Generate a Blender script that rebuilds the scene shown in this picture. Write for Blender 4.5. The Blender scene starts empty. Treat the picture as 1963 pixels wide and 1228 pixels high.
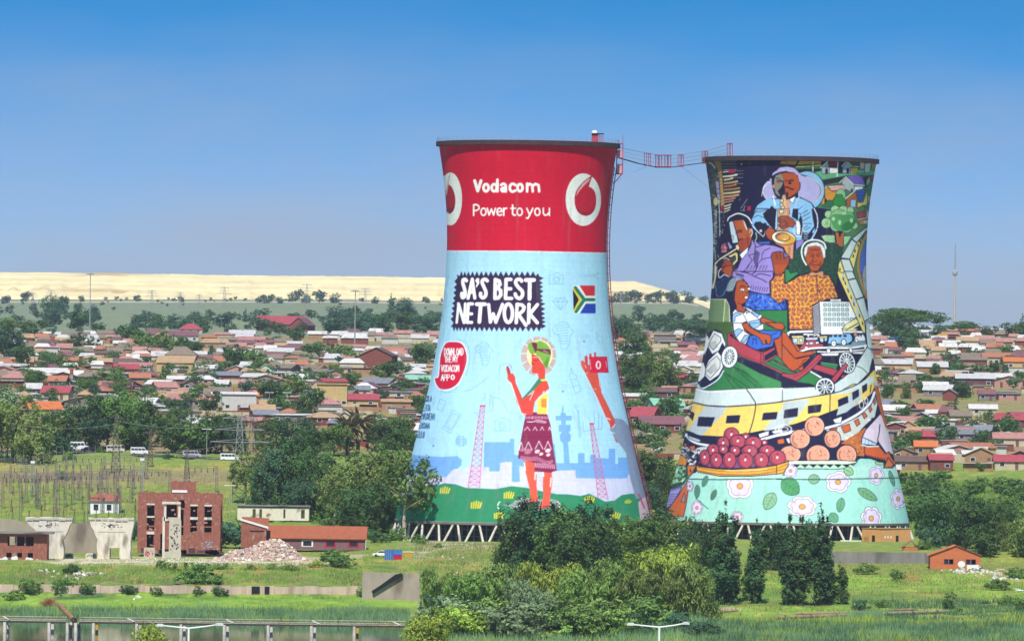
import bpy, math, random
import numpy as np
from mathutils import Vector, Matrix
random.seed(11); np.random.seed(11)
SC = bpy.context.scene; COL = SC.collection
R = math.radians

# ---------------------------------------------------------------- camera (long lens, level, slightly rolled)
F = 15300.0; CX, CY = 981.5, 720.0; ROLL = R(0.75); SR, CR = math.sin(ROLL), math.cos(ROLL)
cam = bpy.data.cameras.new('camera'); cam.sensor_width = 36; cam.lens = F / 1963 * 36
cam.shift_y = (CY - 614) / 1963
cam.clip_start = 1; cam.clip_end = 90000
camo = bpy.data.objects.new('camera', cam); COL.objects.link(camo); SC.camera = camo
camo.rotation_euler = (Matrix.Rotation(R(90), 4, 'X') @ Matrix.Rotation(ROLL, 4, 'Z')).to_euler()

# ---------------------------------------------------------------- daylight
SUN_EL, SUN_AZ = 55, 187          # azimuth clockwise from +Y (view direction): behind the camera, to the left
sd = Vector((math.sin(R(SUN_AZ)) * math.cos(R(SUN_EL)), math.cos(R(SUN_AZ)) * math.cos(R(SUN_EL)), math.sin(R(SUN_EL))))
sun = bpy.data.lights.new('sun', 'SUN'); sun.energy = 5.0; sun.angle = R(.5); sun.color = (1, .95, .87)
suno = bpy.data.objects.new('sun', sun); COL.objects.link(suno); suno.rotation_euler = sd.to_track_quat('Z', 'Y').to_euler()
W = bpy.data.worlds.new('World'); SC.world = W; W.use_nodes = True
nt = W.node_tree; bg = nt.nodes['Background']
sky = nt.nodes.new('ShaderNodeTexSky'); sky.sky_type = 'NISHITA'; sky.sun_disc = False
sky.sun_elevation = R(SUN_EL); sky.sun_rotation = R(SUN_AZ); sky.altitude = 1600; sky.air_density = 1.0; sky.dust_density = .6; sky.ozone_density = 3.0
tc = nt.nodes.new('ShaderNodeTexCoord'); mp = nt.nodes.new('ShaderNodeMapping'); mp.vector_type = 'POINT'
mp.inputs['Location'].default_value = (0, 0, .03); mp.inputs['Scale'].default_value = (1, 1, 9)     # clear deep blue reaches low over the hills
nm = nt.nodes.new('ShaderNodeVectorMath'); nm.operation = 'NORMALIZE'
hs = nt.nodes.new('ShaderNodeHueSaturation'); hs.inputs['Saturation'].default_value = 1.38; hs.inputs['Value'].default_value = 1.2; hs.inputs['Hue'].default_value = .49
nt.links.new(tc.outputs['Generated'], mp.inputs['Vector']); nt.links.new(mp.outputs['Vector'], nm.inputs[0]); nt.links.new(nm.outputs['Vector'], sky.inputs['Vector'])
nt.links.new(sky.outputs['Color'], hs.inputs['Color']); sx = nt.nodes.new('ShaderNodeSeparateXYZ'); nt.links.new(tc.outputs['Generated'], sx.inputs[0])
# a dusty grey-lavender storm bank low over the horizon, thinning upwards, broken by soft cloud
cm = nt.nodes.new('ShaderNodeMapping'); cm.inputs['Scale'].default_value = (16, 16, 70); cn = nt.nodes.new('ShaderNodeTexNoise'); cn.inputs['Scale'].default_value = 1.0; cn.inputs['Detail'].default_value = 5; cn.inputs['Roughness'].default_value = .55
nt.links.new(tc.outputs['Generated'], cm.inputs['Vector']); nt.links.new(cm.outputs['Vector'], cn.inputs['Vector'])
ce = nt.nodes.new('ShaderNodeMath'); ce.operation = 'MULTIPLY_ADD'; ce.inputs[1].default_value = .034; nt.links.new(cn.outputs['Fac'], ce.inputs[0]); nt.links.new(sx.outputs['Z'], ce.inputs[2])
hr_ = nt.nodes.new('ShaderNodeMapRange'); hr_.interpolation_type = 'SMOOTHSTEP'; hr_.inputs['From Min'].default_value = .020; hr_.inputs['From Max'].default_value = .068; hr_.inputs['To Min'].default_value = .86; hr_.inputs['To Max'].default_value = 0; nt.links.new(ce.outputs[0], hr_.inputs['Value'])
hm = nt.nodes.new('ShaderNodeMixRGB'); hm.inputs['Color2'].default_value = (2.65, 2.8, 3.25, 1); nt.links.new(hr_.outputs['Result'], hm.inputs['Fac']); nt.links.new(hs.outputs['Color'], hm.inputs['Color1'])
nt.links.new(hm.outputs['Color'], bg.inputs['Color']); bg.inputs['Strength'].default_value = .15
vs = SC.view_settings; vs.view_transform = 'Standard'; vs.look = 'None'; vs.exposure = 0.2; vs.gamma = 1.0; vs.use_curve_mapping = False
SC.cycles.use_denoising = True
SC.cycles.max_bounces = 5; SC.cycles.diffuse_bounces = 2; SC.cycles.glossy_bounces = 2; SC.cycles.transmission_bounces = 3; SC.cycles.volume_bounces = 0; SC.cycles.transparent_max_bounces = 6
SC.cycles.caustics_reflective = False; SC.cycles.caustics_refractive = False

# ---------------------------------------------------------------- helpers
def hexc(h): return np.array([int(h[i:i + 2], 16) / 255 for i in (0, 2, 4)], np.float32)
def s2l(c): c = np.asarray(c, float); return np.where(c <= .04045, c / 12.92, ((c + .055) / 1.055) ** 2.4)
def lin(h, k=.85): return tuple(np.clip(s2l(hexc(h)) * k, 0, .9))
def pt(x, y, D):
    """the point D metres out that the picture shows at column x, row y (of the 1963 x 1228 photograph)"""
    dx, dy = x - CX, y - CY
    return Vector(((dx * CR + dy * SR) * D / F, D, -(dy * CR - dx * SR) * D / F))
def app(p):
    xu, yu = p[0] / p[1] * F, -p[2] / p[1] * F
    return CX + xu * CR - yu * SR, CY + yu * CR + xu * SR
TAB = [  # distance; picture row of the ground on the left, in the middle, on the right
 (300, 1560, 1560, 1560), (700, 1470, 1470, 1470), (1000, 1420, 1420, 1420), (1400, 1300, 1290, 1290), (1480, 1262, 1230, 1228), (1600, 1193, 1186, 1190), (1640, 1166, 1172, 1172),
 (1680, 1143, 1150, 1152), (1684, 1122, 1146, 1149), (1740, 1081, 1100, 1124), (1800, 1074, 1072, 1096), (1840, 1069, 1060, 1077), (1846, 1067, 1058, 1058), (1900, 1053, 1045, 1047),
 (1960, 1034, 1038, 1040), (2050, 1000, 1030, 1037), (2120, 953, 1008, 1027), (2220, 888, 935, 975), (2300, 858, 885, 922), (2370, 833, 850, 890), (2500, 796, 815, 838), (2680, 758, 775, 785), (2830, 733, 746, 751),
 (3000, 714, 722, 714), (3350, 684, 690, 668), (3850, 652, 655, 642), (4500, 630, 630, 634), (5300, 614, 612, 645), (6400, 600, 600, 652), (7500, 586, 588, 656), (8500, 576, 578, 660), (9100, 570, 575, 662), (12000, 690, 690, 668), (40000, 710, 710, 705)]
TD = np.array([t[0] for t in TAB], float); TL, TM, TR_ = (np.array([t[i] for t in TAB], float) for i in (1, 2, 3))
def ground_row(u, D):
    a, b, c = np.interp(D, TD, TL), np.interp(D, TD, TM), np.interp(D, TD, TR_)
    f = lambda t: t * t * (3 - 2 * t)
    w1 = f(np.clip((u - 640) / 150, 0, 1)); w2 = f(np.clip((u - 1300) / 220, 0, 1))
    return (a + (b - a) * w1) * (1 - w2) + c * w2
def gz(X, Y):
    u = X / Y * F + CX
    return (-(ground_row(u, Y) - CY) + np.clip(u - CX, -1150, 1150) * SR) * Y / F
def G(x, D):
    """ground point in picture column x at distance D"""
    y = float(ground_row(x, D)); X = ((x - CX) + (y - CY) * SR) * D / F
    return Vector((X, D, float(gz(X, D))))
_DS = np.concatenate([np.arange(1450, 2600, 1.0), np.arange(2600, 9100, 4.0)])
def D_at(x, y, dmin=1450):
    """distance at which the ground shows at column x, row y"""
    r = ground_row(x, _DS); k = np.where((r <= y) & (_DS >= dmin))[0]
    return float(_DS[k[0]]) if len(k) else 9000.0
def tag(o, label=None, cat=None, group=None, kind=None):
    for k, v in (('label', label), ('category', cat), ('group', group), ('kind', kind)):
        if v: o[k] = v
    return o
def empty(name, loc, rz=0):
    o = bpy.data.objects.new(name, None); COL.objects.link(o); o.location = loc; o.rotation_euler = (0, 0, rz); o.empty_display_size = .5
    return o
class MB:
    def __init__(s): s.v, s.f, s.m = [], [], []
    def add(s, vs, fs, m=0):
        n = len(s.v); s.v += [tuple(v) for v in vs]; s.f += [[n + i for i in f] for f in fs]; s.m += [m] * len(fs)
    def box(s, c, d, m=0, rz=0, M=None):
        x, y, z = d[0] / 2, d[1] / 2, d[2] / 2; ca, sa = math.cos(rz), math.sin(rz)
        vs = [Vector((a * x, b * y, e * z)) for e in (-1, 1) for a, b in ((-1, -1), (1, -1), (1, 1), (-1, 1))]
        vs = [(M @ v if M else Vector((v.x * ca - v.y * sa, v.x * sa + v.y * ca, v.z))) + Vector(c) for v in vs]
        s.add(vs, [[3, 2, 1, 0], [4, 5, 6, 7], [0, 1, 5, 4], [1, 2, 6, 5], [2, 3, 7, 6], [3, 0, 4, 7]], m)
    def tube(s, a, b, r, r2=None, n=6, m=0):
        a, b = Vector(a), Vector(b); r2 = r if r2 is None else r2; d = (b - a)
        if d.length < 1e-6: return
        q = d.to_track_quat('Z', 'Y'); vs = []
        for p, rr in ((a, r), (b, r2)): vs += [p + q @ Vector((rr * math.cos(6.2832 * i / n), rr * math.sin(6.2832 * i / n), 0)) for i in range(n)]
        s.add(vs, [[i, (i + 1) % n, n + (i + 1) % n, n + i] for i in range(n)] + [list(range(n))[::-1], list(range(n, 2 * n))], m)
    def poly(s, pts, m=0): s.add(pts, [list(range(len(pts)))], m)
    def extrude(s, pts, d, m=0):
        """closed outline pts swept by vector d"""
        n = len(pts); pts = [Vector(p) for p in pts]; d = Vector(d)
        s.add(pts + [p + d for p in pts], [list(range(n))[::-1], list(range(n, 2 * n))] + [[i, (i + 1) % n, n + (i + 1) % n, n + i] for i in range(n)], m)
    def lathe(s, prof, n=24, m=0, c=(0, 0, 0), caps=True):
        k = len(prof); vs = [(c[0] + r * math.cos(6.2832 * i / n), c[1] + r * math.sin(6.2832 * i / n), c[2] + z) for r, z in prof for i in range(n)]
        fs = [[j * n + i, j * n + (i + 1) % n, (j + 1) * n + (i + 1) % n, (j + 1) * n + i] for j in range(k - 1) for i in range(n)]
        if caps: fs += [list(range(n))[::-1], list(range((k - 1) * n, k * n))]
        s.add(vs, fs, m)
    def wall(s, w, h, t, holes=(), m=0, x0=0, y0=0, z0=0, rz=0):
        """upright slab w x h, thickness t behind its face, with openings (x1, z1, x2, z2) cut right through"""
        xs = sorted({0, w, *[q for o in holes for q in (o[0], o[2])]}); zs = sorted({0, h, *[q for o in holes for q in (o[1], o[3])]})
        ca, sa = math.cos(rz), math.sin(rz)
        P = lambda x, y, z: (x0 + x * ca - y * sa, y0 + x * sa + y * ca, z0 + z)
        full = lambda i, j: 0 <= i < len(xs) - 1 and 0 <= j < len(zs) - 1 and not any(o[0] <= (xs[i] + xs[i + 1]) / 2 <= o[2] and o[1] <= (zs[j] + zs[j + 1]) / 2 <= o[3] for o in holes)
        for i in range(len(xs) - 1):
            for j in range(len(zs) - 1):
                if not full(i, j): continue
                a, b, c, d = xs[i], xs[i + 1], zs[j], zs[j + 1]
                s.add([P(a, 0, c), P(b, 0, c), P(b, 0, d), P(a, 0, d)], [[0, 1, 2, 3]], m); s.add([P(a, t, c), P(b, t, c), P(b, t, d), P(a, t, d)], [[3, 2, 1, 0]], m)
                if not full(i - 1, j): s.add([P(a, 0, c), P(a, t, c), P(a, t, d), P(a, 0, d)], [[3, 2, 1, 0]], m)
                if not full(i + 1, j): s.add([P(b, 0, c), P(b, t, c), P(b, t, d), P(b, 0, d)], [[0, 1, 2, 3]], m)
                if not full(i, j - 1): s.add([P(a, 0, c), P(b, 0, c), P(b, t, c), P(a, t, c)], [[3, 2, 1, 0]], m)
                if not full(i, j + 1): s.add([P(a, 0, d), P(b, 0, d), P(b, t, d), P(a, t, d)], [[0, 1, 2, 3]], m)
    def build(s, name, mats, parent=None, smooth=False, loc=None):
        me = bpy.data.meshes.new(name); me.from_pydata(s.v, [], s.f)
        for m in (mats if isinstance(mats, (list, tuple)) else [mats]): me.materials.append(m)
        if any(s.m): me.polygons.foreach_set('material_index', s.m)
        if smooth: me.polygons.foreach_set('use_smooth', [True] * len(me.polygons))
        me.update(); o = bpy.data.objects.new(name, me); COL.objects.link(o)
        if parent: o.parent = parent
        if loc is not None: o.location = loc
        return o
def mesh_np(name, V, Q, mats, col=None, k=4):
    """mesh from numpy vertices and k-sided faces"""
    V = np.asarray(V, np.float32); Q = np.asarray(Q, np.int32)
    me = bpy.data.meshes.new(name); me.vertices.add(len(V)); me.vertices.foreach_set('co', V.ravel())
    me.loops.add(Q.size); me.loops.foreach_set('vertex_index', Q.ravel()); me.polygons.add(len(Q)); me.polygons.foreach_set('loop_start', np.arange(len(Q), dtype=np.int32) * k)
    me.update(calc_edges=True)
    if col is not None:
        at = me.color_attributes.new('paint', 'FLOAT_COLOR', 'POINT'); c = np.ones((len(V), 4), np.float32); c[:, :3] = col; at.data.foreach_set('color', c.ravel())
    for m in mats: me.materials.append(m)
    return me
def copy_tree(o, parent=None):
    c = o.copy(); COL.objects.link(c)
    if parent: c.parent = parent
    for ch in list(o.children): copy_tree(ch, c)
    return c

# ---------------------------------------------------------------- materials
def mat(name, c, rough=.85, var=.18, scale=.6, c2=None, var2=0, bump=0, metal=0, stretch=(1, 1, 1), wave=None, spec=.25):
    m = bpy.data.materials.new(name); m.use_nodes = True; n = m.node_tree; b = n.nodes['Principled BSDF']
    b.inputs['Roughness'].default_value = rough; b.inputs['Metallic'].default_value = metal; b.inputs['Specular IOR Level'].default_value = spec
    t = n.nodes.new('ShaderNodeTexCoord'); mp = n.nodes.new('ShaderNodeMapping'); mp.inputs['Scale'].default_value = stretch; n.links.new(t.outputs['Object'], mp.inputs['Vector'])
    no = n.nodes.new('ShaderNodeTexNoise'); no.inputs['Scale'].default_value = scale; no.inputs['Detail'].default_value = 6; no.inputs['Roughness'].default_value = .65
    n.links.new(mp.outputs['Vector'], no.inputs['Vector'])
    rp = n.nodes.new('ShaderNodeValToRGB'); rp.color_ramp.elements[0].position = .3; rp.color_ramp.elements[1].position = .7
    c = np.array(c); rp.color_ramp.elements[0].color = (*np.clip(c * (1 - var), 0, 1), 1); rp.color_ramp.elements[1].color = (*np.clip(c * (1 + var), 0, 1), 1)
    n.links.new(no.outputs['Fac'], rp.inputs['Fac']); out = rp.outputs['Color']
    if c2 is not None:
        n2 = n.nodes.new('ShaderNodeTexNoise'); n2.inputs['Scale'].default_value = scale * .35; n2.inputs['Detail'].default_value = 8; n.links.new(mp.outputs['Vector'], n2.inputs['Vector'])
        r2 = n.nodes.new('ShaderNodeValToRGB'); r2.color_ramp.elements[0].position = .62 - var2; r2.color_ramp.elements[1].position = .72 - var2 * .6
        mx = n.nodes.new('ShaderNodeMixRGB'); mx.inputs['Color2'].default_value = (*c2, 1); n.links.new(n2.outputs['Fac'], r2.inputs['Fac']); n.links.new(r2.outputs['Color'], mx.inputs['Fac']); n.links.new(out, mx.inputs['Color1']); out = mx.outputs['Color']
    if wave:
        wv = n.nodes.new('ShaderNodeTexWave'); wv.wave_type = 'BANDS'; wv.bands_direction = wave[0]; wv.inputs['Scale'].default_value = wave[1]; n.links.new(t.outputs['Object'], wv.inputs['Vector'])
        mx = n.nodes.new('ShaderNodeMixRGB'); mx.blend_type = 'MULTIPLY'; mx.inputs['Fac'].default_value = wave[2]; n.links.new(out, mx.inputs['Color1']); n.links.new(wv.outputs['Color'], mx.inputs['Color2']); out = mx.outputs['Color']
    n.links.new(out, b.inputs['Base Color'])
    if bump:
        bp = n.nodes.new('ShaderNodeBump'); bp.inputs['Strength'].default_value = bump; bp.inputs['Distance'].default_value = .2; n.links.new(no.outputs['Fac'], bp.inputs['Height']); n.links.new(bp.outputs['Normal'], b.inputs['Normal'])
    return m
def leaf_mat(name, c, var=.35, tr=.25):
    m = bpy.data.materials.new(name); m.use_nodes = True; n = m.node_tree; b = n.nodes['Principled BSDF']; out = n.nodes['Material Output']
    g = n.nodes.new('ShaderNodeNewGeometry'); oi = n.nodes.new('ShaderNodeObjectInfo')
    h = n.nodes.new('ShaderNodeHueSaturation'); h.inputs['Color'].default_value = (*c, 1)
    def rng(sock, a, bb):
        q = n.nodes.new('ShaderNodeMapRange'); q.inputs['To Min'].default_value = a; q.inputs['To Max'].default_value = bb; n.links.new(sock, q.inputs['Value']); return q.outputs['Result']
    a = rng(g.outputs['Random Per Island'], 1 - var, 1 + var); bq = rng(oi.outputs['Random'], .82, 1.18)
    mu = n.nodes.new('ShaderNodeMath'); mu.operation = 'MULTIPLY'; n.links.new(a, mu.inputs[0]); n.links.new(bq, mu.inputs[1]); n.links.new(mu.outputs[0], h.inputs['Value'])
    n.links.new(rng(oi.outputs['Random'], .485, .512), h.inputs['Hue'])
    b.inputs['Roughness'].default_value = .7; b.inputs['Specular IOR Level'].default_value = .2; n.links.new(h.outputs['Color'], b.inputs['Base Color'])
    t = n.nodes.new('ShaderNodeBsdfTranslucent'); n.links.new(h.outputs['Color'], t.inputs['Color']); mx = n.nodes.new('ShaderNodeMixShader'); mx.inputs['Fac'].default_value = tr
    n.links.new(b.outputs[0], mx.inputs[1]); n.links.new(t.outputs[0], mx.inputs[2]); n.links.new(mx.outputs[0], out.inputs['Surface'])
    return m
def paint_mat(name, rough=.8, grain=.08, gscale=1.2, stain=.12, rings=0):
    m = bpy.data.materials.new(name); m.use_nodes = True; n = m.node_tree; b = n.nodes['Principled BSDF']; b.inputs['Roughness'].default_value = rough; b.inputs['Specular IOR Level'].default_value = .2
    a = n.nodes.new('ShaderNodeAttribute'); a.attribute_name = 'paint'; t = n.nodes.new('ShaderNodeTexCoord')
    out = a.outputs['Color']
    for sc, st, k in ((gscale, (1, 1, 1), grain), (gscale * .25, (1, 1, .12), stain)):
        mp = n.nodes.new('ShaderNodeMapping'); mp.inputs['Scale'].default_value = st; n.links.new(t.outputs['Object'], mp.inputs['Vector'])
        no = n.nodes.new('ShaderNodeTexNoise'); no.inputs['Scale'].default_value = sc; no.inputs['Detail'].default_value = 8; no.inputs['Roughness'].default_value = .7; n.links.new(mp.outputs['Vector'], no.inputs['Vector'])
        r = n.nodes.new('ShaderNodeMapRange'); r.inputs['From Min'].default_value = .3; r.inputs['From Max'].default_value = .7; r.inputs['To Min'].default_value = 1 - k; r.inputs['To Max'].default_value = 1 + k; n.links.new(no.outputs['Fac'], r.inputs['Value'])
        mx = n.nodes.new('ShaderNodeVectorMath'); mx.operation = 'SCALE'; n.links.new(out, mx.inputs[0]); n.links.new(r.outputs['Result'], mx.inputs['Scale']); out = mx.outputs['Vector']
    if rings:                      # casting joints of the concrete lifts, and dust and rust washed down from them
        wv = n.nodes.new('ShaderNodeTexWave'); wv.wave_type = 'BANDS'; wv.bands_direction = 'Z'; wv.inputs['Scale'].default_value = .22; wv.inputs['Distortion'].default_value = .0; n.links.new(t.outputs['Object'], wv.inputs['Vector'])
        r = n.nodes.new('ShaderNodeMapRange'); r.inputs['From Min'].default_value = .965; r.inputs['From Max'].default_value = 1; r.inputs['To Min'].default_value = 1; r.inputs['To Max'].default_value = .92; n.links.new(wv.outputs['Fac'], r.inputs['Value'])
        mx = n.nodes.new('ShaderNodeVectorMath'); mx.operation = 'SCALE'; n.links.new(out, mx.inputs[0]); n.links.new(r.outputs['Result'], mx.inputs['Scale']); out = mx.outputs['Vector']
        mp = n.nodes.new('ShaderNodeMapping'); mp.inputs['Scale'].default_value = (.55, .55, .03); n.links.new(t.outputs['Object'], mp.inputs['Vector'])
        no = n.nodes.new('ShaderNodeTexNoise'); no.inputs['Scale'].default_value = 1.0; no.inputs['Detail'].default_value = 6; n.links.new(mp.outputs['Vector'], no.inputs['Vector'])
        r = n.nodes.new('ShaderNodeMapRange'); r.inputs['From Min'].default_value = .58; r.inputs['From Max'].default_value = .8; r.inputs['To Max'].default_value = .34; n.links.new(no.outputs['Fac'], r.inputs['Value'])
        mx = n.nodes.new('ShaderNodeMixRGB'); mx.inputs['Color2'].default_value = (.22, .2, .18, 1); n.links.new(r.outputs['Result'], mx.inputs['Fac']); n.links.new(out, mx.inputs['Color1']); out = mx.outputs['Color']
    n.links.new(out, b.inputs['Base Color'])
    return m
M_ = dict(
 concrete=mat('concrete', lin('c9c1ae', .8), var=.15, scale=.5, c2=lin('8d8577'), var2=.02, bump=.3), pale=mat('pale_concrete', lin('ddd5c3', .85), var=.2, scale=1.1, c2=lin('9c9080', .8), var2=.05, bump=.5, stretch=(1, 1, .35)),
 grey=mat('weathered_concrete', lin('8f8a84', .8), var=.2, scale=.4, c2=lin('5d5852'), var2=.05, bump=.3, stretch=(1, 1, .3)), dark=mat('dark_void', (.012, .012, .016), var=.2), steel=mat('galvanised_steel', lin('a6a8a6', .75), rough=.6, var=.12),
 rust=mat('rusty_steel', lin('6e5f58', .7), var=.3, scale=1.5), brick=mat('red_brick', lin('985e4e', .9), var=.34, scale=1.6, c2=lin('b59488', .8), var2=.0, bump=.3, stretch=(1, 1, .5)), brick2=mat('orange_brick', lin('cc7448', .85), var=.14, scale=1.0, bump=.2),
 orange=mat('orange_roof_tiles', lin('b06444', .82), var=.14, scale=.8, wave=('X', 1.4, .25)), plum=mat('plum_brick', lin('8d6468', .8), var=.15, scale=1.0), white=mat('white_paint', lin('efefec', .88), var=.05, scale=.8), tan=mat('tan_plaster', lin('d9a063', .85), var=.1), tan2=mat('tan_plaster_side', lin('b08a60', .85), var=.1),
 redp=mat('red_paint', lin('c8203a', .85), var=.1), redm=mat('red_steel', lin('c0485a', .85), var=.15, rough=.5), ladderm=mat('maroon_steel', lin('843444', .8), var=.2), glass=mat('window_glass', (.02, .025, .035), rough=.15, var=.1, spec=.5), tyre=mat('tyre_rubber', (.015, .015, .015)), bluep=mat('blue_paint', lin('3f6fb4', .85), var=.12), yellow=mat('yellow_paint', lin('d8a63a', .85), var=.12),
 bark=mat('bark', lin('6b5a48', .6), var=.25, scale=3), palebark=mat('pale_bark', lin('c9b79a', .8), var=.25, scale=3), purplebrown=mat('purple_brown_wall', lin('7c5a5c', .8), var=.15), soil=mat('bare_soil', lin('b07a58', .8), var=.2), drab=mat('drab_steel', lin('8a8078', .75), var=.2), slab=mat('slab_concrete', lin('a89a88', .85), var=.18, scale=.4, c2=lin('7d7064'), var2=.03, stretch=(1, 1, .4), bump=.3))
# ---------------------------------------------------------------- painting kit for the murals on the towers
class Paint:
    """A sheet of wall paint: filled outlines and brush strokes laid over each other, later carried onto the tower shell."""
    S = 3; OW = 1.0
    def __init__(s, x0, y0, x1, y1, bg):
        s.x0, s.y0 = x0, y0
        s.w, s.h = int((x1 - x0) * s.S), int((y1 - y0) * s.S)
        s.a = np.empty((s.h, s.w, 3), np.float32); s.a[:] = hexc(bg)
        s.frame(x0, y0, 1)
    def frame(s, fx, fy, k):
        s.fx, s.fy, s.k = fx, fy, k
    def pts(s, t):
        if isinstance(t, str):
            t = [tuple(map(float, q.split(','))) for q in t.split()]
        t = np.asarray(t, float)
        return np.stack([(s.fx + t[:, 0] / s.k - s.x0) * s.S, (s.fy + t[:, 1] / s.k - s.y0) * s.S], 1)
    @staticmethod
    def smooth(p, closed=True, n=6):
        out = []; m = len(p)
        rng = range(m) if closed else range(m - 1)
        for i in rng:
            if closed: a, b, c, d = p[i - 1], p[i], p[(i + 1) % m], p[(i + 2) % m]
            else: a, b, c, d = p[max(i - 1, 0)], p[i], p[i + 1], p[min(i + 2, m - 1)]
            for j in range(n):
                t = j / n
                out.append(.5 * (2 * b + (c - a) * t + (2 * a - 5 * b + 4 * c - d) * t * t + (3 * b - a - 3 * c + d) * t ** 3))
        if not closed: out.append(p[-1])
        return np.array(out)
    def mask(s, q):
        xa, ya = np.floor(q.min(0)).astype(int) - 1; xb, yb = np.ceil(q.max(0)).astype(int) + 2
        xa, ya, xb, yb = max(xa, 0), max(ya, 0), min(xb, s.w), min(yb, s.h)
        if xa >= xb or ya >= yb: return None
        Y = (np.arange(ya, yb) + .5)[:, None]; X = (np.arange(xa, xb) + .5)[None, :]
        m = np.zeros((yb - ya, xb - xa), bool)
        for (x1, y1), (x2, y2) in zip(q, np.roll(q, -1, 0)):
            if y1 == y2: continue
            c = (Y >= y1) != (Y >= y2)
            if c.any():
                m ^= c & (X < x1 + (Y - y1) * (x2 - x1) / (y2 - y1))
        return ya, yb, xa, xb, m
    def put(s, M, col):
        if M is None: return
        ya, yb, xa, xb, m = M
        s.a[ya:yb, xa:xb][m] = hexc(col)
    def p(s, col, t, o=0, oc='1b1430', sm=0):
        q = s.pts(t)
        if sm: q = s.smooth(q)
        s.put(s.mask(q), col)
        if o: s._stroke(oc, np.vstack([q, q[:1]]), o * s.OW)
    def _stroke(s, col, q, w):
        r = w / s.k * s.S / 2
        for (x1, y1), (x2, y2) in zip(q[:-1], q[1:]):
            xa, xb = int(max(min(x1, x2) - r - 1, 0)), int(min(max(x1, x2) + r + 2, s.w))
            ya, yb = int(max(min(y1, y2) - r - 1, 0)), int(min(max(y1, y2) + r + 2, s.h))
            if xa >= xb or ya >= yb: continue
            X = (np.arange(xa, xb) + .5)[None, :]; Y = (np.arange(ya, yb) + .5)[:, None]
            dx, dy = x2 - x1, y2 - y1; L = dx * dx + dy * dy
            t = np.clip(((X - x1) * dx + (Y - y1) * dy) / L, 0, 1) if L > 0 else 0 * X + 0 * Y
            s.put((ya, yb, xa, xb, (X - x1 - t * dx) ** 2 + (Y - y1 - t * dy) ** 2 <= r * r), col)
    def l(s, col, w, *ts, sm=0):
        for t in ts:
            q = s.pts(t)
            if sm: q = s.smooth(q, False)
            s._stroke(col, q, w)
    @staticmethod
    def ell(cx, cy, rx, ry, rot=0, n=36, a0=0, a1=360):
        A = np.radians(np.linspace(a0, a1, n, endpoint=(a1 - a0) < 360)); r = math.radians(rot)
        x, y = rx * np.cos(A), ry * np.sin(A)
        return np.stack([cx + x * math.cos(r) - y * math.sin(r), cy + x * math.sin(r) + y * math.cos(r)], 1)
    def e(s, col, cx, cy, rx, ry, rot=0, o=0, oc='1b1430'):
        s.p(col, s.ell(cx, cy, rx, ry, rot), o, oc)
    def ring(s, col, w, cx, cy, rx, ry, rot=0, a0=0, a1=360):
        t = s.ell(cx, cy, rx, ry, rot, 36, a0, a1)
        if a1 - a0 >= 360: t = np.vstack([t, t[:1]])
        s.l(col, w, t)
    def text(s, col, w, string, x, y, cw, h, dx=0, dy=0, slant=0):
        """capitals drawn as brush strokes; (x, y) top left, cw letter pitch, h height; dx, dy drift per letter"""
        for i, ch in enumerate(string):
            for st in GLYPH.get(ch, ()):
                q = [(x + i * (cw + dx) + a * cw * .78 - slant * b * h, y + i * dy + b * h) for a, b in st]
                s.l(col, w, q)
    def flower(s, cx, cy, rx, ry, rot=0, n=5, core='f2a93c', cr=.27, ph=0, k=.30):
        for grow, col, ln in ((1.26, 'fbf8fb', '6f5c80'), (1.0, 'e3d3ee', '6f5c80')):
            A = np.linspace(0, 2 * np.pi, 90, endpoint=False)
            R = (1 - k + k * np.abs(np.cos(n * (A + ph) / 2)) ** .55) * grow
            r = math.radians(rot); x, y = rx * R * np.cos(A), ry * R * np.sin(A)
            s.p(col, np.stack([cx + x * math.cos(r) - y * math.sin(r), cy + x * math.sin(r) + y * math.cos(r)], 1), 6, ln)
        s.e(core, cx, cy, rx * cr, ry * cr, rot, 6, '5a4560')
    def leaf(s, col, x1, y1, x2, y2, w, line='2f5548'):
        ax, ay = x2 - x1, y2 - y1; L = math.hypot(ax, ay); nx, ny = -ay * w, ax * w
        f = lambda t, k: (x1 + ax * t + nx * k, y1 + ay * t + ny * k)
        s.p(col, [f(0, 0), f(.2, .8), f(.5, 1), f(.8, .7), f(1, 0), f(.8, -.7), f(.5, -1), f(.2, -.8)], 7, line, 1)
        s.l(line, 5, [f(0, 0), f(1, 0)])
        for t in (.25, .45, .65): s.l(line, 4, [f(t, 0), f(t + .16, .75)], [f(t, 0), f(t + .16, -.75)])
    def sheet(s):
        h, w = s.h // s.S, s.w // s.S
        return s.a[:h * s.S, :w * s.S].reshape(h, s.S, w, s.S, 3).mean((1, 3))

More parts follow.
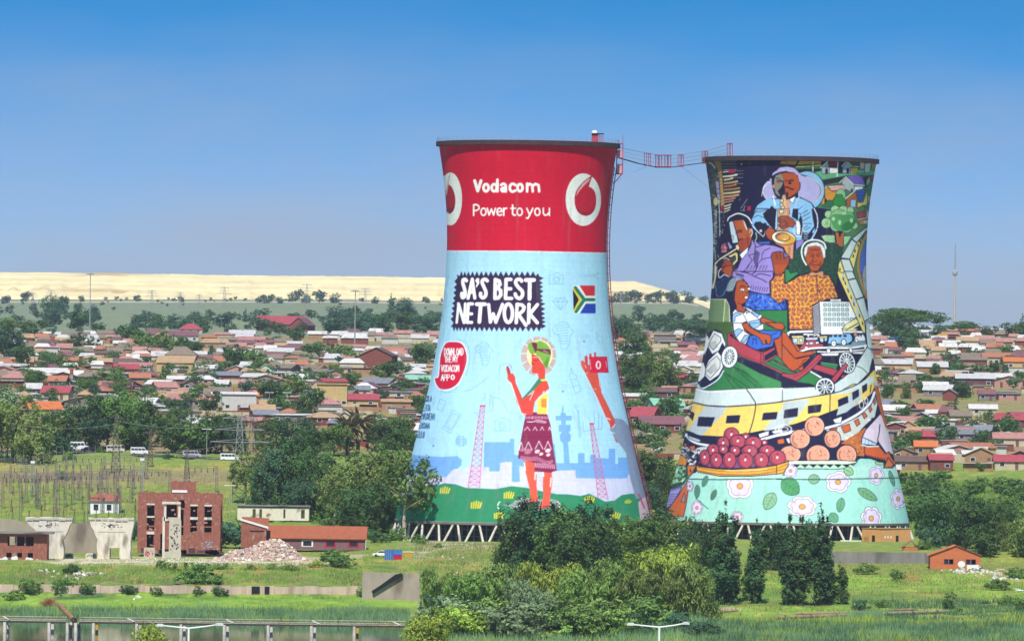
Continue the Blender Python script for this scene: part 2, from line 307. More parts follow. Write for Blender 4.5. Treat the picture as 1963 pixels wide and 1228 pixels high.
GLYPH = {
 'A': [[(0, 1), (.5, 0), (1, 1)], [(.22, .62), (.78, .62)]],
 'C': [[(1, .15), (.6, 0), (.15, .2), (0, .5), (.15, .85), (.6, 1), (1, .85)]],
 'D': [[(0, 0), (0, 1), (.6, .95), (1, .6), (.95, .3), (.6, .03), (0, 0)]],
 'E': [[(1, 0), (0, 0), (0, 1), (1, 1)], [(0, .5), (.8, .5)]],
 'F': [[(1, 0), (0, 0), (0, 1)], [(0, .5), (.8, .5)]],
 'H': [[(0, 0), (0, 1)], [(1, 0), (1, 1)], [(0, .5), (1, .5)]],
 'I': [[(.5, 0), (.5, 1)]],
 'K': [[(0, 0), (0, 1)], [(1, 0), (0, .55), (1, 1)]],
 'L': [[(0, 0), (0, 1), (.9, 1)]],
 'M': [[(0, 1), (.1, 0), (.5, .7), (.9, 0), (1, 1)]],
 'N': [[(0, 1), (0, 0), (1, 1), (1, 0)]],
 'O': [[(.5, 0), (.1, .2), (0, .6), (.3, 1), (.7, 1), (1, .6), (.9, .2), (.5, 0)]],
 'P': [[(0, 1), (0, 0), (.7, 0), (1, .25), (.7, .52), (0, .52)]],
 'T': [[(0, 0), (1, 0)], [(.5, 0), (.5, 1)]],
 'U': [[(0, 0), (0, .7), (.3, 1), (.7, 1), (1, .7), (1, 0)]],
 'V': [[(0, 0), (.5, 1), (1, 0)]],
 'W': [[(0, 0), (.25, 1), (.5, .4), (.75, 1), (1, 0)]],
 'X': [[(0, 0), (1, 1)], [(1, 0), (0, 1)]],
 'Y': [[(0, 0), (.5, .5), (1, 0)], [(.5, .5), (.5, 1)]],
}
def mural_advert():
    """Red band, slogan board, flag, woman with a phone, skyline and green hills."""
    P = Paint(758, 255, 1256, 1010, 'b2e1f8')
    ln = '86b3d3'
    # ------------- red band
    P.frame(780, 240, 3.071)
    P.p('d4002f', '-20,40 1480,40 1480,762 1165,752 700,741 228,739 -20,741')
    P.l('f6f4f4', 5, '-20,741 228,739 700,741 1165,752 1480,762')
    W = 'fbf9f2'
    P.l(W, 19, '399,327 417,387 436,327'); P.ring(W, 17, 466, 368, 15, 21); P.ring(W, 17, 514, 368, 15, 21)
    P.l(W, 17, '533,322 533,389', '555,352 567,345 580,352 582,368 582,390', '582,368 562,371 557,381 566,389 580,383', '638,352 622,345 608,356 607,378 620,391 638,385', sm=1)
    P.ring(W, 17, 666, 368, 15, 21)
    P.l(W, 16, '708,344 708,390', '708,358 722,346 738,353 741,390', '741,358 757,346 775,353 779,390')
    t = 10
    P.l(W, t, '393,468 393,531', '393,468 412,468 424,477 425,492 412,502 393,502', '473,489 484,529 497,493 510,529 521,489')
    P.ring(W, t, 451, 510, 15, 21); P.ring(W, t, 664, 510, 15, 21); P.ring(W, t, 768, 510, 15, 21)
    P.l(W, t, '530,510 560,508 556,493 545,488 534,494 530,510 534,525 546,531 558,526', '570,489 570,531', '570,500 578,490 588,489',
        '622,470 622,520 630,530 640,528', '612,489 640,489', '706,489 723,529', '741,489 722,531 712,548 704,546',
        '803,489 803,518 812,530 826,527 836,515', '839,489 839,531')
    P.e('f8f6f0', 1039, 438, 105, 155)
    P.p('cf0a2c', '1089,300 1072,358 1086,368 1106,392 1114,432 1110,480 1090,518 1055,533 1015,518 993,480 988,432 1000,388 1030,347 1062,318', sm=1)
    P.p('f2a9b4', '1080,310 1060,320 1030,347 1003,388 996,420 1018,385 1050,350 1072,330')
    P.l('7d1626', 3, '1089,302 1060,318 1030,345 1000,386 988,430', sm=1)
    P.p('a50a26', '993,480 1015,518 1055,533 1090,518 1108,486 1085,505 1055,513 1020,503', sm=1)
    P.e('f8f6f0', 256, 434, 69, 156)
    P.p('b5102c', '253,288 246,345 262,362 279,400 285,450 276,498 254,521 238,505 229,460 231,400 238,350', sm=1)
    P.p('e9a9a9', '249,295 238,345 231,400 229,440 238,400 246,350')
    P.p('7f1a2a', '238,505 254,521 276,498 281,470 262,490 245,485')
    # ------------- slogan board
    P.frame(860, 510, 9.445)
    top = [232, 293, 358, 432, 512, 592, 677, 763, 855, 945, 1041, 1137, 1233, 1330, 1430, 1530, 1620]
    q = [(150, 150), (200, 182)]
    for i, x in enumerate(top): q += [(x, 95 if i < 16 else 130), ((x + top[i + 1]) / 2 if i < 16 else 1640, 182)]
    R = [(1720, 218), (1705, 305), (1712, 372), (1715, 455), (1705, 545), (1712, 620), (1752, 680), (1750, 775), (1748, 860), (1750, 940), (1760, 1008), (1765, 1080), (1715, 1170)]
    for i, (x, y) in enumerate(R): q += [(x, y)] + ([(1638 + i * 5, (y + R[i + 1][1]) / 2)] if i < 12 else [])
    bot = [1640, 1540, 1450, 1340, 1250, 1150, 1055, 960, 870, 780, 690, 605, 515, 420, 350, 275, 210, 155, 95]
    q += [(1675, 1105)]
    for i, x in enumerate(bot): q += [(x, 1182), ((x + bot[i + 1]) / 2 if i < 18 else 75, 1100)]
    Lf = [(36, 1100), (36, 955), (47, 860), (55, 765), (65, 670), (78, 580), (85, 480), (95, 385), (105, 275)]
    for i, (x, y) in enumerate(Lf): q += [(x, y), (x + 55, (y + (Lf[i + 1][1] if i < 8 else 150)) / 2)]
    P.p('331d45', q)
    W = 'fdfbf4'
    P.l(W, 66, '322,262 300,240 262,250 258,310 285,400 298,470 290,540 255,570 236,532 240,492', '698,265 668,240 620,250 608,300 650,400 675,470 665,540 620,572 582,540 580,492', '1322,268 1290,238 1230,250 1217,310 1270,390 1330,450 1335,530 1290,582 1232,560 1207,505', sm=1)
    P.l(W, 60, '428,235 352,580', '428,235 474,575', '400,470 455,470'); P.p(W, '510,212 555,222 556,310 505,388 490,370 512,312 477,262')
    P.l(W, 66, '845,242 838,580', '845,242 915,268 930,330 880,392 942,440 945,520 900,575 838,582', '1040,242 1030,580')
    P.l(W, 62, '1040,240 1128,240', '1035,410 1125,410', '1030,583 1140,583'); P.l(W, 72, '1398,250 1545,250', '1470,260 1464,588')
    P.e('331d45', 890, 500, 14, 36)
    P.l(W, 48, '147,1018 178,690', '280,1018 300,678'); P.l(W, 58, '178,680 280,1020')
    P.l(W, 58, '358,682 335,1015', '360,682 432,682', '350,862 418,862', '335,1017 418,1017'); P.l(W, 70, '508,688 660,688', '582,690 556,1008')
    P.l(W, 60, '725,695 755,1012 808,860 856,1015 975,690'); P.ring(W, 64, 1082, 850, 74, 166)
    P.l(W, 64, '1240,690 1224,1020', '1240,690 1330,702 1368,742 1348,805 1262,880', '1270,880 1400,1068', '1456,690 1448,1022', '1608,695 1470,865 1605,1022')
    # ------------- flag and thin line drawings
    P.frame(780, 240, 3.071)
    P.p('f4f4f2', '978,942 1106,942 1112,1106 985,1108')
    P.p('d8232f', '1016,943 1106,943 1107,1003 1054,1003'); P.p('1e3fb0', '1054,1049 1110,1049 1112,1106 1018,1107')
    P.l('1f7a55', 20, '1044,1026 1100,1026', '992,956 1044,1026 996,1096')
    P.p('f0c92c', '978,950 1027,1026 984,1102'); P.p('14121c', '978,968 1012,1026 982,1086')
    P.l(ln, 3, '838,882 870,878 876,868 892,868 898,878 920,882 920,934 838,934 838,882', '1020,880 1112,880 1130,868', '1020,890 1112,890 1130,905',
        '858,1038 878,1016 928,1014 948,1040 905,1088 858,1038 948,1040', '878,1016 890,1040 905,1088 918,1040 928,1014', '890,1040 903,1016 918,1040')
    P.ring(ln, 3, 880, 908, 20, 20); P.ring(ln, 3, 880, 908, 12, 12)
    P.l('9cc0e4', 4, '245,880 235,950', '228,980 215,1060 212,1160', '236,1000 225,1080')
    def africa(x, y, k):
        o = [(0, 0), (40, -25), (75, -22), (90, 5), (120, 40), (95, 60), (92, 110), (70, 150), (40, 140), (38, 95), (25, 55), (0, 50), (-15, 20)]
        q = [(x + a * k, y + b * k) for a, b in o]
        P.l(ln, 3, q + q[:1])
        for i in range(8): P.l(ln, 3, [(x + (5 + i * 3) * k, y + (5 + i * 15) * k), (x + (88 - i) * k, y + (-10 + i * 17) * k)])
    africa(870, 1180, .95)
    # ------------- speech bubble
    P.frame(780, 620, 2.79)
    bub = '205,105 250,95 295,105 318,150 322,200 305,260 275,320 230,350 180,352 155,325 147,290 166,284 172,240 178,170'
    P.l('8fbde0', 4, '270,84 318,105 336,160 332,220 318,275', '165,345 205,368 240,362 270,340', sm=1)
    P.p('d60a36', bub, 7, 'eef6fb', 1)
    W = 'faf6f2'
    P.text(W, 5.5, 'DOWNLOAD', 200, 132, 13, 36, 0, 0); P.text(W, 5.5, 'THE', 202, 176, 13, 30); P.text(W, 5.5, 'MY', 246, 174, 15, 30)
    P.text(W, 5.5, 'VODACOM', 184, 222, 14, 34, 0, 0, .03); P.text(W, 5.5, 'APP', 184, 272, 16, 32, 0, 0, .05); P.ring(W, 8, 245, 286, 8, 11)
    ink = '3c5a86'
    P.text(ink, 4, 'HOLA', 98, 386, 9.5, 28, 0, .5, .1); P.text(ink, 4, 'HEITA', 84, 434, 9, 30, 0, .5, .1); P.text(ink, 4, 'AVUXENI', 76, 478, 11.5, 32, 0, .6, .1)
    P.text(ink, 4, 'HEKDAA', 62, 530, 10.5, 28, 0, .4, .1); P.text(ink, 4, 'HELLO', 52, 576, 9, 32, 0, .4, .1)
    africa(375, 118, .72)
    P.l(ln, 3, '190,560 245,462 290,485 235,585 190,560', '205,550 248,478 278,492 235,568 205,550', '160,455 178,402 208,415 190,470 160,455', '305,360 345,352 440,285', '492,400 495,225 535,210', '440,380 510,410 540,470 600,480',
        '470,520 495,515 500,505 530,505 535,515 555,520 555,572 470,572 470,520', '870,280 880,235 888,270 905,275 930,355 902,375 870,280', '880,300 912,295', '890,335 920,330',
        '905,435 895,445 912,460 922,605 930,605 918,460', '915,440 908,448', '1010,45 1020,65 1015,85 1028,100')
    P.ring(ln, 3, 512, 545, 20, 20); P.ring(ln, 3, 512, 545, 11, 11)
    for cx, cy in ((834, 362), (948, 95), (142, 652)):
        P.e('6d93c6', cx, cy, 6, 6)
        for r in (16, 28, 40): P.ring('9dbfe2', 3.5, cx, cy, r, r * .95, 0, 225, 315)
    P.e('79aee8', 291, 628, 30, 31)
    for i in (-18, -6, 6, 18): P.l('b2e1f8', 3, [(262, 628 + i), (320, 628 + i)])
    for i in (-14, 0, 14): P.ring('b2e1f8', 3, 291 + i * .4, 628, abs(i) + 1, 31)
    # ------------- skyline and hills
    B = '79adec'
    P.p(B, '-30,700 60,703 180,712 270,708 293,725 292,755 270,775 245,780 240,860 -30,860')
    P.p(B, '413,632 550,632 550,615 575,615 575,700 620,705 700,700 790,640 800,745 915,745 915,692 950,692 950,742 980,742 980,700 1012,700 1012,718 1080,720 1080,668 1114,668 1114,750 1130,750 1130,715 1300,715 1300,890 413,890')
    P.p(B, '830,445 838,445 838,476 850,476 850,492 882,492 882,517 850,517 850,540 875,540 875,572 865,580 878,600 875,625 862,635 872,755 840,755 836,640 820,625 818,600 828,580 812,575 812,540 826,540 826,517 795,517 795,492 822,492 822,476 830,476')
    P.l(B, 4, '835,432 835,480')
    P.p('d2d1ee', '-30,815 210,820 245,780 310,778 325,765 395,762 408,765 440,765 440,790 495,790 498,745 530,738 562,738 562,845 605,845 600,760 780,790 820,785 900,782 905,825 1040,828 1180,826 1180,808 1230,808 1300,820 1300,960 -30,960')
    for (x0, x1, y0, y1, n) in ((405, 358, 440, 875, 15), (988, 1050, 535, 940, 14)):
        wt, wb = (22, 62) if x0 < 900 else (16, 52)
        f = lambda t, sgn: (x0 + (x1 - x0) * t + sgn * (wt + (wb - wt) * t) / 2, y0 + (y1 - y0) * t)
        c = 'd06a92'
        P.l(c, 4, [f(0, -1), f(1, -1)], [f(0, 1), f(1, 1)])
        for i in range(n):
            a, b = i / n, (i + 1) / n
            P.l(c, 2.6, [f(a, -1), f(a, 1)], [f(a, -1), f(b, 1)], [f(a, 1), f(b, -1)])
        P.l('8fa5cc', 2.5, [(x0 - 45, y0 - 10), (x0 - 45, y0 + 40), (x0 + 55, y0 + 25), (x0 + 55, y0 - 45)], [(x0 + 15, y0), (x0 + 12, y0 - 70)], [(x0 + 38, y0 + 20), (x0 + 38, y0 - 55)])
        P.l('d83a5c', 8, [f(0, -1), f(0, 1)])
    G = '2c8a5f'
    P.p(G, '-60,930 60,905 110,890 150,868 200,852 260,858 320,878 400,880 470,884 560,868 640,876 720,895 800,910 870,912 930,920 975,908 1010,925 1060,950 1110,945 1150,915 1200,908 1300,915 1300,1200 -60,1200', sm=0)
    for x, y, k in ((203, 888, 1), (370, 966, 1.1), (545, 914, 1.05), (40, 965, .9), (492, 1022, 1), (976, 938, 1), (1115, 1024, 1), (850, 1015, .6), (1183, 948, .6)):
        for i in range(-2, 3): P.l('f3d52e', 7 * k, [(x + i * 10 * k - 3, y + 17 * k), (x + i * 10 * k + i * 2 + 2, y - 16 * k + abs(i) * 4)])
    P.p('97a39d', '515,965 560,962 590,935 640,930 700,940 760,935 812,950 820,975 790,992 700,1000 620,1005 560,985', sm=1)
    P.ring('f4f4f0', 6, 495, 970, 8, 18, 10, 90, 270); P.ring('f4f4f0', 7, 790, 972, 28, 22, 0, -60, 80)
    # ------------- woman: lower half
    P.frame(960, 780, 6.14)
    P.p('8a1c4a', '300,60 540,60 585,205 610,400 628,560 660,745 600,762 400,750 385,640 205,600 212,520 245,330 270,200')
    sk, sk2 = 'e2503a', 'f05b41'
    P.p(sk2, '265,630 385,640 400,740 425,800 420,920 440,1060 440,1110 320,1130 285,1115 350,1090 340,960 300,800', sm=0)
    P.p(sk2, '500,745 600,762 608,880 590,1000 575,1100 580,1170 520,1190 380,1190 480,1150 500,1040 495,900', sm=0)
    P.p('8a1c4a', '205,560 385,620 420,560 630,560 660,745 600,762 400,750 388,650 205,602')
    P.l('fdf1e6', 14, '278,650 290,740', '405,770 402,850', '500,760 506,810', '592,830 584,930')
    P.p('3c3f66', '210,1120 330,1115 460,1105 462,1140 330,1180 215,1185'); P.p('3c3f66', '320,1180 380,1170 400,1228 330,1228')
    P.l('fbf4ee', 9, '212,1130 220,1170')
    c = 'e9b9c8'
    for i in range(15): P.l(c, 8, [(300 + i * 17.5, 105 + abs(7 - i) * .6), (302 + i * 17.5, 138)])
    P.l('f3dfe4', 9, '310,172 380,172 430,155 535,172', sm=1); P.l('f3dfe4', 7, '415,172 530,185')
    for x, d in ((312, 34), (405, 24), (487, 24), (575, 14)): P.l('f6e6ea', 8, [(x - d, 272), (x, 232), (x + d * .9, 272)])
    for x, y, d in ((240, 410, 26), (325, 408, 42), (450, 398, 46), (555, 402, 40)): P.l('f6e6ea', 9, [(x - d, y + 95), (x, y), (x + d, y + 92)])
    for x, y, r in ((255, 500, 30), (320, 520, 45), (430, 520, 32), (475, 550, 26), (555, 510, 34), (560, 560, 26)): P.e('c2748f' if x < 400 else 'efd3d4', x, y, r, r * .7, -20)
    for k in range(3): P.l(c, 6, [(230, 575 + k * 14), (330, 590 + k * 16), (430, 590 + k * 18), (530, 635 + k * 15), (615, 625 + k * 12)], sm=1)
    for i in range(20): P.l(c, 7, [(395 + i * 12.5, 655 + i), (400 + i * 12.5, 705 + i)])
    P.l('6a1238', 6, '250,350 400,345 600,345', '400,752 600,765')
    # ------------- woman: upper half
    P.frame(960, 630, 7.223)
    P.e('c9aaa4', 522, 380, 245, 275)
    for a in range(12):
        t = math.radians(a * 30 + 8); P.l('c4e6f6', 16, [(522 + 175 * math.cos(t), 370 + 205 * math.sin(t)), (522 + 250 * math.cos(t), 380 + 285 * math.sin(t))])
    P.e('f5f0b4', 540, 360, 178, 205)
    P.p('dd4636', '425,340 520,380 600,500 615,560 612,690 640,720 672,820 560,900 470,1010 440,1190 330,1195 280,1150 215,1000 160,790 130,740 90,690 95,640 78,570 75,525 95,512 120,550 140,620 165,610 200,670 205,740 300,960 420,900 540,720 520,690 520,620 435,612 432,500 420,480 430,440')
    P.p('3f7f5c', '520,690 620,690 600,720 560,740 440,860 320,965 300,955 400,850')
    P.p('e7dd55', '540,700 640,690 640,720 570,725'); P.p('dd4636', '545,745 640,735 672,825 590,890 500,960 430,1000 430,920')
    P.p('f2dd58', '500,1010 560,930 650,880 640,1180 500,1175'); P.p('ee8a3c', '555,965 635,965 632,1095 560,1085'); P.l('fbf6ea', 10, '655,870 645,1180')
    for y in (1010, 1050, 1110, 1145): P.l('c3a63a', 5, [(505, y), (550, y)])
    P.p('7fae3f', '380,215 430,190 495,180 540,165 620,200 670,260 692,340 680,430 640,550 610,530 540,420 480,345 420,345 385,300', sm=1)
    P.p('6f1c3a', '425,195 465,185 505,205 500,275 690,285 695,360 600,330 500,295 480,330 450,260'); P.l('f6e8e4', 8, '590,300 655,330')
    P.p('5d8f30', '600,470 660,380 650,500 620,545'); P.l('f6f2e8', 10, '520,385 580,475', '460,860 400,985', '600,862 580,890'); P.l('f6f2e8', 8, '445,392 505,390')
    P.l('6b1f22', 8, '455,440 505,438', '430,480 460,492'); P.l('bb3028', 6, '440,540 480,540')
    P.l('f4f8fa', 9, '130,740 160,800 280,1150 300,1172 350,1180', sm=1); P.l('5d4a78', 5, '110,480 120,500', '130,500 140,525', '145,525 150,550', '155,560 165,580')
    P.p('b02a4a', '80,520 100,512 135,600 112,640')
    # ------------- raised hand with a red phone
    P.frame(1080, 640, 7.675)
    P.p('e0523f', '255,400 290,385 325,430 350,440 500,520 515,640 545,730 560,860 640,1020 740,1228 800,1400 830,1560 790,1600 760,1560 740,1440 625,1228 470,880 330,590 265,470', sm=0)
    for x, y, w in ((335, 340, 46), (398, 300, 34), (466, 280, 30)): P.l('d8443c', w, [(x, y), (x + 6, 520)])
    P.p('e3093b', '380,340 638,332 662,565 395,560'); P.l('a80a2c', 6, '380,340 638,332 662,565 395,560 380,340')
    P.ring('f7f3f0', 22, 515, 455, 28, 52); P.l('f6e9e6', 8, '388,372 405,520', '625,400 640,490', '320,455 335,500', '330,575 355,570', '450,805 485,812', '525,690 545,790')
    P.l('f3f7f9', 6, '300,560 470,880 625,1228 745,1450')
    P.frame(780, 620, 2.79)
    P.p('8f9bb8', '1085,565 1112,505 1140,508 1160,515 1300,700 1300,930 1225,935 1195,830 1172,690 1140,645 1110,610')
    P.p('de4a3d', '1085,545 1105,498 1113,520 1108,552 1090,557'); P.l('f6f2ee', 5, '1070,505 1088,512', '1092,580 1110,586', '1100,555 1112,540')
    P.p('8a93ad', '1210,750 1300,820 1300,1000 1250,920')
    P.p('d9b8c2', '1236,955 1300,900 1300,1075 1250,1060'); P.l('cf3a66', 8, '1240,910 1270,985')
    return P
def mural_life():
    """Painted street life: two musicians, a waving elder, a child on a cart, a train, fruit and a flowered cloth."""
    P = Paint(1250, 285, 1766, 1012, '14113a'); P.OW = 1.3
    rng = random.Random(5); nrg = np.random.default_rng(7)
    K = '15112f'
    R1, R2, R3, R4, R5, R6 = (1350, 290, 10.233), (1510, 290, 10.233), (1350, 400, 10.233), (1510, 400, 10.233), (1350, 510, 10.233), (1510, 510, 10.233)
    R7, R8, R9, R10, R11, R12 = (1330, 620, 8.772), (1500, 620, 8.774), (1270, 740, 7.674), (1490, 740, 7.676), (1270, 870, 8.187), (1490, 870, 7.852)
    def dots(cols, n, t, w):
        q = P.pts(t); M = P.mask(q)
        if M is None: return
        ya, yb, xa, xb, m = M; r = w / P.k * P.S / 2
        for _ in range(n):
            x, y = rng.uniform(xa, xb - 1), rng.uniform(ya, yb - 1)
            if not m[int(y) - ya, int(x) - xa]: continue
            a = rng.uniform(0, 3.14); e = r * rng.uniform(1, 3)
            P._stroke(rng.choice(cols), np.array([[x, y], [x + e * math.cos(a), y + e * math.sin(a)]]), w * rng.uniform(.6, 1.2))
    # ------------- left edge: dark crowd, woven band, slats
    P.frame(*R1)
    P.p('4a4a4c', '0,150 180,200 250,350 290,600 215,640 230,1228 230,3600 -200,3600 0,1228')
    dots(['8a8d8c', 'b9bdb8', '22222c', '6a5d52', '343440', 'd5d6d0'], 520, '0,170 200,210 270,420 300,620 260,1228 260,2900 60,2900 60,1228', 13)
    P.l('e8e6e2', 26, '80,215 150,250 210,330', sm=1)
    P.p('b58848', '175,180 330,160 352,400 385,800 402,1060 320,1095 312,900 292,520 245,340', 8, K)
    for i in range(15): P.l('e3c47c' if i > 5 else '7f5a28', 12, [(215 + i * 7 + (20 if i < 5 else 0), 235 + i * 58), (330 + i * 3.5, 205 + i * 58)])
    P.p('a9a3c6', '212,590 285,575 320,930 320,1020 262,1020 250,900', 6, K); P.l(K, 9, '225,740 300,735', '240,830 318,825', '255,950 320,945')
    P.e('ecd98c', 225, 985, 52, 88, 0, 6, K); P.l('d9d8d6', 22, '285,960 300,1228', '300,1228 305,1640'); P.l(K, 7, '318,1040 325,1640')
    for y, x2, c, w in ((395, 560, 'd9d0b8', 26), (485, 640, 'efe6c8', 34), (550, 560, 'e9d6a2', 34), (615, 650, 'dcb56a', 34), (680, 620, 'd07a44', 34), (745, 690, 'b8904e', 36), (815, 690, 'e7cf92', 40), (880, 670, 'e0a878', 36), (940, 600, 'cf8a6a', 34), (990, 570, 'c98a78', 26), (1065, 520, 'ddd6b0', 30), (1120, 510, 'ece6c4', 26), (1170, 500, 'e9e2c8', 20)):
        P.l(c, w, [(395 if y > 500 else 375, y + 12), (400 + (x2 - 400) * .5, y), (x2, y - 25)]); P.l(K, 7, [(395, y + 34), (x2, y + 10)])
    for y in (200, 255, 310, 365): P.l('b9b2a6', 14, *[[(x, y), (x + 22, y - 8)] for x in range(350, 620, 42)])
    for y in (390, 450, 520, 640): P.l('c9bfa6', 9, *[[(x, y), (x + 28, y - 9)] for x in range(600, 740, 44)])
    P.p('c20d3c', '470,365 590,350 598,425 480,430'); P.p('c20d3c', '845,1080 915,1075 915,1160 845,1165'); P.p('a81c34', '310,1100 380,1050 400,1190 340,1160')
    P.l('d9d4c4', 9, '720,1120 845,935', '715,1165 800,1160', '770,1150 805,1060', '700,930 695,965'); P.p('efece4', '705,245 755,240 735,275')
    P.frame(*R3); dots(['e6e4da', 'b0aca2', '6a6a66', '201c30'], 130, '190,0 330,0 410,60 400,420 300,560 200,900', 17)
    P.l('c9c6c0', 12, '240,0 235,500', '300,0 305,560', '215,120 200,700', '200,760 230,1000', '270,900 300,1010'); P.p('b05060', '340,700 420,670 460,760 440,860 330,860'); dots(['7a2032', 'e8d6d4'], 14, '340,700 420,670 460,760 440,860 330,860', 20)
    # ------------- right top: hills, little houses
    P.frame(*R2)
    P.p('3f7f5c', '380,430 640,330 1800,330 1800,2200 1560,2300 1200,2300 900,1500 560,1100'); P.p('14113a', '560,1100 900,1150 1150,1500 1100,1700 900,1800 560,1500')
    P.p('d6962c', '-10,170 660,165 660,250 190,272 -10,265', 6, K); P.p('d6962c', '-130,185 -10,180 -10,265 -160,250', 6, K); P.p(K, '205,165 250,165 180,270 150,270')
    P.p('f1df80', '140,300 660,255 660,300 160,312', 4, K); P.p('2d6a38', '120,320 640,302 650,345 180,352'); P.p(K, '180,352 650,342 640,395 400,420 260,420')
    P.p('60b07f', '400,430 640,385 1700,375 1700,470 1150,480 690,565 640,520 520,450', 5, K); P.p('2c2226', '690,568 1150,488 1180,505 1030,595 720,665')
    P.p('a9b1bf', '668,440 668,310 790,205 815,300 815,440', 6, K); P.p('8e1c3c', '800,195 985,188 975,312 825,312', 6, K); P.p('f1f1ec', '818,318 975,318 975,428 818,438', 4, K); P.l('f4f4f0', 22, '650,320 790,195'); P.p(K, '740,340 785,340 785,440 740,440')
    P.p(K, '985,320 1080,320 1075,435 985,435'); P.p('a2a6c2', '1075,435 1080,310 1160,200 1240,300 1230,435', 6, K); P.p('2f5a3a', '1190,185 1400,178 1400,290 1250,290', 6, K); P.p('e9b638', '1235,325 1380,320 1380,430 1230,435', 5, K)
    P.l('f4f4f0', 18, '1250,303 1400,303', '1065,300 1155,190 1245,285'); P.p(K, '1155,330 1200,330 1200,435 1155,435')
    P.p('d7b2c4', '1410,200 1510,200 1500,350 1420,350', 4, K); P.p('c9d0d2', '1510,240 1640,215 1610,410 1510,420', 4, K); P.p('74c0a5', '1380,365 1500,360 1500,430 1380,440', 4, K); P.p('a5805a', '1640,225 1720,225 1700,370 1650,350')
    P.l('f0f0ec', 20, '498,165 492,440', '990,185 968,490')
    P.p('2c2226', '1490,500 1620,480 1600,700 1500,720'); P.p('a9b8b4', '1550,570 1610,480 1620,600 1540,690', 4, K); P.p('9a3440', '1615,480 1680,465 1670,620 1630,600', 4, K); P.p('4d7a4a', '1600,610 1680,640 1600,900 1540,740')
    P.p('b8bfc6', '1065,640 1065,590 1140,510 1300,660 1310,780 1240,800 1130,740', 6, K); P.p('7b60c2', '1145,480 1470,472 1515,665 1305,662', 6, K); P.l('f4f4f0', 16, '1020,612 1140,500 1300,657 1515,672'); P.p('f2f2ee', '1308,690 1480,690 1480,740 1340,765 1308,780', 4, K); P.p(K, '1240,740 1272,730 1272,790 1240,800')
    P.p('d6922c', '650,780 760,690 880,790 960,780 950,860 880,965 740,965 720,780', 6, K); P.p('d98a80', '770,672 1100,655 1135,770 870,782', 5, K); P.l('f6eeea', 12, '795,702 1112,690', '835,742 1125,730', '655,782 765,688'); P.p('d6922c', '662,910 725,905 725,1040 667,1048', 5, K); P.p(K, '722,930 770,930 750,1040 722,1040')
    P.p('2f8a3e', '870,1075 890,960 960,850 1010,805 1085,830 1150,1065', 5, K); P.p('93c58c', '960,785 1040,735 1120,785 1135,900 1100,925 1060,850 960,845', 5, K, 1); P.p('2c6a44', '690,1085 760,990 830,955 890,1000 880,1085', 4, K, 1)
    P.p('b5602e', '1155,910 1320,790 1372,930 1365,1140 1250,1140 1150,1090', 6, K); P.p('9ecbf0', '1237,945 1342,950 1335,1105 1225,1100', 6, K); P.l('f4f4f0', 18, '1130,932 1325,772'); P.p('efd46a', '1370,1005 1480,1000 1560,770 1560,1050 1480,1060 1370,1110', 4, K); P.p('2a55c8', '1340,762 1530,750 1460,998 1410,998', 6, K)
    for y in (815, 870, 930): P.l('14205a', 7, [(1360, y), (1510, y)])
    P.p('d99a98', '1570,880 1640,880 1620,985 1570,990'); P.p('62803c', '1330,1150 1490,1065 1540,1150 1330,1230', 4, K); P.l('e8eef0', 20, '1600,990 1580,1228')
    P.frame(*R4)
    P.p('5a8050', '1250,0 1600,0 1600,400 1250,560'); P.p('b0404c', '1350,90 1540,35 1555,160 1390,212', 6, K); P.l('eef0ee', 16, '1380,217 1570,172', '1555,40 1560,290'); P.p('c8864a', '1400,232 1560,200 1560,290 1410,322', 5, K); P.p('e9c9b0', '1490,240 1560,225 1560,290 1490,300')
    P.p('a9d4a0', '650,530 750,515 920,515 935,670 740,662', 5, K); P.p('a9d4a0', '1100,540 1255,535 1180,660 1100,740', 5, K)
    dots(['3f7a4a'], 60, '650,530 750,515 920,515 935,670 740,662', 7)
    P.p('b8622c', '930,450 1000,460 1020,560 1060,470 1150,460 1100,540 1085,760 1000,750 980,690 870,720 960,660 940,540', 7, K)
    for x, y, r in ((800, 110, 75), (930, 20, 85), (1090, 40, 100), (1230, 30, 70), (760, 280, 100), (1310, 330, 70), (950, 330, 115), (1150, 350, 120), (1000, 180, 170), (1200, 200, 130)): P.e('a9d09a', x, y, r, r, 0, 7, '1f4a36')
    for x, y, r in ((1000, 180, 165), (1200, 200, 125), (950, 320, 105), (1150, 340, 110)): P.e('8fbf86', x, y, r, r)
    P.p('4f9c5a', '860,130 1050,110 1290,130 1330,260 1250,390 1110,440 960,420 880,320', sm=1); P.p('2f7a42', '1060,330 1300,200 1330,280 1240,400 1110,440', sm=1)
    for x, y, rx, ry in ((1020, 270, 30, 50), (1250, 230, 32, 45), (1100, 90, 50, 30), (900, 200, 30, 40)): P.e('b7dba8', x, y, rx, ry)
    dots(['2f6a44'], 70, '680,280 760,180 860,300 800,400', 8)
    # ------------- leafy dark ground behind the elder
    P.p('1b4030', '150,790 420,640 760,640 1100,760 1040,960 980,1228 960,1500 0,1500 20,1050'); dots(['2f6a48', '0f2a26', '3c8456', '14243a'], 520, '150,790 420,640 760,680 1090,780 1030,960 980,1228 960,1500 0,1500 20,1050', 13)
    # ------------- drum and saxophone player
    P.frame(1260, 270, 3.148)
    P.e('8fc0e6', 905, 300, 105, 118, 0, 3, K); P.e('b4aee0', 812, 302, 178, 102, 0, 4, K); P.ring('f1edf2', 4, 820, 302, 172, 98, 0, -62, 50); P.ring('f1edf2', 4, 812, 302, 176, 100, 0, 130, 215)
    P.p('8cc0ea', '570,500 580,450 620,400 690,350 860,340 930,375 965,430 970,520 940,600 720,610 700,520 640,580 590,545', 4, K)
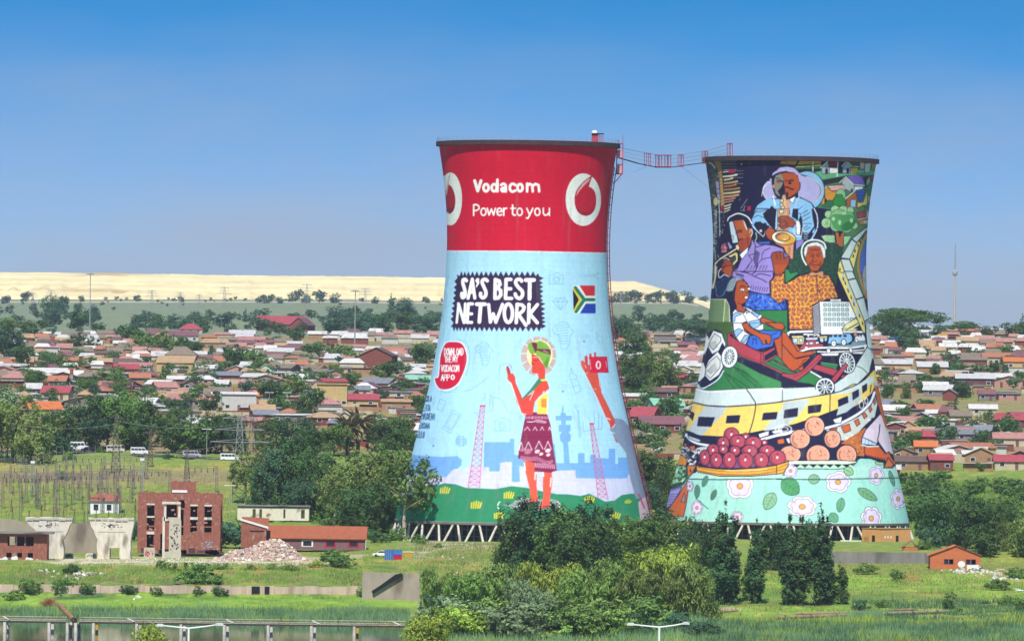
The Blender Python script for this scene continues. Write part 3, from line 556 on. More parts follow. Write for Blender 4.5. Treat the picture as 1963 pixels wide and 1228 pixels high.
    P.p(K, '640,470 690,390 720,420 720,600 660,560 600,520 590,545 640,575 700,520'); P.p(K, '830,360 870,430 840,520 880,600 920,600 960,530 966,440 930,400 945,520 900,560 880,480 850,420')
    P.frame(*R1)
    P.p('8cc0ea', '975,1200 1040,1060 1180,960 1330,900 1340,1070 1260,1040 1200,1060 1260,1150 1250,1228 980,1228'); P.l(K, 9, '1000,1210 1130,1130 1190,1130', '1080,1228 1200,1190', sm=1); P.l('f2f2f4', 26, '1350,880 1395,1060')
    P.p(K, '1320,520 1340,470 1420,400 1500,340 1660,310 1842,400 1842,900 1680,940 1560,960 1440,930 1380,850 1330,700')
    P.p('b34e1e', '1500,440 1600,420 1760,430 1842,480 1850,760 1800,840 1680,900 1600,920 1590,800 1560,600 1480,560')
    P.p('8a8578', '1370,560 1400,480 1490,440 1530,470 1560,600 1520,680 1540,800 1480,890 1400,830 1370,700')
    P.p('b9abdf', '1330,470 1350,420 1420,380 1480,320 1620,300 1760,330 1842,400 1842,470 1760,400 1620,385 1480,410 1400,440 1340,480'); dots(['8a86b4', 'e8e4f4'], 60, '1330,470 1420,380 1480,320 1620,300 1760,330 1842,400 1760,400 1620,385 1480,410', 9)
    P.l(K, 24, '1600,580 1680,570 1755,570', '1430,590 1500,580 1560,600', '1580,700 1680,720 1750,755'); P.p(K, '1640,590 1720,600 1700,650 1650,640'); P.p(K, '1440,780 1540,680 1590,760 1560,850 1600,900 1560,930 1500,900'); P.e('b34e1e', 1460, 610, 40, 22)
    for x in (1420, 1450, 1480): P.l(K, 8, [(x - 15, 520), (x + 10, 560)])
    P.e('d88a5a', 1355, 690, 22, 38)
    P.l('f3f0f2', 20, '1300,545 1310,550', '1270,610 1280,620'); P.l('e4e0f2', 14, '1235,640 1170,710 1140,800 1130,880', sm=1)
    P.frame(*R2)
    P.p('b34e1e', '-10,440 60,425 160,440 215,520 240,620 240,720 180,800 60,890 -10,900', 0); P.l(K, 14, '160,430 215,520 245,640 240,740 180,820 60,900'); P.l(K, 24, '20,575 110,570', '0,700 60,740 115,750'); P.p(K, '10,600 60,600 80,640 20,650')
    P.p('b9abdf', '-10,300 90,330 200,400 262,470 265,620 230,600 200,480 130,420 -10,400'); P.e(K, -10, 850, 22, 60)
    P.p('f4f1ee', '30,940 160,870 110,1020 60,1000', 7, K); P.p('8cc0ea', '160,1000 230,910 340,950 470,1020 560,1228 270,1228 150,1200', 7, K); P.l('b9c9ea', 22, '225,905 160,1000 150,1228')
    P.l(K, 7, '200,1150 290,1080', '270,1180 340,1130', '300,1228 380,1170')
    P.frame(*R4)
    P.p('8cc0ea', '270,0 470,0 500,200 520,330 490,380 420,480 300,470 290,330', 0); P.l(K, 9, '290,90 400,30', '290,160 430,80', '290,240 440,160', '290,290 420,290 470,300', '310,400 390,330', '350,420 440,360'); P.p(K, '470,0 560,0 590,200 590,380 520,330 490,180')
    P.l('dfe4f4', 22, '520,0 575,120 590,240 585,370'); P.l('cfe0f2', 16, '575,410 515,535'); P.p('8cc0ea', '490,430 545,370 520,470 480,490'); P.p(K, '300,470 420,480 400,600 280,610'); P.l('bcd8ee', 15, '320,500 400,500', '315,545 400,545', '320,585 390,590')
    P.l('f4f4f2', 14, '160,540 270,545 290,380'); P.p('f6f4ef', '160,230 230,240 255,340 245,510 170,500', 6, K); P.p('a6d0f0', '85,400 150,390 160,500 120,520'); P.p('8f80cc', '160,640 330,600 290,700 160,810', 5, K)
    P.frame(*R3)
    P.p('8cc0ea', '930,200 980,100 1040,0 1250,0 1260,60 1160,90 1180,180 1300,340 1190,460 1160,550 1050,480 930,350', 8, K)
    P.p(K, '970,310 1010,260 1100,250 1150,290 1200,270 1240,330 1290,340 1190,470 1160,540 1040,440'); P.l('e9f2f6', 13, '960,350 1150,545', '1165,550 1200,440 1290,350'); P.ring('f4f4f2', 18, 1110, 435, 16, 18); P.l(K, 9, '980,70 1080,60 1230,20', '960,180 1050,130 1180,180')
    P.p(K, '1260,0 1420,0 1420,430 1300,340 1180,180 1160,90'); P.p('9fcdf0', '1420,0 1450,0 1440,180 1430,380 1390,420 1400,200'); P.p('9fcdf0', '1690,0 1740,0 1700,160 1660,160'); P.p(K, '1740,0 1842,0 1842,230 1720,160')
    P.p('3c66c4', '1010,650 1290,640 1290,690 1020,700', 6, K)
    # saxophone
    P.frame(*R1); P.p('d9a87a', '1540,850 1590,850 1610,950 1650,1000 1680,1228 1500,1228 1510,950', 5, K); P.p('de9a80', '1620,940 1680,950 1670,1228 1615,1228'); P.l('f0e0a0', 12, *[[(1515, y), (1600, y - 12)] for y in range(960, 1220, 50)])
    for y, x in ((1050, 1515), (1180, 1515), (1100, 1540), (970, 1520)): P.e('e9d9b0', x, y, 34, 34, 0, 7, K)
    P.frame(*R3); P.p('d9a87a', '1440,0 1670,0 1650,430 1440,430', 6, K); P.e('e9d9b0', 1515, 55, 48, 42, 0, 8, K); P.p('d98a70', '1620,0 1670,0 1650,420 1600,420')
    P.p('9e421e', '1440,180 1500,140 1640,145 1750,210 1790,290 1740,370 1650,350 1560,410 1520,390 1440,320 1500,300 1450,250', 7, K)
    for t in ('1470,200 1600,240', '1460,260 1600,270 1640,300', '1470,330 1560,340 1640,310', '1500,390 1580,330'): P.l(K, 9, t, sm=1)
    P.p('b34e1e', '1190,470 1250,370 1330,370 1400,440 1330,600 1300,620 1240,570', 7, K)
    P.p('dd8a5e', '1310,620 1330,560 1400,690 1560,760 1640,960 1740,1000 1760,700 1800,600 1760,560 1500,640', 8, K); P.p('d9a040', '1600,760 1690,720 1680,920 1640,920'); P.p('e0907c', '1700,740 1750,700 1740,980 1690,940'); P.l(K, 8, *[[(1645, y), (1690, y - 4)] for y in range(750, 900, 34)])
    P.e('f0d6a0', 1560, 572, 240, 132, 8, 10, K); P.e('d9a030', 1620, 600, 165, 90, 8); P.e('f5ecc8', 1480, 560, 150, 105, 8); P.e('cf8a4a', 1540, 555, 145, 80, 6, 9, K); P.e('d9a040', 1590, 560, 90, 60); P.l('f8f2e4', 18, '1560,600 1590,605'); P.l(K, 12, '1420,560 1440,520 1490,495', sm=1)
    # ------------- trumpet player
    P.frame(1260, 270, 3.148)
    P.p('9d88d2', '455,780 500,755 560,640 590,600 620,625 690,625 760,660 800,700 790,740 700,760 690,920 600,905 560,870 540,845 470,820 440,815', 4, K)
    P.frame(*R5); P.p('9d88d2', '560,80 700,100 860,130 920,-120 1360,-120 1370,130 1330,290 1300,300 1290,540 1180,550 900,490 880,400 760,240 550,210', 7, K)
    P.l(K, 13, '560,80 860,140 1000,210 1150,270 1230,320', '930,170 1010,110 1150,85 1290,90', '1000,190 1100,150 1300,190', sm=1)
    for i in range(8): P.l(K, 9, [(930 + i * 45, 380 + i * 6), (905 + i * 45, 450 + i * 8)], [(620 + i * 20, 130 + i * 5), (635 + i * 20, 180 + i * 5)])
    for i in range(7): P.l(K, 8, [(850 + i * 75, 20), (820 + i * 75, 100)])
    P.frame(*R3)
    P.p('9d88d2', '930,580 1000,700 1010,760 1200,700 1360,720 1540,780 1620,960 1600,1228 560,1228 650,1180 720,1000 860,830 920,700', 9, K)
    P.l(K, 11, '1290,770 1180,820 1130,900 1130,990 1320,950', '870,910 990,880 1000,730', '870,910 940,1010 780,1228', '1130,990 1050,1080 1000,1228', sm=0)
    for i in range(7): P.l(K, 8, [(1000 + i * 14, 800 + i * 10), (960 + i * 10, 1000 + i * 30)], [(880 + i * 60, 1110), (840 + i * 60, 1190)])
    P.l('f6f4f2', 26, '460,240 480,180 560,130 660,95 770,120 870,180 930,290', sm=1)
    P.p(K, '460,240 540,160 640,110 740,120 840,180 915,280 930,400 870,560 620,760 560,700 480,520 455,400')
    P.p('ba5828', '570,240 760,215 800,330 850,410 870,370 930,390 930,560 890,720 830,780 700,860 690,760 650,700 690,620 640,480', 0)
    P.p('cfe0ee', '485,260 560,240 600,380 640,520 670,660 560,680 520,500', 5, K); P.p('a53e1c', '690,620 760,600 850,560 900,590 880,720 800,790 700,850 690,760'); P.p('f3e4da', '760,225 790,250 850,400 830,420 790,330')
    P.l(K, 16, '640,440 690,420 750,425', '620,490 690,450 740,460', '670,640 720,590 760,600'); P.l(K, 9, '820,510 860,570 850,680', sm=1); P.e('d98a5a', 900, 440, 34, 60, 10, 6, K); P.l('e9efe0', 18, '930,400 945,470 920,540', sm=1); P.l('a9d0a0', 20, '1010,470 1030,560 1000,630', sm=1)
    P.p('f6f5f2', '690,900 870,740 850,860 740,990', 6, K); P.l(K, 9, '500,520 570,530 570,620')
    P.p('a9a0d8', '450,660 480,650 560,760 500,800', 5, K)
    P.p('ead9a0', '200,1060 330,950 620,770 610,720 660,690 695,760 680,830 640,800 300,1010 230,1100 240,1228 190,1228', 8, K); P.p('e9d27c', '460,930 620,850 660,880 660,1020 560,1130 540,1080 620,1000 610,910 520,960', 6, K); P.l('f5efd2', 16, '280,1010 620,800'); P.e('2a4a50', 555, 1000, 55, 40, -10)
    P.p('9e421e', '350,1080 400,980 500,1000 560,1080 560,1240 320,1240', 7, K); P.l(K, 9, '300,1120 400,1050', '310,1170 420,1120'); P.l('f4eee4', 14, '380,990 420,965 490,1000', sm=1)
    P.frame(*R5)
    P.p('b34e1e', '345,90 420,0 560,-10 555,110 520,210 400,150', 7, K); P.l('f4efe6', 18, '330,50 285,110 290,220 350,200 390,165 500,215', sm=1)
    P.p('12264e', '230,330 300,240 400,180 520,220 430,400 420,560 340,600 260,600 235,500'); dots(['2a4a86', '0c1430', '4a78b0'], 100, '230,330 300,240 400,180 520,220 430,400 420,560 340,600 260,600', 10); P.l('8fb4d8', 10, '225,400 240,560 300,600 370,560 420,470', sm=1)
    P.p('e9dfb4', '200,0 260,0 250,160 200,420 165,460 160,430 200,250'); P.l(K, 7, '250,0 230,250 190,440', '270,60 230,380')
    # ------------- elder, raised hand, patterned shirt
    def giraffe(t, seed):
        q = P.pts(t); M = P.mask(q); ya, yb, xa, xb, m = M
        P.put(M, 'eda936'); g = np.random.default_rng(seed); st = 27.0
        c = np.array([(x + g.uniform(-9, 9), y + g.uniform(-9, 9)) for x in np.arange(xa - st, xb + st, st) for y in np.arange(ya - st, yb + st, st)])
        Y, X = np.mgrid[ya:yb, xa:xb].astype(np.float32)
        wx = X + 3.5 * np.sin(Y / 5.1) + 2 * np.sin(X / 2.7 + Y / 4.); wy = Y + 3.5 * np.sin(X / 4.7) + 2 * np.sin(Y / 3.1)
        d1 = np.full(X.shape, 1e9, np.float32); d2 = d1.copy(); idx = np.zeros(X.shape, int)
        for i, (cx, cy) in enumerate(c):
            d = np.hypot(wx - cx, wy - cy); n = d < d1; d2 = np.where(n, d1, np.minimum(d2, d)); idx[n] = i; d1 = np.where(n, d, d1)
        e = d2 - d1
        P.put((ya, yb, xa, xb, m & (e > 6.5)), '6a2a2a'); P.put((ya, yb, xa, xb, m & (e > 8.2)), 'ad5646')
        P._stroke(K, np.vstack([q, q[:1]]), 9)
    P.frame(*R4)
    P.l('f5f5f3', 30, '365,1100 300,985 272,850 300,720 380,640 500,612 620,625 715,680 748,780', sm=1)
    P.p('b34e1e', '390,745 540,722 645,745 690,860 722,980 700,1070 620,1190 600,1228 560,1330 480,1330 440,1190 370,1070 345,960 372,880', 7, K)
    P.p('e3e7ea', '320,880 330,770 390,700 480,662 580,655 680,705 738,800 735,960 700,965 680,860 640,745 540,722 395,748 380,850 345,960', 6, '6a6a78'); dots(['8a8d9a', 'ffffff'], 70, '320,880 330,770 390,700 480,662 580,655 680,705 738,800 735,960 640,745 540,722 395,748', 8)
    P.l(K, 10, '385,880 430,870 500,890', '560,890 620,870 650,890', '430,800 520,790 640,795', '455,830 540,815 620,825'); P.l(K, 16, '440,930 500,925', '570,920 620,930'); P.l(K, 10, '510,900 490,1000 470,1030 560,1040 570,1020', '440,1080 470,1060 520,1100 570,1095 620,1080', '460,1130 540,1145 610,1125', '440,1050 420,1110', '640,1040 650,1100', sm=1)
    P.p('8f3a14', '470,1100 620,1085 600,1120 500,1120')
    P.frame(*R6); P.p('b34e1e', '400,-20 640,-20 615,70 540,100 450,70', 6, K); P.l('7a2f14', 12, '500,15 560,20')
    P.frame(1260, 270, 3.148)
    giraffe('685,950 680,850 705,820 700,800 770,795 772,860 810,840 850,815 920,795 960,790 1040,810 1070,870 1095,945 1020,960 960,985 940,1020 945,1140 795,1140 788,1000 785,960 722,985', 3)
    P.frame(*R6); P.p('c98a5a', '400,150 470,110 560,130 640,100 700,90 715,250 570,175 460,205', 8, K); P.l(K, 9, '565,180 600,690'); P.e('6a2a6a', 622, 488, 16, 18, 0, 4, K)
    P.frame(*R3); P.p('9e421e', '1310,920 1340,860 1400,845 1480,835 1550,850 1580,960 1680,930 1660,1080 1560,1228 1520,1300 1390,1300 1360,1180', 9, K); P.l(K, 10, '1400,850 1440,990', '1480,850 1500,990', '1550,860 1570,1000', '1480,1120 1470,1180')
    P.frame(*R5); P.p('b34e1e', '1380,-30 1640,-30 1560,110 1400,150 1380,90', 0)
    P.p('2f8448', '1580,60 1650,60 1690,140 1842,110 1842,150 1610,330 1590,300', 6, K)
    # ------------- blue spotted cloth, goal net, child
    P.p('3a6ad0', '830,500 1190,555 1280,570 1470,745 1590,650 1610,850 1000,865 800,780', 7, K); dots(['142a86', '6a94e6', '1c3aa0'], 150, '830,500 1190,555 1280,570 1470,745 1590,650 1610,850 1000,865 800,780', 26)
    P.p('2c7a40', '1010,870 1630,860 1640,1500 1000,1500', 6, K); P.p('14113a', '130,460 220,420 240,600 600,600 560,1228 500,1228 500,650 140,650')
    P.p('6f8a5c', '140,650 420,650 500,870 505,1100 80,1130 60,1000'); dots(['5c7450', '869e6e'], 160, '140,650 420,650 500,870 505,1100 80,1130 60,1000', 7); P.l('f0ecc0', 16, '130,648 425,648', '410,660 375,1110', '80,1128 505,1100', '425,650 490,790 505,1100'); P.l('c9c890', 6, *[[(395, y), (495, y + 5)] for y in range(720, 1100, 34)])
    P.p('3f6a34', '80,1135 520,1110 560,1400 0,1400')
    P.p(K, '420,560 430,430 480,300 560,230 700,220 850,330 880,500 870,620 740,760 760,800 620,780 560,640'); P.p('8a96a2', '425,470 450,380 500,280 560,230 680,215 770,270 640,290 600,390 560,480 470,500'); dots(['5c6a78', 'b4c0c8'], 90, '425,470 450,380 500,280 560,230 680,215 770,270 640,290 600,390 560,480', 9)
    P.p('b34e1e', '640,300 720,275 800,300 860,370 870,500 885,560 870,640 800,710 740,750 740,800 820,840 780,910 620,860 640,790 590,660 600,520', 7, K)
    P.e('fbfbf9', 750, 465, 44, 28, 0, 6, K); P.e('fbfbf9', 878, 445, 32, 26, -20, 6, K); P.e(K, 745, 475, 12, 12); P.p('fbfbf9', '780,600 860,580 855,635 800,635', 6, K); P.l(K, 16, '705,400 760,385 810,405', sm=1); P.l(K, 9, '660,700 690,740 760,745', '770,590 780,610', '820,520 850,530', sm=1)
    P.p('f4f4f2', '560,900 610,840 660,890 780,920 830,850 800,790 960,870 1140,970 1090,1040 1060,1030 1170,1228 560,1228 550,1050', 8, K)
    for t in ('555,960 620,900 740,940 610,990 600,1080 555,1090', '940,880 1090,950 1040,1010 920,920', '870,1090 1080,1040 1120,1150 980,1205 900,1190', '650,1160 820,1080 740,1150 650,1210', '830,860 900,900 820,930', '750,790 820,800 810,830 750,810'): P.p('93bfe8', t, 6, K)
    P.l(K, 9, '760,930 830,1060 880,1180', '830,840 950,930 1050,1020')
    P.p('bd5222', '1090,1040 1160,1000 1420,1110 1540,1110 1590,1200 1560,1260 1400,1228 1120,1100', 9, K); P.p('bd5222', '740,1150 830,1090 880,1160 950,1228 990,1290 720,1290', 9, K)
    # ------------- ball, ground, cart, legs
    P.frame(*R7)
    P.p('2f7a42', '240,0 640,0 800,600 1600,500 1842,300 1842,1120 800,1110 0,1110 60,900 160,500'); P.p('44602e', '230,-30 650,-30 640,150 500,200 230,160')
    for i in range(9): P.l('10301e', 9, [(480 + i * 50, 800 + (i % 3) * 60 - i * 34), (700 + i * 120, 1120 - i * 18)])
    P.p('3f8a4e', '700,640 1300,880 1700,1100 1200,1090')
    P.e('171336', 290, 590, 235, 500, 12, 0); P.p('171336', '60,990 90,850 180,560 240,180 330,120 500,200 530,420 500,760 400,960 150,1090')
    W = 'f3f3ef'
    P.p(W, '330,120 470,170 530,330 530,400 480,320 420,450 310,510 250,400 245,280'); P.p('e6e7e0', '350,165 450,230 455,290 330,445 270,380 262,310', 6, K); P.p(W, '400,470 470,560 490,730 420,860 270,960 190,870 190,770 250,620'); P.p('e6e7e0', '385,540 445,620 440,740 280,920 200,850 205,750 270,640', 6, K)
    P.p(W, '230,190 250,260 240,380 160,580 190,360'); P.p(W, '150,620 190,740 180,880 90,980 110,780'); P.l('dbe9f4', 24, '75,1000 100,1080 200,1070 400,940 500,790', sm=1)
    for i in range(9): P.l('8a8a88', 5, [(270 + i * 4, 330 + i * 14), (360 + i * 6, 290 + i * 12)], [(215 + i * 8, 800 + i * 10 - i * 4), (350 + i * 6, 660 + i * 14)])
    c = 'b3404e'
    P.p('171336', '740,560 1140,690 1579,900 1842,1010 1842,1110 1500,990 1100,830 740,640'); P.p(c, '565,170 660,140 700,230 900,370 1140,480 1360,390 1400,540 1180,670 1842,960 1842,860 1500,760 1350,600 1700,800 1842,880 1842,1010 1150,690 760,540 560,350', 7, K)
    P.p('171336', '590,190 640,160 700,240 860,330 800,330'); P.p('171336', '1030,440 1330,370 1360,400 1170,490'); P.p('171336', '1190,540 1380,420 1390,520 1190,630'); P.p(c, '1130,510 1175,515 1165,660 1120,660', 6, K)
    P.l('7a2230', 10, '600,215 1140,505', '700,480 1120,640')
    P.p('2f7a42', '1250,640 1320,610 1600,760 1600,800 1430,730', 5, K)
    P.p('f3f3f0', '660,-10 700,-10 830,-10 850,130 950,190 870,350 770,310 700,220 670,110', 7, K)
    for t in ('670,130 750,80 830,110 760,180 710,240', '790,300 860,190 940,200 850,320'): P.p('93bfe8', t, 6, K)
    P.p('f3f3f0', '1000,80 1170,0 1170,100 1100,110', 5, K); P.p('93bfe8', '930,0 1140,-20 1080,60 1000,80', 5, K)
    P.p('3568d2', '885,350 950,200 1100,190 1110,110 1470,120 1460,230 1350,260 1330,380 1050,440 960,400', 8, K); P.l(K, 9, '1000,250 990,350', '1040,250 1060,350', '980,250 1070,270', '1300,190 1410,150', sm=1)
    P.p('bd5222', '810,0 900,-20 950,60 1100,150 1290,190 1310,270 1280,350 1230,340 1200,280 1220,340 1160,350 1100,240 960,170 840,80', 9, K); P.l(K, 14, '1210,270 1230,330')
    P.p('bd5222', '1200,-20 1500,-10 1530,60 1480,110 1380,90', 8, K)
    P.p('bd5222', '1345,270 1420,250 1500,140 1579,190 1842,480 1842,560 1700,480 1842,720 1842,800 1700,760 1579,700 1420,560', 9, K)
    P.frame(*R8)
    P.p(K, '90,130 1400,100 1420,400 1330,600 1240,690 940,700 650,680 560,560 330,480'); P.p('2f7a42', '650,650 930,690 900,770 650,700'); P.l('7fb08a', 9, '640,650 930,690', '760,740 900,760')
    P.l('f3f3ef', 38, '90,165 130,140 560,128 1380,140'); P.l('f3f3ef', 26, '90,160 100,200', '360,180 620,185', '430,190 435,215', '600,190 600,215'); P.p('d9d4ea', '390,240 590,230 590,270 400,275')
    P.p('e9d27c', '150,205 340,200 370,240 360,350 190,350', 6, K); P.p('b9d8f0', '165,245 250,240 255,320 185,330', 6, K); P.p('b9d8f0', '275,245 340,245 345,310 285,320', 6, K); P.p('e9d27c', '600,215 760,205 750,240 620,245', 5, K); P.p('b9d8f0', '620,245 690,240 690,310 640,310', 5, K); P.p('b9d8f0', '705,240 755,240 740,300 710,300', 5, K)
    P.p('7f98a8', '720,370 1150,350 1180,300 1400,270 1400,370 900,400'); P.p('b04656', '285,420 320,370 380,300 440,280 560,285 620,330 690,345 690,390 620,400 300,440', 7, K); P.p('efe9ea', '385,350 410,315 440,315 435,355', 4, K); P.p('efe9ea', '455,310 520,310 515,350 450,350', 4, K); P.p('efe9ea', '560,310 600,295 620,330 560,345', 4, K); P.e('f3f3ef', 400, 405, 32, 22, 0, 6, K)
    P.p('8cc0ea', '760,340 790,170 1140,165 1175,230 1170,290 1100,340', 7, K)
    for x in (790, 868, 945, 1030): P.p(K, [(x, 190), (x + 50, 188), (x + 45, 225), (x - 5, 222)])
    for x, y in ((862, 335), (1030, 315)): P.e('f6f6f4', x, y, 42, 52, 0, 8, K); P.e('6a8a9a', x, y, 10, 12)
    P.p('f3f3f0', '1200,300 1220,230 1260,190 1360,180 1390,230 1400,290', 6, K); P.p('cf8a78', '1200,150 1255,150 1255,210 1200,215', 5, K); P.e('f3f3ef', 1245, 285, 24, 30, 0, 5, K); P.p(K, '1270,195 1290,190 1290,220 1270,220'); P.p(K, '1310,190 1335,190 1330,220 1310,220')
    P.l('f3f3ef', 34, '300,470 460,420 700,405 1050,410 1250,395 1410,365', sm=1); P.l('f3f3ef', 24, '590,470 800,480 1110,465', '1180,455 1370,440'); P.p('f3f3ef', '745,420 805,420 805,505 745,500', 5, K); P.p('f3f3ef', '1120,410 1170,410 1175,490 1130,490', 5, K); P.p('f3f3ef', '620,500 960,490 930,540 680,540', 5, K); P.p('f3f3ef', '1370,370 1420,365 1400,430 1375,440'); P.p('f3f3ef', '1180,480 1380,470 1340,510 1180,500')
    # train sweeping down the right side
    P.p('f0e6a4', '985,120 1060,40 1300,-20 1390,80 1400,120 1110,118', 5, K); P.l(K, 7, '1070,110 1280,0'); P.p(K, '1220,118 1320,60 1330,118')
    P.frame(*R6)
    P.p(K, '960,240 1000,600 1010,690 1210,695 1180,570 1020,220'); P.p('f3f5f4', '620,690 1210,697 1345,995 1060,1228 1100,1340 650,1340', 7, K)
    P.p(K, '485,755 618,690 652,1340 500,1340')
    for i in range(14): P.l('f3f5f4', 17, [(500 + i * 1.2, 800 + i * 44), (608 + i * 2.4, 735 + i * 42)])
    for r, y in enumerate((758, 855, 945, 1040, 1142)):
        for q in range(7):
            x = 732 + q * 86 + r * 2
            if x < 1180 + r * 30 and (r < 4 or q < 5): P.p('cfe0e2' if (r + q) % 3 else 'b4dcd8', [(x - 26, y - 26), (x + 26, y - 26), (x + 26, y + 26), (x - 26, y + 26)], 9, '54646c')
    P.p('f3f5f4', '830,645 1050,645 1050,690 830,690', 7, K); P.l('7a868c', 9, '890,665 1000,668'); P.p(K, '760,690 830,630 1050,625 1060,645 830,645 800,690')
    P.p('f0e6a4', '1070,1228 1150,1130 1340,1020 1395,1100 1180,1228', 6, K); P.p(K, '1290,1228 1420,1140 1480,1228'); P.l(K, 8, '1180,1228 1395,1100')
    P.p('efdb7c', '975,130 990,0 1020,-80 1080,-10 1180,265 1340,655 1505,1085 1530,1300 1480,1300 1330,960 1160,570 1000,220', 7, K)
    for t in ('1060,20 1130,240 1120,330 1080,200', '1170,290 1240,470 1230,560 1170,400', '1290,560 1340,700 1320,840 1260,700', '1340,760 1420,900 1420,1060 1350,940'): P.p('c9cdc8', t)
    for x, y in ((1025, 70), (1090, 250), (1130, 330), (1185, 480), (1245, 610), (1300, 740), (1410, 970), (1470, 1120)): P.p(K, [(x - 16, y - 50), (x + 10, y - 10), (x + 16, y + 50), (x - 8, y + 20)])
    P.p('587a50', '1250,0 1390,0 1430,300 1500,560 1490,600 1340,240'); P.p('5470d4', '1410,-30 1490,-30 1470,120 1450,220'); P.p('b9b9b4', '1490,0 1560,0 1560,640 1530,560 1460,230')
    dots(['7a5040', '3a4a90', 'd9d0c8'], 60, '1490,0 1560,0 1560,640 1530,560 1460,230', 9); P.l('c58c44', 44, '1380,-20 1430,250 1500,480 1560,660', sm=1)
    TR = 'd3dfdd'
    P.p(TR, '1060,-30 1215,-30 1335,235 1180,265', 9, K); P.p(TR, '1182,278 1340,245 1490,600 1335,650', 9, K); P.p(TR, '1340,658 1500,615 1590,1030 1505,1085', 9, K); P.p(TR, '1505,1092 1595,1040 1640,1400 1560,1400', 9, K)
    P.frame(*R4)
    P.p('587a50', '1560,430 1400,760 1300,1228 1400,1228 1440,900'); P.p('5470d4', '1560,520 1490,740 1435,930 1415,1228 1480,1228 1530,1000 1560,700'); P.p('b9b9b4', '1530,1000 1490,1228 1570,1228 1570,900'); P.l('c58c44', 42, '1560,440 1440,760 1390,1000 1385,1228', sm=1)
    P.p('efdb7c', '1355,665 1460,590 1545,410 1400,760 1340,1000 1295,1190 1215,985', 7, K)
    for x, y in ((1320, 830), (1285, 930), (1380, 720), (1420, 650)): P.p(K, [(x, y - 40), (x + 16, y - 20), (x + 4, y + 40), (x - 16, y + 10)])
    P.p(TR, '1258,592 1580,330 1540,430 1358,662', 9, K); P.p(TR, '1040,960 1255,602 1355,672 1215,985', 9, K); P.p(TR, '1040,985 1210,995 1300,1228 1115,1228', 9, K); P.p('efdb7c', '1035,990 1110,1228 1090,1260 990,1228 1000,1080', 7, K); P.p(K, '1025,1150 1040,1190 1025,1228 1010,1200')
    # cart axle and front wheels, train roof
    P.frame(*R8)
    P.p(TR, '-200,1090 600,1060 880,1010 1120,830 1240,690 1420,400 1490,430 1520,560 1460,820 1250,1030 900,1180 560,1228 -200,1270', 8, K)
    P.l('4a5250', 12, '1235,710 1340,750 1445,850', sm=1)
    P.p(TR, '1400,-20 1480,-20 1510,430 1430,405 1410,200', 7, K)
    def wheel(cx, cy, rx, ry, rot, w, n=14):
        P.e('f1f4f2', cx, cy, rx, ry, rot, 9, K); P.e('2a3048', cx, cy, rx - w, ry - w, rot)
        for i in range(n):
            t = i / n * 6.283; r = math.radians(rot); a, b = (rx - w) * math.cos(t), (ry - w) * math.sin(t)
            P.l('eaf2ee', 17, [(cx, cy), (cx + a * math.cos(r) - b * math.sin(r), cy + a * math.sin(r) + b * math.cos(r))])
        P.e('f4f6f4', cx, cy, rx * .16, ry * .16, rot, 5, K)
    P.p('2f7a42', '0,1060 260,950 480,800 640,900 560,1040 200,1060'); P.p('171336', '-20,920 240,980 480,1010 540,1040 -20,1075')
    P.p('f3f3ef', '440,800 480,790 680,905 640,920', 4, K)
    wheel(1088, 655, 136, 182, -14, 26)
    P.p('b3404e', '560,680 940,780 860,880 500,760', 7, K); P.p('b3404e', '820,930 1060,655 1105,700 880,1000', 7, K); P.p('b3404e', '980,880 1050,850 1050,890 1000,930', 6, K)
    P.p('b3404e', '-10,830 180,850 330,790 600,510 670,540 660,590 480,780 240,970 -10,880', 8, K); P.l('6a1c2a', 9, '180,900 330,830 640,560')
    P.p('bd5222', '-10,140 60,150 250,460 360,480 540,440 580,480 470,530 300,560 220,580 300,560 450,540 470,570 400,640 300,730 180,805 100,750 -10,620', 9, K)
    P.l(K, 13, '-10,340 150,520 220,585 330,570 430,545', sm=1); P.l(K, 9, '330,630 400,600', '310,680 380,650', '280,720 350,700', '540,450 470,480')
    wheel(715, 1065, 160, 155, 0, 34, 11); P.p(K, '600,1160 700,1215 830,1170 870,1080 880,1140 830,1210 700,1240 620,1210')
    P.frame(*R7); wheel(600, 560, 138, 185, 8, 55)
    # ------------- train round the waist
    P.frame(*R9)
    P.p('14143a', '330,660 560,720 860,740 1280,690 1400,650 2100,520 2450,420 2700,300 2700,520 2400,640 2000,780 1400,900 600,880 330,720')
    P.p('f3cf68', '455,235 650,280 950,295 1370,268 1765,225 2200,150 2600,80 2800,-30 3000,-30 3000,200 2700,290 2300,440 1940,560 1280,690 860,740 560,725 350,650 380,500', 8, K)
    P.frame(*R9); G = 'bfcacd'
    P.p(G, '650,285 950,300 900,400 620,680 580,725 500,705 370,640 420,580 560,380'); P.p(G, '1765,330 1765,230 1905,260 1880,440 1765,620 1490,655 1560,540')
    P.frame(*R10); P.p('f3cf68', '900,140 1130,0 1290,-90 1440,-260 1460,-60 1390,100 1220,250 900,420', 0); P.p(G, '100,230 490,185 400,320 260,480 130,580 -60,620 -10,560'); P.p(G, '900,320 1120,60 1230,40 1250,180 1180,250 1020,380 870,430'); P.p('f3cf68', '0,235 130,220 0,330')
    P.p(TR, '-10,60 560,40 640,130 420,165 -10,230', 0); P.p(TR, '640,130 850,90 1130,-10 1420,-160 1420,-60 1250,30 1000,110', 0)
    P.frame(*R9); P.p(TR, '500,20 640,60 900,55 1250,40 1765,25 1765,225 1370,268 950,295 650,280 455,235', 9, '3a4040'); P.l('f3f6f4', 26, '510,35 640,75 900,70 1250,52 1765,36', sm=1)
    P.l('262a34', 15, '455,238 650,283 950,298 1370,270 1765,227', '1235,40 1330,180 1370,268 1340,470 1275,690', sm=1)
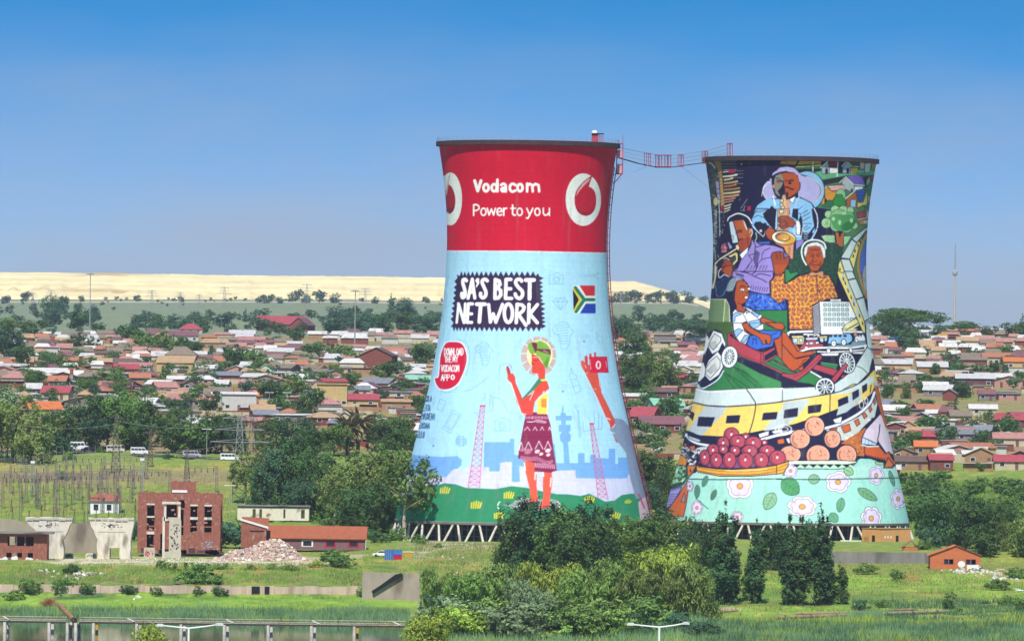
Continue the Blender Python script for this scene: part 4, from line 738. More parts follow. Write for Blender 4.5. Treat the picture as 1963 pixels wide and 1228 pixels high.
    P.frame(*R10); P.l('262a34', 13, '0,232 420,168 850,95 1130,-5 1260,-80', '780,110 770,500', '1380,-20 1370,90', sm=1)
    wins = ((R9, '535,450 768,458 715,590 512,582'), (R9, '950,435 1142,425 1120,535 935,540'), (R9, '1485,395 1690,378 1672,480 1465,495'), (R9, '430,370 468,400 440,505 410,440'), (R10, '110,350 305,318 295,440 95,468'), (R10, '455,290 650,265 632,375 455,400'), (R10, '897,200 1035,145 1045,235 900,300'), (R10, '1105,95 1195,45 1200,140 1115,200'), (R10, '1250,0 1320,-40 1320,50 1258,100'))
    for fr, t in wins: P.frame(*fr); P.l('f2f0ea', 9, t + ' ' + t.split()[0]); P.p('17163a', t, 6, '17163a')
    P.frame(*R9); P.l('f1f5f8', 34, '340,690 400,780 520,840 690,870', sm=1); P.p('c2ccd2', '370,720 560,785 560,815 500,815 380,760', 6, K); P.l('f1f3f5', 40, '1400,800 1765,700 2100,640', sm=1); P.p('e9eef0', '1410,700 1570,650 1560,720 1430,760', 6, K); P.p('e9eef0', '1600,660 1765,620 1765,680 1640,700', 6, K)
    P.frame(*R10); P.l('f1f3f5', 40, '-10,720 200,690', '690,620 900,560 1200,400 1370,240 1430,90', sm=1); P.ring('eef0f2', 13, 90, 625, 120, 55); P.ring('eef0f2', 12, 90, 630, 70, 30); P.p('eef0f2', '815,490 955,440 940,540 850,540', 6, K); P.ring('eef0f2', 13, 1240, 270, 32, 55); P.ring('eef0f2', 13, 1310, 215, 22, 45)
    # chequered belt
    P.frame(*R9); P.p('cfd0c8', '560,890 700,880 700,990 480,1000 330,860 240,900 320,1000 460,1100 480,1228 200,1228 230,1000'); dots(['17163a', 'f2f2ee', '6a6a74'], 90, '330,860 460,920 560,890 560,1000 480,1228 350,1150 230,930', 26); P.p('d2632c', '390,880 480,870 470,940 410,930', 5, K); P.p('d2632c', '320,830 360,850 350,890 320,880', 5, K); P.p('d2632c', '1670,790 1765,770 1765,850 1690,840', 5, K); P.p('17163a', '1500,900 1765,860 2000,860 2000,1200 1765,1228 1400,1228')
    P.frame(*R10); P.p('17163a', '-10,760 400,640 700,650 940,830 870,1100 -10,1100'); P.p('d2632c', '0,785 95,765 110,840 10,850', 5, K); P.p('e9eef0', '130,770 180,760 190,840 160,830')
    P.p('d0d2ca', '700,640 900,590 1200,440 1380,280 1440,140 1480,260 1440,450 1300,570 1200,680 1050,800 930,800', 7, K); dots(['17163a', 'f4f4f0'], 70, '900,780 1200,640 1440,420 1470,300 1430,460 1300,580 1180,700 1050,810', 22)
    for t in ('770,630 880,610 880,640 780,660', '940,590 1060,550 1085,650 985,690', '1130,510 1190,475 1220,550 1170,590', '1245,410 1290,385 1325,440 1280,480', '1340,310 1370,285 1398,340 1365,385', '1410,215 1435,180 1450,240 1430,270'): P.p('d2632c', t, 6, K)
    # cloth, right hand figure
    M = 'a4dfcf'
    P.frame(*R12); P.p(M, '-1500,330 200,200 1180,110 1250,65 1400,70 1600,140 1600,200 1800,190 2200,600 2200,1228 -1500,1228'); P.p('b4e3d4', '-1400,300 60,240 1000,235 1450,120 1800,190 1850,355 1000,375 -1400,375')
    P.frame(*R10); P.p('c56c34', '930,840 1250,640 1300,600 1280,1030 1170,1020 1140,920 1040,860', 0); dots(['7a3a1c', 'e0a060'], 60, '930,830 1250,640 1260,760 1280,1030 1170,1020', 12)
    P.p('d9612c', '1280,890 1500,880 1590,990 1640,960 1730,1130 1700,1200 1560,1200 1600,1100 1290,1020', 7, K); P.p('d9743c', '1630,1045 1710,1150 1690,1185 1570,1200', 7, K); P.l(K, 14, *[[(1300 + i * 34, 1030 + i * 7), (1312 + i * 34, 1010 + i * 7)] for i in range(9)])
    P.p('ead3e2', '1250,750 1300,640 1420,510 1520,400 1600,560 1640,660 1690,880 1720,1040 1640,960 1590,990 1480,800 1470,850 1350,790', 8, K); P.l(K, 12, '1510,560 1500,680 1480,800 1530,880 1600,980', sm=1); P.p('c9e2f4', '1250,745 1470,850 1450,870 1240,850', 6, K); P.l('f4f4f4', 18, '1240,860 1330,885 1490,880'); P.l('5a80b0', 6, '1300,770 1290,850', '1350,795 1340,860', '1400,820 1390,860')
    P.l('c2602c', 60, '1450,-30 1500,200 1580,480 1640,640', sm=1); P.p('b9d4ea', '1430,-60 1480,-60 1480,-10 1430,-10')
    # biscuits in the green dish
    P.frame(*R10)
    for x, y, rx, ry in ((190, 1000, 160, 130), (600, 1020, 175, 160), (1020, 1010, 150, 150), (335, 775, 150, 142), (812, 775, 122, 132), (548, 588, 148, 146)):
        P.e('eba184', x, y, rx, ry, 0, 9, K); P.ring('7a3a34', 9, x, y + 4, rx * .74, ry * .74, 0, 110, 215); P.ring('f6c7ae', 9, x, y, rx * .9, ry * .9, 0, -70, 60)
        for i in range(7): t = math.radians(115 + i * 15); P.l('7a3a34', 7, [(x + rx * .74 * math.cos(t), y + ry * .74 * math.sin(t)), (x + rx * .62 * math.cos(t + .05), y + ry * .62 * math.sin(t + .05))])
        for i in range(11): a = rng.uniform(0, 6.28); r = rng.uniform(0, .6); P.e('6a342c', x + rx * r * math.cos(a) + 20, y + ry * r * math.sin(a), 6, 6)
        P.e('fbe0cc', x + rx * .1, y - ry * .5, 14, 10)
        P.ring('4a2426', 8, x + rx * .3, y - ry * .5, 24, 26, 0, 60, 200)
    P.frame(*R12); P.p('b9e3bd', '160,100 880,90 1210,105 1120,200 900,225 160,220', 7, K); P.p('e9f2d8', '170,105 1190,112 1160,145 170,140'); P.p('17163a', '160,150 1060,150 1180,125 1090,205 160,206')
    for i in range(8): P.p('b9e3bd', [(165 + i * 125, 206), (225 + i * 125, 150), (300 + i * 125, 206)])
    P.l('2a3a40', 11, '150,208 500,222 900,225 1080,205')
    # fruit in the golden basket
    P.frame(*R9)
    P.p('17163a', '490,1130 600,960 900,900 1400,900 1765,1000 1765,1150 1100,1200 700,1190'); P.p('8a4a78', '520,1120 640,1040 1700,1040 1700,1150 1100,1200 700,1190')
    for x, y, rx, ry in ((1015, 715, 112, 108), (1225, 745, 62, 58), (1500, 825, 48, 40), (895, 840, 90, 100), (1110, 810, 118, 96), (1335, 835, 125, 100), (745, 945, 92, 98), (893, 925, 72, 68), (1065, 945, 80, 75), (1280, 950, 118, 90), (1540, 950, 118, 90), (620, 1050, 78, 115), (790, 1085, 92, 112), (985, 1085, 98, 122), (1220, 1090, 112, 118), (1455, 1085, 108, 116), (1690, 1055, 120, 115)):
        P.e('b5485a', x, y, rx, ry, 0, 10, '3c1636'); P.ring('5a1c3c', 9, x + 4, y + 4, rx * .8, ry * .8, 0, 95, 205); P.e('fbf2f0', x - rx * .02, y - ry * .08, 15, 20, 20); P.p('3c1636', [(x - 5, y - ry * .62), (x + 20, y - ry * .55), (x + 14, y - ry * .42), (x - 8, y - ry * .45)])
    P.p('eca838', '495,1135 540,1165 800,1205 1100,1215 1500,1190 1850,1130 1840,1260 1790,1300 1400,1350 900,1340 530,1270', 10, K); P.l('f8dd92', 16, '900,1225 1200,1232 1500,1215', sm=1); P.l('7a4a20', 8, '520,1195 700,1235 1050,1260 1400,1250 1840,1190', '520,1240 800,1300 1200,1320 1790,1265', sm=1)
    P.l('7a4a20', 8, *[[(560 + i * 46, 1270 + min(i, 14) * 4 - max(0, i - 18) * 5), (562 + i * 46, 1300 + min(i, 14) * 3 - max(0, i - 18) * 6)] for i in range(26)])
    # left foot figure
    P.frame(*R11)
    P.p('2c4a34', '100,540 130,440 180,290 240,180 390,170 400,380 330,480 120,560'); P.p('8fc79a', '135,450 180,300 240,190 370,185 260,330 380,280 300,380 370,360 340,420 140,470'); dots(['2c4a34', 'd6ecd0', '4a7a50'], 50, '130,460 190,290 240,190 380,190 380,400 300,430', 24)
    P.p('e08a2e', '230,165 250,60 300,10 360,50 390,100 370,180', 7, K); P.p('d9742c', '385,180 530,180 480,290 420,370 395,330', 6, K); P.e(K, 437, 260, 12, 24)
    P.p('a397d8', '20,820 70,620 130,550 310,500 240,640 160,770 80,840', 6, K); P.l('3a2f6a', 8, *[[(60 + i * 6, 640 + i * 40 - i * 3), (260 - i * 28, 620 + i * 40)] for i in range(5)], '110,580 300,520')
    P.p('cc6430', '60,900 160,760 250,640 400,400 400,600 370,800 330,980 200,980', 7, K); P.p('a9808a', '290,740 340,600 360,640 350,760', 5, K)
    for cx, cy, a, b, rot, n, ph in ((430, 500, 45, 70, 0, 5, 0), (540, 840, 75, 95, 10, 7, .3), (1215, 500, 175, 165, 0, 5, .32), (1170, 980, 80, 70, 0, 6, 0)): P.flower(cx, cy, a, b, rot, n, ph=ph, k=.22)
    P.p('b4e3d4', '480,300 520,290 530,270 900,345 1400,350 1883,300 1883,388 400,388'); P.p(M, '395,392 1000,400 1000,300 1010,395 1010,400 400,420')
    P.l('2f4a4a', 16, '385,388 900,398 1300,390 1883,385'); P.l('2f4a4a', 10, '520,690 720,860', '400,380 530,180')
    P.leaf('5d9a80', 700, 340, 635, 510, .22); P.leaf('5d8f7c', 548, 480, 540, 690, .2); P.leaf('4f8a6c', 835, 560, 770, 720, .22); P.leaf('8fbf96', 1750, 610, 1615, 865, .34)
    P.frame(*R12)
    for cx, cy, a, b, rot, n, ph in ((200, 250, 85, 85, 0, 5, .3), (915, 420, 155, 130, 0, 5, .1), (1490, 318, 92, 118, 8, 5, .1), (375, 790, 180, 132, 0, 7, .2), (1820, 672, 92, 125, 0, 7, .1), (1415, 965, 128, 145, 0, 7, .2)): P.flower(cx, cy, a, b, rot, n, ph=ph, k=.24)
    P.leaf('4f9a62', 75, 390, 320, 590, .4); P.leaf('8fbf96', 470, 378, 640, 372, .42); P.leaf('a9d49a', 1010, 215, 1140, 300, .4); P.leaf('6fae84', 975, 660, 930, 870, .27); P.leaf('7ab07c', 1215, 520, 1500, 690, .2); P.leaf('6fae84', 800, 890, 900, 1020, .4); P.leaf('7fb59a', 1690, 250, 1760, 480, .13); P.p('a9d49a', '1470,115 1600,125 1600,165 1480,150', 6, '2f5548')
    P.l('2f4a4a', 14, '-10,378 700,380 1100,372 1850,355'); P.p(M, '65,240 60,330 40,300'); P.p('f3e2c8', '1770,215 1810,200 1840,340 1800,330')
    # basket again over the cloth
    P.frame(*R11); P.p('eca838', '530,160 560,190 850,230 1100,240 1500,215 1883,160 1883,260 1790,310 1400,345 900,345 535,270', 9, K); P.l('f8dd92', 20, '1000,255 1300,262 1640,235', sm=1); P.l('7a4a20', 9, '555,205 800,255 1100,272 1450,265 1883,215', '545,250 800,300 1150,320 1500,310 1883,250', sm=1); P.l('7a4a20', 8, *[[(560 + i * 40, 280 + min(i, 12) * 4 - max(0, i - 20) * 4), (562 + i * 40, 305 + min(i, 12) * 3 - max(0, i - 20) * 5)] for i in range(33)])
    P.frame(*R12); P.p('eca838', '-10,160 130,120 170,95 165,170 90,285 -10,300', 9, K); P.l('7a4a20', 9, '-10,215 150,150', '-10,250 120,215')
    return P
# ---------------------------------------------------------------- ground, water, far hill
def vnoise(x, y, seed=0):
    """smooth value noise, vectorised"""
    xi, yi = np.floor(x).astype(np.int64), np.floor(y).astype(np.int64); fx, fy = x - xi, y - yi
    fx, fy = fx * fx * (3 - 2 * fx), fy * fy * (3 - 2 * fy)
    h = lambda a, b: (((a * 374761393 + b * 668265263 + seed * 1442695041) ^ ((a * 374761393 + b * 668265263 + seed * 1442695041) >> 13)) * 1274126177 & 0xffff) / 65535.0
    return (h(xi, yi) * (1 - fx) + h(xi + 1, yi) * fx) * (1 - fy) + (h(xi, yi + 1) * (1 - fx) + h(xi + 1, yi + 1) * fx) * fy
def fbm(x, y, seed=0, o=4):
    s = 0; a = .5
    for i in range(o): s = s + a * vnoise(x * 2 ** i, y * 2 ** i, seed + i); a *= .5
    return s / (1 - .5 ** o)
GREEN, LIME, OLIVE, STRAW, DIRT, PALE, DARKG, FARG, RUSTY = [s2l(hexc(h)) * k for h, k in (('82983e', .8), ('94b840', .76), ('8f9446', .8), ('b4a352', .8), ('a8876a', .75), ('d6c6a2', .8), ('4f7038', .75), ('8c9880', .72), ('b8714a', .8))]
def ground_paint(X, Y):
    """what grows or lies where: grass, straw, bare earth, rubble dust"""
    u = X / Y * F + CX; r = ground_row(u, Y)
    n1, n2, n3 = fbm(X / 9, Y / 22, 1), fbm(X / 3, Y / 7, 5), fbm(X / 30, Y / 60, 9)
    c = np.empty(X.shape + (3,)); c[:] = GREEN
    def mix(col, w): 
        w = np.clip(w, 0, 1)[..., None]; c[:] = c * (1 - w) + col * w
    st = lambda v, a, b: np.clip((v - a) / (b - a), 0, 1)
    band = lambda a, b, s=2: st(r, a - s, a + s) * (1 - st(r, b - s, b + s))
    left = 1 - st(u, 780, 840); mid = st(u, 780, 830) * (1 - st(u, 1330, 1400)); right = st(u, 1330, 1400)
    mix(OLIVE, st(n1, .5, .7) * .75); mix(STRAW, st(n2, .56, .72) * .5)
    mix(LIME, left * band(1139, 1166) * (.55 + .5 * n1)); mix(DARKG, left * band(1122, 1150) * st(n1, .42, .6)); mix(RUSTY, left * band(1086, 1122) * st(n2, .6, .72) * .5); mix(DARKG, left * band(1082, 1125) * st(n1, .55, .7) * .6)
    mix(PALE, left * band(1067, 1083) * st(u, 60, 130) * (1 - st(u, 600, 690)) * st(n2, .3, .42)); mix(STRAW, left * band(1070, 1082) * st(u, 560, 660) * .6); mix(PALE, left * band(1062, 1069) * st(u, 650, 665) * (1 - st(u, 690, 720)))
    mix(OLIVE, left * band(1040, 1068) * .5); mix(GREEN, left * band(985, 1040) * .5)
    mix(STRAW, (1 - st(u, 430, 520)) * band(880, 935, 6) * (.2 + .6 * st(n1, .42, .6))); mix(OLIVE, (1 - st(u, 430, 520)) * band(925, 990, 8) * st(n1, .45, .6)); mix(GREEN, (1 - st(u, 400, 520)) * band(866, 884) * .8)
    mix(DIRT * .6 + PALE * .15, (1 - st(u, 420, 520)) * band(902, 924, 4) * .75); mix(DIRT * .9, st(n2, .56, .66) * (1 - st(u, 260, 300)) * band(908, 960, 8) * .6)
    mix(PALE * .9, mid * band(1040, 1052) * (1 - st(u, 935, 960)) * .85); mix(PALE * .8, np.exp(-((u - (834 - (r - 1042) * 1.0)) / 17) ** 2) * band(1038, 1072)); mix(RUSTY, np.exp(-((u - 915) / 45) ** 2 - ((r - 1101) / 5) ** 2)); mix(STRAW, mid * band(1052, 1100) * st(n1, .5, .65) * .7)
    mix(LIME, right * band(1098, 1178, 6) * (.4 + .6 * st(n1, .4, .6))); mix(STRAW, right * band(1085, 1178, 6) * st(n2, .56, .72) * .5); mix(DARKG, right * band(1090, 1190, 6) * st(n3, .52, .62) * .5); mix(OLIVE, right * band(1076, 1100) * .7); mix(RUSTY, right * np.exp(-((u - 1750) / 22) ** 2 - ((r - 1106) / 9) ** 2) * .8); mix(RUSTY, right * st(n2, .6, .7) * st(u, 1880, 1920) * band(1090, 1135) * .8)
    mix(STRAW, right * np.exp(-((u - 1790) / 45) ** 2 - ((r - 1140) / 5) ** 2) * .8); mix(PALE, np.exp(-((u - 1395) / 28) ** 2 - ((r - 1167) / 3) ** 2))
    mix(DARKG, right * band(918, 1010, 8) * (.5 + .5 * n1)); mix(GREEN, right * band(940, 1005, 8) * st(n3, .5, .6) * .6)
    town = (r < 868) & (r > 640); mix(DIRT, np.where(town, .6 + .35 * st(n2, .4, .6), 0) * np.where(u > 1690, r < 905, 1)); mix(OLIVE, np.where(town, st(n1, .5, .65) * .8, 0))
    strip = np.exp(-((r - (783 + (u - 1690) * .06)) / 9) ** 2) * right; mix(OLIVE * 1.1, strip); mix(STRAW, strip * st(n1, .5, .6) * .6)
    mix(OLIVE, np.exp(-((r - 668) / 7) ** 2) * st(u, 600, 640) * (1 - st(u, 800, 840)))
    far = Y > 4100; mix(FARG, np.where(far, .9, 0)); mix(OLIVE, np.where(far & (r < 640), st(n3, .45, .6) * .5, 0)); mix(PALE, np.where((Y > 8150) & (Y < 8350), .9 * (u < 1340), 0)); mix(PALE, np.where(Y > 8600, st(n3, .4, .55) * .8, 0))  # far ground greyed in its colour to paint distance haze
    c *= (.82 + .36 * n2)[..., None]
    return c
def make_ground():
    D = np.concatenate([np.arange(300, 1440, 60), np.arange(1440, 1676, 2.5), np.arange(1676, 1690, .7), np.arange(1690, 2120, 2.5), np.arange(2120, 2420, 4), np.arange(2420, 4200, 12), np.arange(4200, 9200, 60), np.geomspace(9200, 60000, 30)])
    u = np.concatenate([np.linspace(-6000, -420, 12), np.arange(-400, 2400, 5.0), np.linspace(2420, 8000, 12)])
    U, DD = np.meshgrid(u, D); X = (U - CX) * DD / F; Z = gz(X, DD)
    near = np.clip((DD - 1450) / 60, 0, 1) * np.clip((4300 - DD) / 800, 0, 1); r = ground_row(U, DD)
    flat = np.exp(-((DD - 2030) / 110) ** 2) * (U > 760) * (U < 1760); flat = np.maximum(flat, np.exp(-((DD - 1840) / 70) ** 2))
    Z = Z + near * (1 - .85 * flat) * ((fbm(X / 7, DD / 12, 21) - .5) * 1.1 + (fbm(X / 2.2, DD / 3.5, 31) - .5) * .35)
    shore = (U < 800) & (DD < 1606); Z = np.where(shore, np.minimum(Z, -50.9 + (fbm(X / 6, DD / 6, 3) - .5) * .5 + np.clip((DD - 1590) / 16, 0, 1) * .9), Z)
    n, k = len(D), len(u); V = np.stack([X, DD, Z], -1).reshape(-1, 3); i = np.arange(n - 1)[:, None] * k + np.arange(k - 1)[None, :]
    Q = np.stack([i, i + 1, i + k + 1, i + k], -1).reshape(-1, 4)
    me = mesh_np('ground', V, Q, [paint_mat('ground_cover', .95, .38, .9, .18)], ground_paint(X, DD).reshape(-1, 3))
    me.polygons.foreach_set('use_smooth', [True] * len(me.polygons))
    o = bpy.data.objects.new('ground', me); COL.objects.link(o); tag(o, kind='structure')
make_ground()
WZ = -50.2
def make_water():
    m = bpy.data.materials.new('pond_water'); m.use_nodes = True; n = m.node_tree; b = n.nodes['Principled BSDF']; b.inputs['Base Color'].default_value = (.018, .03, .026, 1); b.inputs['Roughness'].default_value = .06; b.inputs['IOR'].default_value = 1.33
    t = n.nodes.new('ShaderNodeTexCoord'); mp = n.nodes.new('ShaderNodeMapping'); mp.inputs['Scale'].default_value = (.5, .12, 1); no = n.nodes.new('ShaderNodeTexNoise'); no.inputs['Scale'].default_value = 1.6; no.inputs['Detail'].default_value = 4
    bp = n.nodes.new('ShaderNodeBump'); bp.inputs['Strength'].default_value = .08; bp.inputs['Distance'].default_value = .1
    n.links.new(t.outputs['Object'], mp.inputs['Vector']); n.links.new(mp.outputs['Vector'], no.inputs['Vector']); n.links.new(no.outputs['Fac'], bp.inputs['Height']); n.links.new(bp.outputs['Normal'], b.inputs['Normal'])
    w = MB(); w.poly([(-180, 1440, WZ), (-17, 1440, WZ), (-17, 1612, WZ), (-180, 1612, WZ)]); o = w.build('water', m); tag(o, kind='structure')
make_water()
def make_dump():
    """flat-topped yellow spoil heap along the skyline"""
    us = np.arange(-1600, 1381, 8.0); rows = np.linspace(0, 1, 26); V = []
    for j, t in enumerate(rows):
        D = 8620 + t * 420
        for q in us:
            top = 534 if q < 1100 else 534 + (q - 1100) * .036
            if q > 1170: top = 536.5 + max(0, q - 1215) ** 1.0 * .25
            base = 612; top = min(top, 578)
            y = base + (top - base) * (t ** .85) + (math.sin(q * .05) + math.sin(q * .013 + 2) * 1.2) * .35 + (random.random() - .5) * .9 * t
            X = (q - CX) * D / F; V.append((X, D, -(y - CY) * D / F + (float(vnoise(np.array(q / 11.), np.array(t * 9.), 3)) - .5) * 5 * math.sin(t * 3.14) + (abs(math.sin(q * .21 + math.sin(q * .07) * 3)) - .5) * 3.5 * math.sin(t * 3.14)))
    k = len(us)
    for q in us:
        D = 11000; X = (q - CX) * D / F; top = 534 if q < 1100 else 534 + (q - 1100) * .036
        if q > 1170: top = min(571, 536.5 + max(0, q - 1215) * .25)
        V.append((X, D, -(top - CY) * 9040 / F))
    n = len(rows) + 1; i = np.arange(n - 1)[:, None] * k + np.arange(k - 1)[None, :]
    Q = np.stack([i, i + 1, i + k + 1, i + k], -1).reshape(-1, 4)
    m = mat('sand_spoil', lin('f0dba2', 1.0), var=.16, scale=.03, c2=lin('cfae74'), var2=.05, stretch=(.5, .5, 5), bump=.6, wave=('Z', .05, .1))
    me = mesh_np('hill', V, Q, [m]); o = bpy.data.objects.new('hill', me); COL.objects.link(o); tag(o, kind='structure')
make_dump()
# ---------------------------------------------------------------- the two painted cooling towers
def profile(t):
    """outer radius (m) of the shell, t = 0 at the foot, 1 at the top"""
    ts = [0, .05, .1, .18, .26, .36, .46, .56, .66, .74, .82, .9, .96, 1]; rs = [32.1, 31.1, 29.9, 27.9, 26.2, 23.9, 22.15, 20.9, 20.15, 19.95, 20.2, 20.9, 21.8, 22.4]
    return np.interp(t, ts, rs)
_pt = np.linspace(0, 1, 200); _pr = profile(_pt)
for _ in range(60): _pr[1:-1] = (_pr[:-2] + 2 * _pr[1:-1] + _pr[2:]) / 4
H_T = 94.2
def make_tower(D, y_foot, x_axis, P, label, k, rim_hex):
    base = pt(x_axis, y_foot, D); root = empty('cooling_tower', base); tag(root, label, 'cooling tower', 'painted cooling towers')
    rows = 690; fa = np.radians(np.linspace(-97, 97, 545)); ba = np.radians(np.linspace(97, 263, 26)[1:-1]); th = np.concatenate([fa, ba])   # angle 0 faces the camera
    view = math.atan2(base.x, base.y)
    t = np.linspace(0, 1, rows); r = np.interp(t, _pt, _pr); a = th - view
    lx = r[:, None] * np.sin(th + 0)[None, :]; ly = -r[:, None] * np.cos(th)[None, :]
    ca, sa = math.cos(-view), math.sin(-view); X = lx * ca - ly * sa; Y = lx * sa + ly * ca; Z = np.repeat(t[:, None] * H_T, len(th), 1)
    wx, wy, wz = X + base.x, Y + base.y, Z + base.z
    sheet = P.sheet(); h, w = sheet.shape[:2]
    xu, yu = wx / wy * F, -wz / wy * F; px = CX + xu * CR - yu * SR - P.x0 - .5; py = CY + yu * CR + xu * SR - P.y0 - .5
    lo, hi = px[:, :545].min(1)[:, None] + 3, px[:, :545].max(1)[:, None] - 3; mid = (lo + hi) / 2
    px = np.clip(px, lo, hi); back = np.zeros(px.shape, bool); back[:, 545:] = True
    px = np.where(back, np.where(th[None, :] < math.pi, hi, lo), px)
    px = np.clip(px, 0, w - 1.001); py = np.clip(py, 0, h - 1.001); xi, yi = px.astype(int), py.astype(int); fx, fy = (px - xi)[..., None], (py - yi)[..., None]
    c = (sheet[yi, xi] * (1 - fx) + sheet[yi, xi + 1] * fx) * (1 - fy) + (sheet[yi + 1, xi] * (1 - fx) + sheet[yi + 1, xi + 1] * fx) * fy
    c = s2l(c) * k
    n = len(th); i = np.arange(rows - 1)[:, None] * n; j = np.arange(n)[None, :]; j2 = (j + 1) % n
    Q = np.stack([i + j, i + j2, i + n + j2, i + n + j], -1).reshape(-1, 4)
    me = mesh_np('shell', np.stack([X, Y, Z], -1).reshape(-1, 3), Q, [paint_mat('mural_paint', .75, .09, .9, .10, rings=1)], c.reshape(-1, 3)); me.polygons.foreach_set('use_smooth', [True] * len(me.polygons))
    sh = bpy.data.objects.new('shell', me); COL.objects.link(sh); sh.parent = root
    m = MB(); m.lathe([(22.3, H_T - .7), (23.1, H_T - .6), (23.1, H_T + .5), (22.0, H_T + .6), (21.9, H_T - 2)], 96, caps=False)
    m.build('rim', mat('rim_concrete', lin(rim_hex, .6), var=.3, scale=.8), root)
    m = MB()
    for q in range(64):
        b = 6.2832 * q / 64; m.tube((22.8 * math.cos(b), 22.8 * math.sin(b), H_T + .45), (22.8 * math.cos(b), 22.8 * math.sin(b), H_T + 1.5), .03, n=4)
    for z in (1.0, 1.5):
        for q in range(64):
            b, e = 6.2832 * q / 64, 6.2832 * (q + 1) / 64; m.tube((22.8 * math.cos(b), 22.8 * math.sin(b), H_T + z), (22.8 * math.cos(e), 22.8 * math.sin(e), H_T + z), .025, n=3)
    m.build('railing', M_['steel'], root)
    m = MB(); m.lathe([(32.2, -.5), (32.3, .05), (31.6, .4), (31.3, -.5)], 96, caps=False); m.build('ring_beam', M_['grey'], root)
    n_pair = 34; foot = -5.6
    for q in range(n_pair):
        b = 6.2832 * (q + .5) / n_pair; d = 6.2832 / n_pair * .43
        for s in (-1, 1):
            m = MB(); m.tube((33.8 * math.cos(b + s * d), 33.8 * math.sin(b + s * d), foot), (31.8 * math.cos(b + s * .02), 31.8 * math.sin(b + s * .02), -.4), .32, .28, 8); m.build('leg', M_['pale'], root)
    m = MB(); m.lathe([(29.0, foot - .5), (29.0, -.2)], 72, caps=False); m.build('packing', mat('cooling_packing', (.02, .02, .024), var=.4, scale=.8), root)
    m = MB()
    for q in range(110):
        b = 6.2832 * q / 110; m.box((29.3 * math.cos(b), 29.3 * math.sin(b), foot / 2), (.2, .24, -foot), rz=b)
    for z in (-1.7, -3.4):
        for q in range(72):
            b, e = 6.2832 * q / 72, 6.2832 * (q + 1) / 72; m.tube((29.5 * math.cos(b), 29.5 * math.sin(b), z), (29.5 * math.cos(e), 29.5 * math.sin(e), z), .07, n=4)
    m.build('slats', M_['grey'], root)
    m = MB(); m.lathe([(33.2, foot - .6), (33.2, foot + 1.0), (32.8, foot + 1.0), (32.8, foot - .6)], 72, caps=False); m.build('basin_wall', M_['grey'], root)
    return root
T1 = make_tower(2000, 998.5, 1003.0, mural_advert(), 'cooling tower with a red band, slogan board and painted woman in a patterned skirt', .95, '5a3f42')
T2 = make_tower(2086, 998.5, 1507.0, mural_life(), 'cooling tower covered in a mural of musicians, a yellow train, fruit and flowers', 1.0, '4f4048')
def tower_pt(Tt, ang, z, off=0):
    """point on the shell of a tower: ang degrees round from the side facing the camera (positive to the right)"""
    r = float(np.interp(z / H_T, _pt, _pr)) + off; a = R(ang) ; return Vector((r * math.sin(a), -r * math.cos(a), z))
def make_ladder():
    m, m2 = MB(), MB(); zs = np.arange(1.5, 89, 1.9); A = (85, 87.3)
    for z0, z1 in zip(zs[:-1], zs[1:]):
        for a in A:
            for off in (.2, .75): m.tube(tower_pt(T1, a, z0, off), tower_pt(T1, a, z1, off), .09, n=4)
        for q, off in ((0, .2), (1, .75)): m.tube(tower_pt(T1, A[0], z0, off), tower_pt(T1, A[1], z0, off), .07, n=4)
        m.tube(tower_pt(T1, A[0], z0, 0), tower_pt(T1, A[0], z0, .75), .08, n=4)
        a, b, c, d = (tower_pt(T1, A[0], z0 + .45, .5), tower_pt(T1, A[1], z0 + .45, .5), tower_pt(T1, A[1], z1 - .3, .5), tower_pt(T1, A[0], z1 - .3, .5)); m2.extrude([a, b, c, d], (.0, .1, 0))
    l = m.build('ladder', M_['ladderm'], T1); m2.build('cage_panel', M_['white'], l)
make_ladder()
def make_station():
    """lift landing and cabin at the top of the red tower"""
    e = tower_pt(T1, 88, 91, 0); m = MB(); x, y = e.x + 1.1, e.y
    for dx in (-.75, .75):
        for dy in (-.9, .9):
            m.tube((x + dx, y + dy, 87.2), (x + dx, y + dy, 94.8), .11, n=4)
    for z in (87.2, 89.6, 91.2, 93.0, 94.8):
        for dy in (-.9, .9): m.tube((x - .75, y + dy, z), (x + .75, y + dy, z), .09, n=4)
        for dx in (-.75, .75): m.tube((x + dx, y - .9, z), (x + dx, y + .9, z), .09, n=4)
    m.box((x, y, 91.25), (1.6, 1.9, .15)); m.box((x, y, 87.3), (1.6, 1.9, .15))
    m.tube((x + .6, y, 87.2), (x - 1.6, y, 84.6), .1, n=4); m.tube((x + .75, y, 94.8), (x + .75, y, 97), .07, n=4)
    l = m.build('landing', M_['redm'], T1)
    m = MB(); m.box((x, y, 88.4), (1.2, 1.6, 2.0)); m.box((x, y - .92, 92.3), (1.4, .06, 1.8)); m.build('screen', mat('pink_mesh_screen', lin('d9a0ae', .8), var=.1), l)
    m = MB(); b = pt(1145, 273, 2000) - T1.location; m.box((b.x - .6, b.y, H_T + 1.9), (1.7, 1.6, 2.2)); m.box((b.x + .1, b.y, H_T + 3.05), (3.0, 2.2, .18), m=1)
    for dx in (.5, .9, 1.4): m.tube((b.x + dx, b.y - .8, H_T + .6), (b.x + dx, b.y - .8, H_T + 3), .07, n=4)
    for z in (1.4, 2.2): m.tube((b.x + .4, b.y - .8, H_T + z), (b.x + 1.5, b.y - .8, H_T + z), .05, n=4)
    m.build('winch_cabin', [M_['redm'], M_['dark']], T1)
    m = MB(); m.lathe([(.75, 0), (.72, .3), (.5, .6), (.05, .75)], 14, c=(b.x - .7, b.y, H_T + 3.15)); m.build('dome', M_['white'], T1)
make_station()
